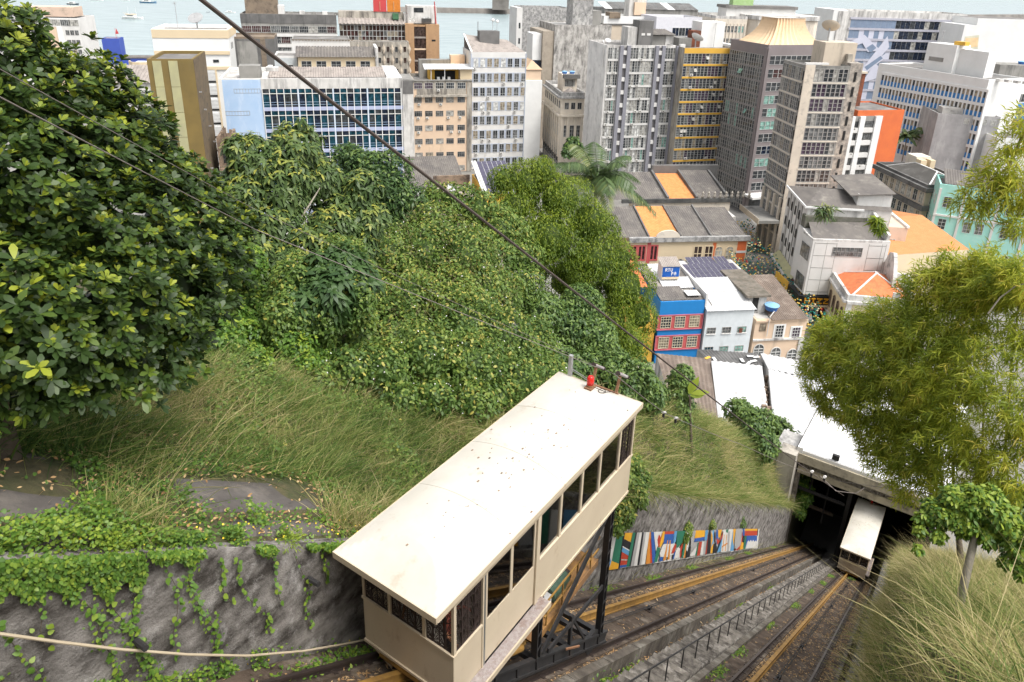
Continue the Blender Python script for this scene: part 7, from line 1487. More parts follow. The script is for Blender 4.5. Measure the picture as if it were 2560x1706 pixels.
def plant(name, label, cat, base, parts, m, trunk=None, group=None, core=None, extra=()):
    """a plant: Empty at the foot, foliage as stuff, trunk and limbs as a part"""
    r = empty(name, base, 0, label, cat, group)
    ps = list(parts) + ([core_mesh(core)] if core else [])
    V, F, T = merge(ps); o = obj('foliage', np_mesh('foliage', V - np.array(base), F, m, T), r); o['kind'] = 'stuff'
    for (V, F, T, mm_, nm) in extra: o = obj(nm, np_mesh(nm, V - np.array(base), F, mm_, T), r); o['kind'] = 'stuff'
    if trunk:
        for nm, pts, r0, r1, bm in trunk: MB().tube([tuple(np.array(p) - np.array(base)) for p in pts], r0, 8, r1=r1).build(nm, bm, r, smooth=True)
    return r
def hill_at(px, py):                                    # distance along a sight line to the hillside
    d = unit(ray(px, py)); k = np.linspace(4, 110, 3000); P = EYE + d * k[:, None]; q = P - EYE; z = rz(q @ E1) + ground_h(q @ E1, q @ E2)
    i = np.argmax(q[:, 2] < z); return float(k[i]) if i else 60.0
def onhill(px, base, dz=0): D = hill_at(*base) + dz; return [(x, y, r, D) for x, y, r in px]
def each(px): return [(x, y, r, hill_at(x, y + r * .75) + .25) for x, y, r in px]
def onwall(px, t=-8.6): 
    D = float(np.linalg.norm(at_plane(px[0][0], px[0][1], W(0, t, 0), E2) - EYE)); return [(x, y, r, D) for x, y, r in px]
def foot(p):                                            # ground under a world point
    s, t = float((p - EYE) @ E1), float((p - EYE) @ E2); return G(s, t)[0]
# 1 the dark broad-leaved tree at the left
fb = sized([(-30, 200, 150, 13), (110, 310, 170, 13.2), (240, 390, 150, 13.5), (345, 470, 125, 13.8), (430, 560, 125, 14.3), (535, 590, 85, 15), (90, 520, 200, 12.8), (250, 610, 190, 13), (400, 720, 135, 13.6), (290, 790, 170, 12.9), (430, 850, 75, 13.6), (120, 790, 200, 12.4), (40, 890, 140, 12.2), (200, 870, 105, 12.5), (170, 250, 40, 13.4), (70, 60, 34, 13.3), (270, 205, 34, 13.7), (392, 355, 34, 14.1), (470, 430, 36, 14.6), (600, 560, 34, 15), (-120, 420, 220, 12.5), (-90, 760, 230, 12), (120, 190, 70, 13.4), (20, 90, 70, 13.3), (210, 215, 55, 13.6), (290, 260, 50, 13.8), (345, 310, 60, 14), (415, 420, 60, 14.3), (500, 700, 90, 14.6), (500, 500, 55, 14.8)])
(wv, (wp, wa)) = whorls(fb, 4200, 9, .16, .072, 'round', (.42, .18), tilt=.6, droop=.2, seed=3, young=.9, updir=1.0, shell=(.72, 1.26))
base = foot(at_dist(-60, 900, 12.6)); tr = [('trunk', [base - np.array([0, 0, .5]), at_dist(-80, 780, 12.8), at_dist(-60, 560, 12.9)], .24, .16, BARK), ('limb', [at_dist(-70, 700, 12.8), at_dist(60, 600, 12.7), at_dist(180, 560, 12.8), at_dist(300, 560, 13.2), at_dist(430, 560, 14)], .12, .03, BARK), ('limb', [at_dist(-60, 560, 12.9), at_dist(60, 420, 13), at_dist(200, 330, 13.4)], .1, .03, BARK), ('limb', [at_dist(-75, 760, 12.8), at_dist(100, 780, 12.5), at_dist(280, 780, 12.9)], .1, .03, BARK)]
figt = plant('broadleaf_tree', 'dark glossy broad leaved tree with pale young shoots filling the left side', 'tree', base, [wv], LF_FIG, tr, core=[(b[0], b[1], b[2], b[3] * .82) for b in fb if not (abs(b[3]) > 9)])
# its nearest leaves, one by one
lm = []
for tv in (.25, .4, .6, .95):
    V, F, k = strips(np.zeros((1, 3)), np.array([[0, 1., 0]]), np.array([[0, 0, 1.]]), 1.0, .46, 'round', .2, down=(0, 0, -1)); lm.append(np_mesh('leaf', V, F, LF_FIG, np.full(len(V), tv)))
dd = np.linalg.norm(wp - EYE, axis=1); px_ok = np.argsort(dd)[:60]
for i in px_ok:
    A = wa[i]; u_ = unit(np.cross(A, [.3, .2, 1.])); v_ = np.cross(A, u_)
    for j in range(5):
        a = 2 * math.pi * j / 5 + i; o_ = u_ * math.cos(a) + v_ * math.sin(a); T = unit(o_ + A * .45); N = unit(A - o_ * .45); Bx = np.cross(T, N); q = wp[i] + A * .06 - base; sc = rnd.uniform(.16, .22)
        o = obj('leaf', lm[(2 if j == 4 else (i + j) % 2) if rnd.random() < .85 else 3], figt); o.matrix_local = Matrix([[Bx[0] * sc, T[0] * sc, N[0] * sc, q[0]], [Bx[1] * sc, T[1] * sc, N[1] * sc, q[1]], [Bx[2] * sc, T[2] * sc, N[2] * sc, q[2]], [0, 0, 0, 1]])
# 2 pale drooping tree in the middle distance
pb = sized([(640, 395, 55, 30), (610, 480, 60, 30), (735, 370, 62, 30.5), (715, 455, 70, 30), (800, 440, 55, 31), (680, 560, 80, 30), (840, 560, 70, 31), (780, 640, 75, 30), (905, 470, 45, 31), (925, 545, 45, 31), (640, 640, 80, 29.5), (596, 370, 32, 30), (560, 560, 45, 30), (880, 620, 60, 31), (720, 690, 80, 29.5), (610, 720, 60, 29)])
wv, _ = whorls(pb, 3000, 7, .36, .13, 'oval', (.3, .15), tilt=-.6, droop=.4, seed=11, young=.55, updir=1.2)
b0 = foot(at_dist(680, 780, 30)); tr = [('trunk', [b0, at_dist(680, 690, 30), at_dist(690, 600, 30)], .16, .12, BARKL)] + [('limb', [at_dist(690, 640, 30), at_dist((690 + x) / 2 + 8, (620 + y) / 2, 29.6), at_dist(x, y, 30)], .07, .02, BARKL) for x, y in ((620, 420), (735, 400), (800, 470), (850, 570), (650, 500))]
plant('drooping_leaf_tree', 'pale green tree with drooping leaf clusters and yellow tops in front of the blue offices', 'tree', b0, [wv], LF_PALE, tr, core=[(b[0], b[1], b[2], b[3] * .55) for b in pb])
# 3 dark round tree right of it
db = sized([(905, 420, 50, 36), (960, 450, 70, 36), (1000, 510, 65, 36), (1030, 560, 50, 36), (940, 560, 80, 36), (870, 395, 40, 36.5), (985, 590, 70, 35.5), (880, 480, 60, 36), (920, 640, 70, 35), (1040, 520, 30, 36)])
b0 = foot(at_dist(950, 720, 36)); tr = [('trunk', [b0, at_dist(950, 600, 36)], .2, .1, BARK)]
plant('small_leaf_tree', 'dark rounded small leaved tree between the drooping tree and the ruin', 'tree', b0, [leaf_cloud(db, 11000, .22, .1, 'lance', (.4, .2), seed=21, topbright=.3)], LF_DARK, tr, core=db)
# 4..8 the overgrown slope: creeper-covered trees and shrubs, each its own plant
def bush(lab, px, n, Ln, Wd, prof, m, tint, seed, name='creeper_shrub', cat='shrub', core=True, topbright=.2, extra=(), hang=.3, rooted=True, shell=(.78, 1.06)):
    bl = sized(px); c = np.mean([b[:3] for b in bl], 0); b0 = foot(c) if rooted else np.array(min(bl, key=lambda b: b[2])[:3]) - np.array([0, 0, .2]); low = min(bl, key=lambda b: b[2])
    tr = [('stem', [b0 - np.array([0, 0, .3]), (b0 + np.array(low[:3])) / 2 + np.array([.2, .1, 0]), np.array(low[:3])], .12, .06, BARK)]
    if not rooted: tr = None
    ex = []
    for (n2, L2, W2, p2, m2, t2, nm) in extra: V, F, T = leaf_cloud(bl, n2, L2, W2, p2, t2, seed=seed + 9, shell=(.95, 1.1)); ex.append((V, F, T, m2, nm))
    return plant(name, lab, cat, b0, [leaf_cloud(bl, n, Ln, Wd, prof, tint, seed=seed, topbright=topbright, hang=hang, shell=shell)], m, tr, core=bl if core else None, extra=ex)
FLW = mat('white_flower', (.75, .74, .7), (.7, .68, .66), .8); FLY = mat('yellow_flower', (.75, .55, .03), (.7, .5, .03), .7)
bush('bright green creeper mound just right of the dark broad leaved tree', each([(545, 730, 60), (610, 700, 65), (640, 770, 75), (570, 800, 60), (680, 720, 60), (520, 860, 45), (505, 780, 45)]) + [(600, 640, 60, 27), (560, 640, 45, 26)], 12000, .13, .085, 'heart', LF_HEART, (.4, .2), 31)
bush('creeper shrub under the drooping tree with large dark whorled leaves on top', [(740, 720, 75, 27), (820, 700, 75, 27.5), (880, 760, 70, 27), (800, 790, 75, 26.5), (720, 800, 70, 26), (900, 690, 50, 28), (860, 640, 50, 28)], 11000, .13, .075, 'oval', LF_VINE, (.45, .2), 32)
wl2 = sized([(800, 690, 50, 26.6), (860, 660, 45, 27), (830, 740, 55, 26), (900, 700, 40, 27), (770, 760, 45, 26)]); wv, _ = whorls(wl2, 260, 8, .42, .15, 'oval', (.25, .12), tilt=.1, droop=.4, seed=35)
plant('dark_whorl_shrub', 'grey green shrub with big whorled leaves poking out of the creepers', 'shrub', foot(at_dist(830, 800, 26.5)), [wv], LF_DARK, [('stem', [foot(at_dist(830, 800, 26.5)), at_dist(830, 700, 26.8)], .08, .03, BARK)], core=[(b[0], b[1], b[2], b[3] * .5) for b in wl2])
bush('rounded green creeper clump low at the foot of the slope, above the grass', each([(730, 880, 62), (790, 860, 55), (690, 840, 50), (640, 910, 45), (770, 930, 45), (820, 910, 35), (560, 850, 50), (600, 830, 45)]), 9000, .12, .08, 'heart', LF_HEART, (.45, .2), 33)
bush('broad vine covered mound with white flowers left of the cabin roof', [(960, 640, 80, 33), (1060, 640, 95, 34), (1150, 650, 90, 34), (1010, 760, 110, 32), (1110, 770, 110, 32.5), (930, 760, 75, 31), (1200, 720, 80, 34), (1080, 570, 60, 35), (980, 850, 90, 30), (900, 860, 70, 29)], 24000, .15, .08, 'oval', LF_VINE, (.5, .22), 41, 'vine_mound', extra=[(200, .055, .05, 'heart', FLW, (.5, .1), 'flowers'), (3500, .2, .02, 'lance', WITHER, (.5, .3), 'dry_stems')])
bush('lower vine mound with scattered white flowers directly behind the cabin roof', each([(1060, 900, 95), (1170, 920, 95), (960, 930, 80), (1290, 960, 70), (1180, 1010, 62), (1080, 1000, 62), (1370, 940, 55), (1000, 1000, 50), (880, 930, 70), (1240, 1000, 55), (1320, 880, 60), (800, 960, 40)]) + [(1250, 860, 90, 31), (1320, 860, 70, 32), (1170, 820, 90, 31)], 22000, .14, .08, 'oval', LF_VINE, (.4, .2), 42, 'vine_mound', extra=[(220, .05, .045, 'heart', FLW, (.5, .1), 'flowers')])
bush('light green shrubby tree left of the tall vine curtain', [(1130, 510, 50, 37), (1190, 530, 60, 37), (1250, 580, 65, 37), (1290, 640, 60, 37), (1160, 590, 60, 36.5), (1220, 640, 60, 36), (1080, 490, 35, 37.5), (1300, 720, 60, 36.5), (1250, 740, 60, 35)], 13000, .17, .08, 'oval', LF_VINE, (.45, .18), 43, 'shrub_tree', 'tree')
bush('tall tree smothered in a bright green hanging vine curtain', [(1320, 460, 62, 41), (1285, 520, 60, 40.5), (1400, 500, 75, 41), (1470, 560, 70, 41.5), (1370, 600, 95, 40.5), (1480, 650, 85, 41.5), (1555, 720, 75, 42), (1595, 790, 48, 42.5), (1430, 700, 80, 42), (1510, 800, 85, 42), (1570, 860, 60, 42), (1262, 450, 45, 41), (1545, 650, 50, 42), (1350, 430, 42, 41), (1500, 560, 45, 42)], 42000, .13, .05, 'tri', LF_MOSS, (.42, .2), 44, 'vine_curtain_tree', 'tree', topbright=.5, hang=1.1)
bush('grey green leafy shrub in the dark hollow of the vine curtain', [(1455, 760, 60, 39), (1420, 830, 60, 38), (1480, 850, 65, 39), (1400, 910, 60, 36.5), (1460, 930, 60, 37), (1345, 780, 60, 37), (1530, 910, 50, 39)], 11000, .2, .09, 'oval', LF_DARK, (.65, .2), 45, 'shrub', 'shrub')
bush('leafy shrub with glossy leaves right behind the cabin corner', onhill([(1590, 950, 50), (1560, 990, 45), (1630, 990, 40), (1540, 930, 40)], (1600, 1035)), 5200, .2, .1, 'oval', LF_DARK, (.7, .2), 46, 'shrub', 'shrub')
bush('small rounded shrub alone beside the brown shed roof', onhill([(1705, 955, 34), (1700, 985, 32), (1712, 930, 22), (1704, 1015, 28), (1703, 1045, 22)], (1705, 1085)), 3000, .17, .1, 'oval', LF_DARK, (.75, .2), 47, 'shrub', 'shrub')
bush('rounded umbrella leaved tree at the edge of the bank, left of two', onhill([(1850, 1030, 34), (1890, 1060, 45), (1905, 1110, 40), (1868, 1095, 36)], (1890, 1165)), 4200, .3, .15, 'oval', LF_DARK, (.75, .2), 48, 'umbrella_tree', 'tree', topbright=.2)
bush('rounded umbrella leaved tree beside the station, right of two', onhill([(1945, 1075, 38), (1965, 1120, 48), (1930, 1140, 40), (1990, 1150, 32), (1975, 1175, 34)], (1965, 1205)), 4600, .3, .15, 'oval', LF_DARK, (.75, .2), 49, 'umbrella_tree', 'tree', topbright=.2)
bush('ivy hanging from the wall end beside the station mouth', onwall([(2003, 1215, 16), (2010, 1245, 18), (2000, 1280, 14), (2020, 1225, 14), (2010, 1190, 14)]), 2600, .22, .15, 'heart', LF_HEART, (.35, .2), 50, 'ivy', 'climbing plant', core=False, rooted=False)
bush('leafy shrubs hanging on the wall behind the cabin end', onwall([(1560, 1195, 38), (1590, 1240, 30), (1555, 1270, 34), (1600, 1200, 26), (1580, 1160, 26), (1545, 1310, 26)], -8.9), 5200, .13, .06, 'oval', LF_VINE, (.5, .2), 51, 'hanging_shrub', rooted=False)
bush('little fern clump growing out of the wall above the mural', onwall([(1714, 1330, 17), (1722, 1315, 10), (1710, 1345, 10)]), 700, .13, .05, 'oval', LF_VINE, (.6, .2), 52, 'wall_fern', core=False, rooted=False)
bush('small green tuft on the wall above the right end of the mural', onwall([(1856, 1310, 9), (1855, 1298, 7)]), 300, .14, .06, 'oval', LF_DARK, (.7, .2), 53, 'wall_fern', core=False, rooted=False)
bush('small green tuft in the middle of the wall above the mural', onwall([(1780, 1310, 10), (1766, 1316, 8)]), 360, .13, .05, 'oval', LF_VINE, (.6, .2), 54, 'wall_fern', core=False, rooted=False)
bush('dark ivy clump growing on the classical building roof corner', [(1432, 358, 16, 205), (1445, 372, 14, 206), (1420, 380, 12, 203)], 900, .9, .5, 'oval', LF_DARK, (.4, .2), 55, 'roof_ivy', core=True, rooted=False)
bush('tuft of small palms sprouting on the mossy wall of the shop building', [(2192, 555, 12, 128), (2200, 570, 9, 128)], 260, 1.2, .3, 'lance', LF_MOSS, (.6, .2), 56, 'roof_plant', core=False, rooted=False)
bush('young palm rooted on the ledge of the white corner block', [(2062, 530, 12, 134), (2075, 522, 9, 134), (2050, 526, 8, 134)], 150, 1.6, .3, 'lance', LF_PALM, (.6, .2), 57, 'roof_plant', core=False, rooted=False)
# banana leaves
bn = empty('banana_plant', foot(at_dist(1750, 1010, 42)), 0, 'ragged banana plant with one yellowed leaf beside the shed roof', 'plant'); bo = np.array(bn.location)
for i, (x0, y0, x1, y1, tv) in enumerate(((1725, 985, 1748, 935, .9), (1728, 985, 1775, 975, 1.0), (1725, 990, 1760, 985, .7), (1722, 985, 1735, 945, .8))):
    a_, c_ = at_dist(x0, y0, 42), at_dist(x1, y1, 42); V, F, k = strips(a_[None], (c_ - a_)[None], unit(EYE - a_)[None] + np.array([[0, 0, .5]]), float(np.linalg.norm(c_ - a_)), .36, 'oval', .15); obj('leaf', np_mesh('leaf', V - bo, F, LF_MOSS, np.full(len(V), tv)), bn)
MB().tube([(0, 0, -.3), tuple(at_dist(1724, 990, 42) - bo)], .1, 8, r1=.05).build('stem', BARK, bn)
# palms
def palm(name, label, crown, base, nf, fl, seed, wd=.05, droop=.5):
    r = empty(name, base, 0, label, 'palm tree'); rr = random.Random(seed); c = np.array(crown) - np.array(base)
    MB().tube([(0, 0, -.5), tuple(c * .5 + np.array([.15, 0, 0])), tuple(c - np.array([0, 0, .8]))], .22, 10, r1=.16).build('trunk', BARKL, r, smooth=True); MB().tube([tuple(c - np.array([0, 0, .85])), tuple(c + np.array([0, 0, .5]))], .16, 10, r1=.08).build('crownshaft', mat('crownshaft_green', (.12, .2, .06)), r, smooth=True)
    for i in range(nf):
        az = 2 * math.pi * i / nf * 1.0 + rr.uniform(-.25, .25) + (i % 3) * .4; el = (.15, .55, 1.0)[i % 3] + rr.uniform(-.15, .2); L_ = fl * rr.uniform(.85, 1.1); d0 = np.array([math.cos(az) * math.cos(el), math.sin(az) * math.cos(el), math.sin(el)]); n = 26
        ts = np.linspace(0, 1, n); sp = c + d0 * (ts * L_)[:, None] + np.array([0, 0, -1.]) * (droop * L_ * ts ** 2.1 * (.7 + .5 * math.cos(el)))[:, None]; tan = unit(np.gradient(sp, axis=0)); side = unit(np.cross(tan, [0, 0, 1.])); parts = []
        for sg in (-1, 1):
            T = unit(tan * .55 + side * sg + np.array([0, 0, -.35])); ln = L_ * .22 * np.sin(np.pi * np.clip(ts * .9 + .1, 0, 1)) ** .6 + .1
            for off in (0, .5):
                P_ = sp + tan * (off * L_ / n); V, F, k = strips(P_, T, np.cross(T, tan) * sg + rng.normal(size=(n, 3)) * .2, ln * rng.uniform(.85, 1.1, n), wd, 'lance', .35); parts.append((V, F, np.repeat(np.clip(rng.normal(.45 if i % 5 else .8, .15, n), 0, 1), k)))
        V, F, T_ = merge(parts); o = obj('frond', np_mesh('frond', V, F, LF_PALM, T_), r); MB().tube([tuple(p) for p in sp[::5]], .035, 5, r1=.012).build('midrib', LF_PALM, o)
    return r
cpalm = at_dist(1492, 446, 60); palm('palm_tree', 'tall palm with long arching fronds behind the vine curtain tree', cpalm, (cpalm[0], cpalm[1], foot(at_dist(1492, 446, 60))[2] if foot(cpalm)[2] < cpalm[2] - 4 else cpalm[2] - 12), 19, 5.4, 4, .1)
c2 = at_dist(2322, 334, 262); palm('palm_tree', 'small distant palm standing in the street behind the orange block', c2, (c2[0], c2[1], 3.9), 13, 7.5, 5, .35); c3 = at_dist(2268, 340, 258); palm('palm_tree', 'second distant palm left of the first, beside the orange block', c3, (c3[0], c3[1], 3.9), 11, 4.5, 6, .35)
# bamboo thicket right
def bamboo(lab, px, n, seed, Ln=.2, dist_tw=.6, tint=(.45, .2), culm=()):
    bl = sized(px); c = np.mean([b[:3] for b in bl], 0); b0 = foot(c); m = n // 7
    P, D = blob_points(bl, m, (.3, 1.16), seed=seed); m = len(P); A = unit(D * .5 + rng.normal(size=(m, 3)) * .5 + np.array([0, 0, -.35]) - E2 * .35); u = unit(np.cross(A, rdir(m))); v = np.cross(A, u); parts = []
    t0 = np.clip(rng.normal(tint[0], tint[1], m) + .2 * lump(P, 1.6, seed), 0, 1)
    for j in range(7):
        a = j * 2.4 + rng.uniform(-.4, .4, m); o_ = u * np.cos(a)[:, None] + v * np.sin(a)[:, None]; T = unit(A * rng.uniform(.4, 1.2, m)[:, None] + o_); N = unit(np.cross(T, np.cross(A, T)) + rng.normal(size=(m, 3)) * .3 + np.array([0, 0, 1.1])); L_ = Ln * rng.uniform(.7, 1.25, m)
        V, F, k = strips(P + A * (dist_tw * .35 * j / 7), T, N, L_, .13 * L_, 'lance', .3); parts.append((V, F, np.repeat(np.clip(t0 + rng.normal(0, .1, m), 0, 1), k)))
    r = plant('bamboo_clump', lab, 'bamboo', b0, parts, LF_BAM, [('culm', [at_dist(*q) for q in cu], .035, .008, mat('bamboo_culm', (.2, .19, .06), (.26, .22, .08), .6)) for cu in culm]); return r
bamboo('arching bamboo reaching left over the station roof', [(2065, 880, 46, 23), (2090, 845, 46, 23), (2150, 835, 56, 22.5), (2235, 815, 62, 22), (2058, 945, 44, 23), (2120, 920, 70, 23), (2200, 905, 90, 22), (2300, 880, 90, 21.5), (2108, 1005, 42, 23), (2180, 1000, 70, 22), (2270, 1000, 85, 21.5), (2205, 1080, 50, 22), (2265, 1110, 60, 21.5), (2192, 1145, 30, 22), (2085, 985, 32, 23), (2040, 905, 30, 23)], 36000, 61, culm=[[(2330, 1250, 21.5), (2300, 1000, 21.6), (2210, 870, 22), (2090, 835, 23)], [(2360, 1250, 21.3), (2330, 1000, 21.5), (2240, 900, 22), (2100, 880, 22.6)], [(2345, 1260, 21.4), (2320, 1050, 21.5), (2200, 960, 22)]])
bamboo('dense bamboo thicket at the right edge behind the dry grass', [(2330, 830, 90, 21), (2330, 930, 100, 21), (2400, 980, 110, 20.5), (2490, 900, 120, 20), (2490, 1060, 120, 20), (2330, 1080, 85, 21), (2420, 1160, 90, 20.5), (2540, 1150, 90, 20), (2300, 1160, 50, 21), (2570, 980, 120, 19.5), (2350, 740, 75, 21), (2440, 780, 95, 20.5), (2540, 780, 100, 20), (2270, 1200, 40, 21.3)], 36000, 62, culm=[[(2380, 1280, 20.5), (2390, 1000, 20.6), (2360, 700, 21)], [(2450, 1300, 20.3), (2460, 1000, 20.4), (2480, 720, 20.5)], [(2500, 1300, 20), (2530, 900, 20), (2560, 640, 20)]])
bamboo('upper feathery bamboo tops in front of the mint building', [(2330, 715, 36, 20.5), (2390, 690, 42, 20.5), (2450, 680, 40, 20), (2500, 710, 50, 19.5), (2560, 700, 50, 19), (2420, 730, 50, 20.2), (2375, 640, 16, 20.5), (2480, 640, 24, 19.6)], 9000, 63, tint=(.55, .2))
bamboo('yellowing bamboo tip hanging in from the upper right edge', [(2475, 445, 26, 15), (2520, 415, 34, 15), (2560, 470, 40, 15), (2540, 350, 26, 15), (2440, 480, 16, 15), (2575, 300, 30, 15), (2500, 500, 22, 15), (2560, 560, 26, 15), (2415, 500, 15, 15), (2455, 530, 16, 15)], 3600, 64, Ln=.17, tint=(.72, .16), culm=[[(2640, 240, 15), (2560, 330, 15), (2520, 420, 15), (2470, 455, 15)]])
bw_c = empty('bare_branch', at_dist(2540, 700, 18), 0, 'bare pale curved twig arching among the bamboo', 'branch'); MB().tube([tuple(at_dist(x, y, 18.6) - np.array(bw_c.location)) for x, y in ((2470, 785), (2500, 745), (2540, 715), (2600, 700))], .018, 6, r1=.012).build('twig', BARKL, bw_c)
# slender tree with creeper head at right
sb = sized([(2395, 1250, 34, 15), (2450, 1260, 42, 15), (2350, 1285, 30, 15), (2500, 1295, 36, 15), (2325, 1262, 16, 15), (2410, 1305, 34, 15), (2535, 1335, 32, 15), (2300, 1325, 14, 15), (2485, 1238, 20, 15), (2555, 1385, 28, 15), (2298, 1372, 10, 15), (2470, 1345, 20, 15), (2590, 1350, 40, 15), (2570, 1430, 24, 15), (2350, 1340, 16, 15), (2425, 1222, 12, 15), (2310, 1290, 16, 15), (2520, 1405, 16, 15)])
b0 = foot(at_dist(2392, 1560, 15.5)); plant('creeper_headed_tree', 'slender pale trunked tree with a bright creeper head on the dry right bank', 'tree', b0, [leaf_cloud(sb, 9000, .08, .045, 'oval', (.5, .22), seed=66, topbright=.6)], LF_HEART, [('trunk', [b0 - np.array([0, 0, .4]), at_dist(2415, 1440, 15.1), at_dist(2440, 1330, 15), at_dist(2446, 1270, 15)], .075, .05, BARKL), ('limb', [at_dist(2440, 1330, 15), at_dist(2380, 1280, 15), at_dist(2330, 1270, 15)], .03, .012, BARKL)], core=[(b[0], b[1], b[2], b[3] * .4) for b in sb])
bush('dark undergrowth between the bamboo thicket and the dry bank', [(2480, 1265, 50, 27), (2560, 1270, 55, 26), (2420, 1270, 40, 28), (2360, 1262, 34, 29), (2520, 1330, 40, 26)], 7000, .2, .06, 'lance', LF_DARK, (.4, .2), 67, 'undergrowth_shrub')
_pd = hill_at(2312, 1318)
pz = empty('fence_post', at_dist(2312, 1318, _pd), 0, 'thin dark metal post beside the creeper headed tree', 'post'); MB().tube([(0, 0, -.3), tuple(at_dist(2318, 1262, _pd) - np.array(pz.location))], .035, 8).build('post', IRON, pz)

# ---- grass
def grass(name, n, s_rng, t_rng, hmin, hmax, wd, tintf, dens, lean=(0, 0, 0), seed=0, droop=.45, edge=None):
    s = rng.uniform(*s_rng, n); t = rng.uniform(*t_rng, n); k = rng.random(n) < dens(s, t); s, t = s[k], t[k]; m = len(s); P = G(s, t, -.04)
    clump = vnoise(s * 1.0, t, 2.2, seed); T = unit(np.stack([rng.normal(0, .85, m), rng.normal(0, .85, m), np.ones(m)], 1) + np.array(lean) + .55 * np.stack([vnoise(s, t, 2.3, seed + 1), vnoise(s, t, 2.3, seed + 2), np.zeros(m)], 1))
    L_ = rng.uniform(hmin, hmax, m) * (1 + .5 * clump) * (1 if edge is None else np.clip((t - edge) / .9 + .3, .3, 1)); N = unit(rng.normal(size=(m, 3)) * np.array([1, 1, .2])); Dn = unit(np.stack([T[:, 0], T[:, 1], -np.abs(T[:, 2]) * .6], 1))
    V, F, k = strips(P, T, N, L_, wd * rng.uniform(.6, 1.4, m), 'blade', 0); 
    ls = np.array(PROF['blade'][0]); V = V.reshape(m, len(ls), 2, 3) + Dn[:, None, None, :] * (droop * rng.uniform(.4, 1.5, m) * L_)[:, None, None, None] * (ls ** 2)[None, :, None, None]
    return V.reshape(-1, 3), F, np.repeat(np.clip(tintf(s, t, m), 0, 1), k)
def put_stuff(name, parts, m, label=None):
    V, F, T = merge(parts); o = obj(name, np_mesh(name, V, F, m, T)); return tag(o, label, 'grass' if 'grass' in name else 'ground cover', kind='stuff')
slabs = [(1.6, 3.5, .75, 1.55), (2.0, 3.7, 1.65, 2.6), (4.9, 7.9, .85, 2.15)]
def noslab(s, t, e=.1):
    u = -8.7 - t; k = np.ones(len(s), bool)
    for a, b_, c_, d_ in slabs: k &= ~((s > a - e + .3) & (s < b_ + e) & (u > c_ - e) & (u < d_ + e * .3))
    return k
tl = lambda s, t, m: rng.normal(.43, .2, m) + .26 * vnoise(s, t, .45, 31) + .12 * vnoise(s, t, 1.6, 32) - .18 * sm(3.2 - s, 0, 1.5) * 0
stalk = lambda s, t, m: rng.normal(.85, .1, m)
put_stuff('grass', [grass('st', 2600, (3.5, 20), (-16.5, -9.4), .7, 1.3, .009, stalk, lambda s, t: noslab(s, t) * .8, seed=70, droop=.35), grass('wd', 7000, (3, 20), (-17, -9.5), .2, .4, .05, lambda s, t, m: rng.normal(.14, .08, m), lambda s, t: noslab(s, t) * (vnoise(s, t, .8, 71) > .1), seed=71, droop=.7), grass('g', 52000, (2.4, 20), (-17.5, -9.6), .35, .85, .016, tl, lambda s, t: noslab(s, t) * (.25 + .75 * sm((-8.7 - t) - .18 * np.abs(s - 6), .8, 2.2)), seed=40),
                    grass('g2', 16000, (9, 22), (-10.8, -8.7), .3, .7, .015, tl, lambda s, t: noslab(s, t) * .9, seed=41)], GRASS, 'tall mixed green and straw grass on the slope left of the cabin')
put_stuff('grass', [grass('st', 2200, (15, 60), (-13, -8.8), .8, 1.5, .014, stalk, lambda s, t: .9 + 0 * s, seed=72, droop=.35), grass('wd', 9000, (15, 60), (-13, -8.8), .25, .5, .07, lambda s, t, m: rng.normal(.16, .08, m), lambda s, t: (vnoise(s, t, .5, 73) > .0) * 1., seed=73, droop=.7), grass('g', 34000, (15, 62), (-13.5, -8.72), .5, 1.0, .026, lambda s, t, m: rng.normal(.47, .17, m) + .25 * vnoise(s, t, .3, 33), lambda s, t: .95 + 0 * s, seed=42, droop=.6), grass('ge', 5200, (14, 62), (-9.0, -8.66), .4, .9, .018, lambda s, t, m: rng.normal(.5, .2, m), lambda s, t: .75 * (vnoise(s, t, .6, 77) > -.3), lean=tuple(E2 * .3), seed=43, droop=.9)], GRASS, 'straw coloured grass bank above the mural wall')
put_stuff('grass', [grass('st', 4200, (6, 40), (.4, 6), .7, 1.5, .01, stalk, lambda s, t: .9 + 0 * s, seed=74, droop=.4, edge=.25), grass('wd', 7000, (6, 40), (.3, 6), .2, .4, .04, lambda s, t, m: rng.normal(.16, .08, m), lambda s, t: (vnoise(s, t, .9, 75) > .2) * 1., seed=75, droop=.7, edge=.25), grass('g', 76000, (6, 34), (.25, 7), .28, .68, .012, lambda s, t, m: rng.normal(.6, .18, m) + .2 * vnoise(s, t, .5, 35), lambda s, t: .9 + 0 * s, lean=tuple(-E2 * .05), seed=44, droop=.6, edge=.25), grass('g', 22000, (30, 66), (.35, 8), .5, 1.0, .03, lambda s, t, m: rng.normal(.6, .17, m) + .2 * vnoise(s, t, .4, 36), lambda s, t: .9 + 0 * s, lean=tuple(-E2 * .12), seed=45, droop=.5, edge=.25), grass('ge', 3000, (7, 30), (.15, .5), .3, .6, .018, lambda s, t, m: rng.normal(.68, .18, m), lambda s, t: .9 + 0 * s, lean=tuple(-E2 * .5), seed=46, droop=.9)], GRASS, 'dry straw grass covering the right bank')
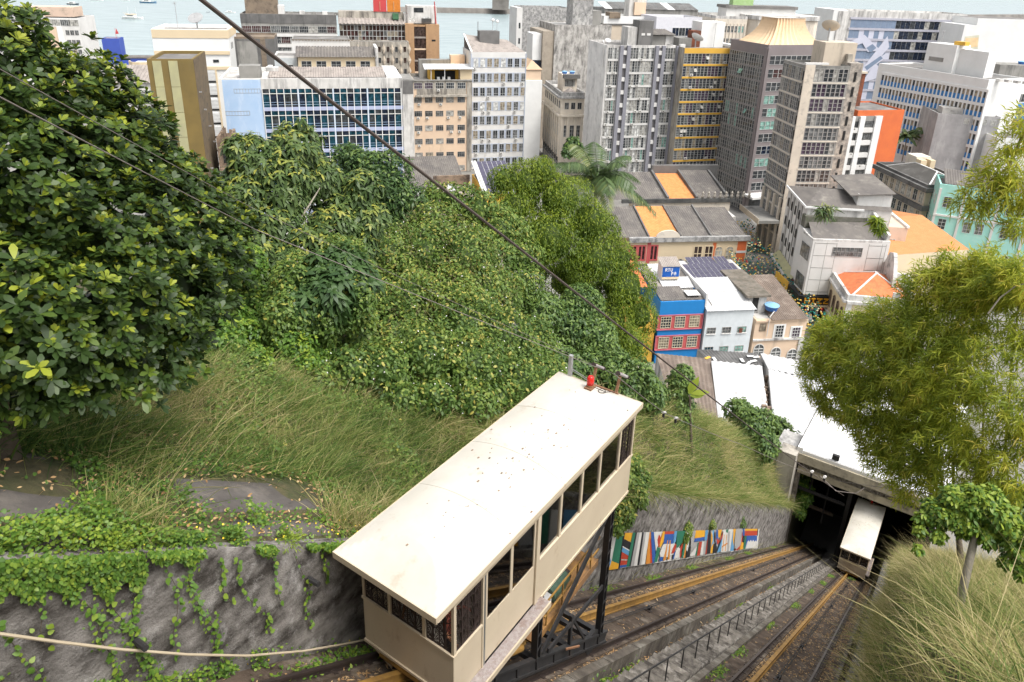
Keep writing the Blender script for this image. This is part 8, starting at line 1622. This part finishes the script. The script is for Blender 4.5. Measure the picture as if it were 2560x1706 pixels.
def weeds(n, s_rng, t_rng, thr, Ln, seed, tint=.45, lift=.45):
    s = rng.uniform(*s_rng, n); t = rng.uniform(*t_rng, n); q = vnoise(s, t, .75, seed) + .5 * vnoise(s, t, 2.1, seed + 1); k = (q > thr) & noslab(s, t); s, t, q = s[k], t[k], q[k]; m = len(s); P = G(s, t, 0) + np.array([0, 0, 1.]) * (rng.random(m) * lift * np.clip((q - thr) * 1.8, .15, 1))[:, None]
    N = unit(np.array([0, 0, .8]) + rng.normal(size=(m, 3)) * .5); L_ = Ln * rng.uniform(.6, 1.3, m); V, F, k = strips(P, unit(np.cross(N, rdir(m))), N, L_, L_ * .6, 'oval', .2); return V, F, np.repeat(np.clip(rng.normal(tint, .2, m), 0, 1), k)
put_stuff('ground_weeds', [weeds(64000, (3.5, 21), (-18, -9.7), .05, .085, 90, .45, .75), weeds(26000, (14, 60), (-13, -8.75), .0, .13, 92)], LF_VINE, 'patches of leafy weeds among the grass left of the line')
put_stuff('ground_weeds', [weeds(22000, (6, 40), (.4, 6), .15, .08, 94)], LF_VINE, 'patches of leafy weeds among the dry grass on the right bank')
# separate big tufts near the wall
def tuft(lab, s, t, n, hmin, hmax, wd, tint, rad=.3, seed=0):
    q = G(s, t)[0]; a = rng.uniform(0, 6.28, n); r_ = rad * np.sqrt(rng.random(n)); ss, tt = s + r_ * np.cos(a), t + r_ * np.sin(a); P = G(ss, tt, -.05); T = unit(np.stack([rng.normal(0, .45, n), rng.normal(0, .45, n), np.ones(n)], 1)); L_ = rng.uniform(hmin, hmax, n); N = unit(rng.normal(size=(n, 3)) * np.array([1, 1, .2])); Dn = unit(np.stack([T[:, 0] * 1.3, T[:, 1] * 1.3, -T[:, 2]], 1))
    V, F, k = strips(P, T, N, L_, wd, 'blade', 0); ls = np.array(PROF['blade'][0]); V = (V.reshape(n, 4, 2, 3) + Dn[:, None, None, :] * (.55 * rng.uniform(.2, 1.3, n) * L_)[:, None, None, None] * (ls ** 2)[None, :, None, None]).reshape(-1, 3)
    r = empty('grass_tuft', q, 0, lab, 'grass tuft'); o = obj('blades', np_mesh('blades', V - q, F, GRASS, np.repeat(np.clip(rng.normal(tint, .18, n), 0, 1), k)), r); o['kind'] = 'stuff'
tuft('big straw and green grass tuft on the wall top between the concrete slabs', 3.75, -9.25, 480, .5, 1.05, .016, .5, .42); tuft('dark green long bladed grass clump under the broad leaved tree', 3.6, -12.2, 900, .7, 1.4, .022, .06, 1.3)
tuft('second dark green grass clump further left under the tree', 2.6, -11.9, 800, .6, 1.2, .022, .08, 1.1); tuft('tall reedy brown grass tuft by the corner of the cabin roof', 7.9, -9.3, 420, .6, 1.2, .013, .62, .5); tuft('bluish green grass clump on the slope above the right slab', 9.3, -11.6, 600, .5, 1.0, .018, .15, .9)
# ---- creeping plants on the wall top and face
def carpet(n, s_rng, u_rng, dens, Ln, tint, up=.9, lift=.3):
    s = rng.uniform(*s_rng, n); u = rng.uniform(*u_rng, n); k = (rng.random(n) < dens(s, u)); s, u = s[k], u[k]; m = len(s); P = G(s, -8.7 - u, 0) + np.array([0, 0, 1.]) * (rng.random(m) * lift * (1 + vnoise(s, u, 2.1, 50)))[:, None]
    N = unit(np.array([0, 0, up]) + rng.normal(size=(m, 3)) * .4 + E2 * .25); T = unit(np.cross(N, rdir(m))); L_ = Ln * rng.uniform(.6, 1.3, m); V, F, q = strips(P, T, N, L_, L_ * .85, 'heart', .15); return V, F, np.repeat(np.clip(rng.normal(tint, .2, m) + .2 * vnoise(s, u, 1.5, 51), 0, 1), q)
def drape(n, s_rng, depth, Ln, tint, seed):
    s = rng.uniform(*s_rng, n); s = s[depth(s) > .07]; n = len(s); dmax = np.clip(depth(s), .02, 3); d = dmax * rng.random(n) ** 1.3; hw = h_left(s, 0) - d; P = EYE + s[:, None] * E1 + (-8.62 + .16 * rng.random(n) * (1 - d / (dmax + .3)))[:, None] * E2 + (rz(s) + hw + .1)[:, None] * np.array([0, 0, 1.])
    N = unit(E2 + np.array([0, 0, .7]) + rng.normal(size=(n, 3)) * .4); T = unit(np.cross(N, rdir(n)) + np.array([0, 0, -.5])); L_ = Ln * rng.uniform(.6, 1.3, n); V, F, q = strips(P, T, N, L_, L_ * .8, 'heart', .15); return V, F, np.repeat(np.clip(rng.normal(tint, .2, n), 0, 1), q)
dep = lambda s: np.where(s < 3.6, .8 + .5 * vnoise(s, 0, 1.6, 60) - .16 * s + .3 * vnoise(s, 0, 5, 62) + .25, .04 + .2 * vnoise(s, 0, 2.5, 61) + .1 * vnoise(s, 0, 7, 63)) + .25 * sm(s, 6.8, 8)
gc = put_stuff('ground_creeper', [carpet(24000, (-.5, 9), (-.12, .8), lambda s, u: np.where(u < .55, .95, .5) * np.where(vnoise(s, u, 1.1, 52) + .5 * vnoise(s, u, 3.1, 53) > -.25 + .45 * sm(s, 3.2, 5.2), 1, .06), .052, .5), carpet(9000, (1, 9), (.5, 3.0), lambda s, u: noslab(s, -8.7 - u, .05) * .8, .05, .35), drape(17000, (-.5, 9), dep, .055, .5, 1)], LF_HEART, 'bright green creeper with yellow flowers spilling over the wall top')
s_ = rng.uniform(.2, 8, 90); u_ = rng.uniform(-.1, .6, 90); P = G(s_, -8.7 - u_, .17); V, F, q = strips(P, rdir(90), np.tile(unit(np.array([0, 0, 1.]) + E2 * .4 - E1 * .5), (90, 1)), .032, .032, 'heart'); put_stuff('creeper_flowers', [(V, F, np.full(len(V), .5))], FLY, 'tiny yellow flowers among the wall top creeper')
ivy = lroot('wall_creeper', 'strands of heart leaved creeper hanging down the stained wall', 'climbing plant'); lroot_np = np.array(L0)
lv = []
for tv in (.35, .55, .8): V, F, k = strips(np.zeros((1, 3)), np.array([[0, 1., 0]]), np.array([[0, 0, 1.]]), 1.0, .85, 'heart', .2); lv.append(np_mesh('leaf', V, F, LF_HEART, np.full(len(V), tv)))
cnt = 0; fill = []; rs2 = random.Random(5)
for (s0, ln, sp) in ((.55, 2.0, .045), (.95, 1.5, .07), (1.3, 2.2, .05), (1.75, 2.3, .06), (2.2, 1.3, .09), (2.55, 2.5, .05), (2.95, 2.2, .055), (3.3, 2.3, .05), (3.9, 1.9, .06), (4.25, 2.4, .05), (4.7, 1.0, .06), (4.95, 1.8, .06), (5.6, 1.1, .07), (6.05, 1.9, .07), (6.6, .8, .07), (.2, 1.8, .06)):
    s, h = s0, float(h_left(s0, 0)) - .05; pts = []; d = 0; w = 0
    while d < ln:
        w = .8 * w + rs2.gauss(0, .02); s += w * .5 + .008; d += .05; pts.append(LP(s, -8.63, h - d))
        if rs2.random() < .05 / sp:
            q = np.array(LP(s + rs2.gauss(0, .035), -8.61 + rs2.random() * .04, h - d)); N = unit(np.array([rs2.gauss(0, .3), -1 + rs2.gauss(0, .2), .55 + rs2.gauss(0, .25)])); T = unit(np.cross(N, [rs2.gauss(0, 1), rs2.gauss(0, .3), rs2.gauss(0, 1)]) + np.array([0, 0, -.5])); T = unit(T - N * float(T @ N)); Bx = np.cross(T, N); sc = rs2.uniform(.05, .1)
            if cnt < 300:
                o = obj('leaf', lv[rs2.randrange(3)], ivy); o.matrix_local = Matrix([[Bx[0] * sc, T[0] * sc, N[0] * sc, q[0]], [Bx[1] * sc, T[1] * sc, N[1] * sc, q[1]], [Bx[2] * sc, T[2] * sc, N[2] * sc, q[2]], [0, 0, 0, 1]]); cnt += 1
            else: fill.append((q, T, N, sc))
            for e in range(2 if sp < .056 else 0): fill.append((q + np.array([rs2.gauss(0, .07), rs2.uniform(-.03, .03), rs2.gauss(0, .06)]), unit(T + np.array([rs2.gauss(0, .4), 0, 0])), N, sc * .6))
    MB().tube(pts[::4] + [pts[-1]], .006, 4).build('stem', BARK, ivy)
if fill:
    V, F, k = strips(np.array([f[0] for f in fill]), np.array([f[1] for f in fill]), np.array([f[2] for f in fill]), np.array([f[3] for f in fill]), np.array([f[3] * .85 for f in fill]), 'heart', .2); o = obj('foliage', np_mesh('foliage', V, F, LF_HEART, np.repeat(rng.uniform(.2, .8, len(fill)), k)), ivy); o['kind'] = 'stuff'
# fern-like yellow green plants on the wall top
for i, (s, u, n_, lab) in enumerate(((6.1, .1, 300, 'yellow green feathery fern on the wall top right of the big tuft'), (3.3, .12, 240, 'yellow green fern at the foot of the big grass tuft'))):
    q = G(s, -8.7 - u)[0]; d = rdir(n_); d[:, 2] = np.abs(d[:, 2]) * .8 + .1; P = q + d * rng.uniform(.05, .3, n_)[:, None]; V, F, k = strips(P, d + rdir(n_) * .5, rdir(n_) + np.array([0, 0, 1.]), .09, .02, 'lance', .3); r = empty('fern', q, 0, lab, 'fern'); o = obj('fronds', np_mesh('fronds', V - q, F, LF_HEART, np.repeat(rng.uniform(.7, 1, n_), k)), r); o['kind'] = 'stuff'
n = 2200; s = rng.uniform(.2, 9, n); u = rng.uniform(.3, 3.6, n); P = G(s, -8.7 - u, .1); ok = ~noslab(s, -8.7 - u, -.1); P[ok] += np.array([0, 0, .06]); k = ok & (rng.random(n) < .16) | ~ok & (rng.random(n) < .8); P = P[k]; m = len(P); N = unit(np.array([0, 0, 1.]) + rng.normal(size=(m, 3)) * .3); V, F, q = strips(P, unit(np.cross(N, rdir(m))), N, rng.uniform(.04, .11, m), rng.uniform(.025, .05, m), 'oval', .15); put_stuff('leaf_litter', [(V, F, np.repeat(rng.random(m), q))], LITTER, 'dry brown leaves on the slabs above the wall')
put_stuff('ground_creeper', [carpet(9000, (-.5, 4.6), (.6, 3.8), lambda s, u: noslab(s, -8.7 - u, .06) * (vnoise(s, u, 1.4, 58) > -.2), .055, .3, lift=.15)], LF_HEART, 'low creeper between the slabs at the left edge')
# weeds and litter on the track
n = 34000; s = rng.uniform(2, 62, n) ; t = np.choose(rng.integers(0, 7, n), [rng.uniform(-2.95, -.6, n), rng.normal(-7.85, .12, n), rng.normal(-5.9, .16, n), rng.normal(-2.75, .16, n), rng.normal(-1.0, .25, n), rng.uniform(-5.3, -3.65, n), rng.uniform(-8.6, -.6, n)]); hh = np.where((t > -5.36) & (t < -3.62), -.44, -.22); ok = ~((t > -5.0) & (t < -3.75)) | (rng.random(n) < .12); s, t, hh = s[ok], t[ok], hh[ok]; m = len(s)
P = EYE + s[:, None] * E1 + t[:, None] * E2 + (rz(s) + hh)[:, None] * np.array([0, 0, 1.]); N = unit(np.array([0, 0, 1.]) + E1 * .6 + rng.normal(size=(m, 3)) * .35); T = unit(np.cross(N, rdir(m))); put_stuff('leaf_litter', [(lambda r_: (r_[0], r_[1], np.repeat(rng.random(m), r_[2])))(strips(P, T, N, rng.uniform(.06, .16, m), rng.uniform(.02, .05, m), 'lance', .1))], LITTER, 'dry tan bamboo leaves littered along the rails')
n = 5200; cs = np.array([(6, -4.9), (7.6, -5.25), (9.5, -5.3), (12.5, -5.2), (14, -5.1), (13.6, -3.65), (17, -3.55), (20, -3.6), (24, -5.2), (26, -3.6), (33, -3.5), (40, -3.6), (46, -3.4), (52, -3.4), (19, -8.4), (24, -8.3), (30, -8.4), (38, -8.3), (44, -8.4), (56, -2.1), (8, -8.2), (7, -8.3), (6, -8.2), (10, -8.3), (54, -8.3), (28, -5.1), (36, -5.2)]); i = rng.integers(0, len(cs), n); s = cs[i, 0] + rng.normal(0, .45, n); t = cs[i, 1] + rng.normal(0, .13, n); hh = np.where((t > -5.36) & (t < -3.62), -.5, -.22)
P = EYE + s[:, None] * E1 + t[:, None] * E2 + (rz(s) + hh + rng.random(n) * .12)[:, None] * np.array([0, 0, 1.]); N = unit(np.array([0, 0, 1.]) + rng.normal(size=(n, 3)) * .5); V, F, q = strips(P, unit(np.cross(N, rdir(n))), N, rng.uniform(.05, .11, n), rng.uniform(.03, .06, n), 'heart', .2); put_stuff('track_weeds', [(V, F, np.repeat(rng.uniform(.2, .9, n), q))], LF_HEART, 'low green weeds growing in the cracks of the track')
bag = empty('plastic_bag', at_dist(1077, 733, 31.2), 0, 'torn white plastic bag caught in the vines', 'bag'); MB().add([(0, 0, .2), (.14, .05, .05), (.06, -.05, -.25), (-.14, .03, -.32), (-.1, -.04, -.02), (.02, -.08, -.08)], [(0, 1, 5), (1, 2, 5), (2, 3, 5), (3, 4, 5), (4, 0, 5)]).build('bag', WHITE_CLEAN, bag)
# ------------------------------------------------------------------ overhead cables
CABLE = mat('cable_rust', (.06, .045, .038), (.085, .065, .055), .7, 6); WIRE = mat('wire_grey', (.2, .17, .15), (.14, .12, .11), .6, 6)
def cable(name, lab, pts, r, m, sag=0.0, n=40):
    P_ = [at_dist(*p) for p in pts]; out = []
    for a, b_ in zip(P_, P_[1:]):
        for i in range(n): f = i / n; q = a + (b_ - a) * f; q[2] -= sag * 4 * f * (1 - f) * np.linalg.norm(b_ - a) / 20; out.append(q)
    out.append(P_[-1]); o = empty(name, out[0], 0, lab, 'cable'); MB().tube([tuple(q - out[0]) for q in out], r, 6).build('strand', m, o); return o
cable('overhead_cable', 'thick rusty cable crossing the whole view from top left to the station', [(440, -50, 8), (2110, 1240, 72)], .024, CABLE, .05)
cable('overhead_wire', 'lower thin wire from the left edge to the near cabin insulators', [(-60, 212, 8), (640, 575, 14), (1490, 918, 17.2)], .008, WIRE, .02); cable('overhead_wire', 'thin wire from the cabin insulators to the station mouth', [(1535, 935, 17.6), (1660, 1032, 24), (1850, 1110, 38), (2045, 1190, 66)], .014, WIRE, .08)
cable('overhead_wire', 'upper thin wire from the left edge to the cabin', [(-60, 140, 9), (620, 515, 15), (1100, 740, 19), (1535, 935, 22)], .006, WIRE, .02); cable('overhead_wire', 'slack loop of wire hanging across the station mouth', [(2050, 1190, 64), (2090, 1228, 64), (2140, 1234, 64), (2162, 1220, 64)], .03, WIRE, .1); cable('overhead_wire', 'thin wire from the station mouth to the right bank', [(2050, 1195, 63), (2330, 1235, 20)], .012, WIRE, .02)
for i, (x, y, d) in enumerate(((1660, 1032, 24), (1690, 1046, 25.5), (2030, 1180, 62), (2062, 1193, 63))):
    q = at_dist(x, y, d); o = empty('wire_insulator', q, ANG_LINE, ['first small porcelain insulator on the wire over the grass bank', 'second small porcelain insulator lower on the wire over the grass bank', 'upper white insulator beside the station mouth', 'lower white insulator beside the station mouth'][i], 'insulator', 'insulators on the overhead wire'); k = d / 24
    MB().tube([(-.12 * k, 0, .08 * k), (.12 * k, 0, -.06 * k)], .04 * k, 8).build('body', mat('insulator_white', (.6, .58, .56), rough=.3), o); MB().box(-.05 * k, .02 * k, -.03 * k, .03 * k, -.16 * k, -.03 * k).build('clamp', IRON, o)
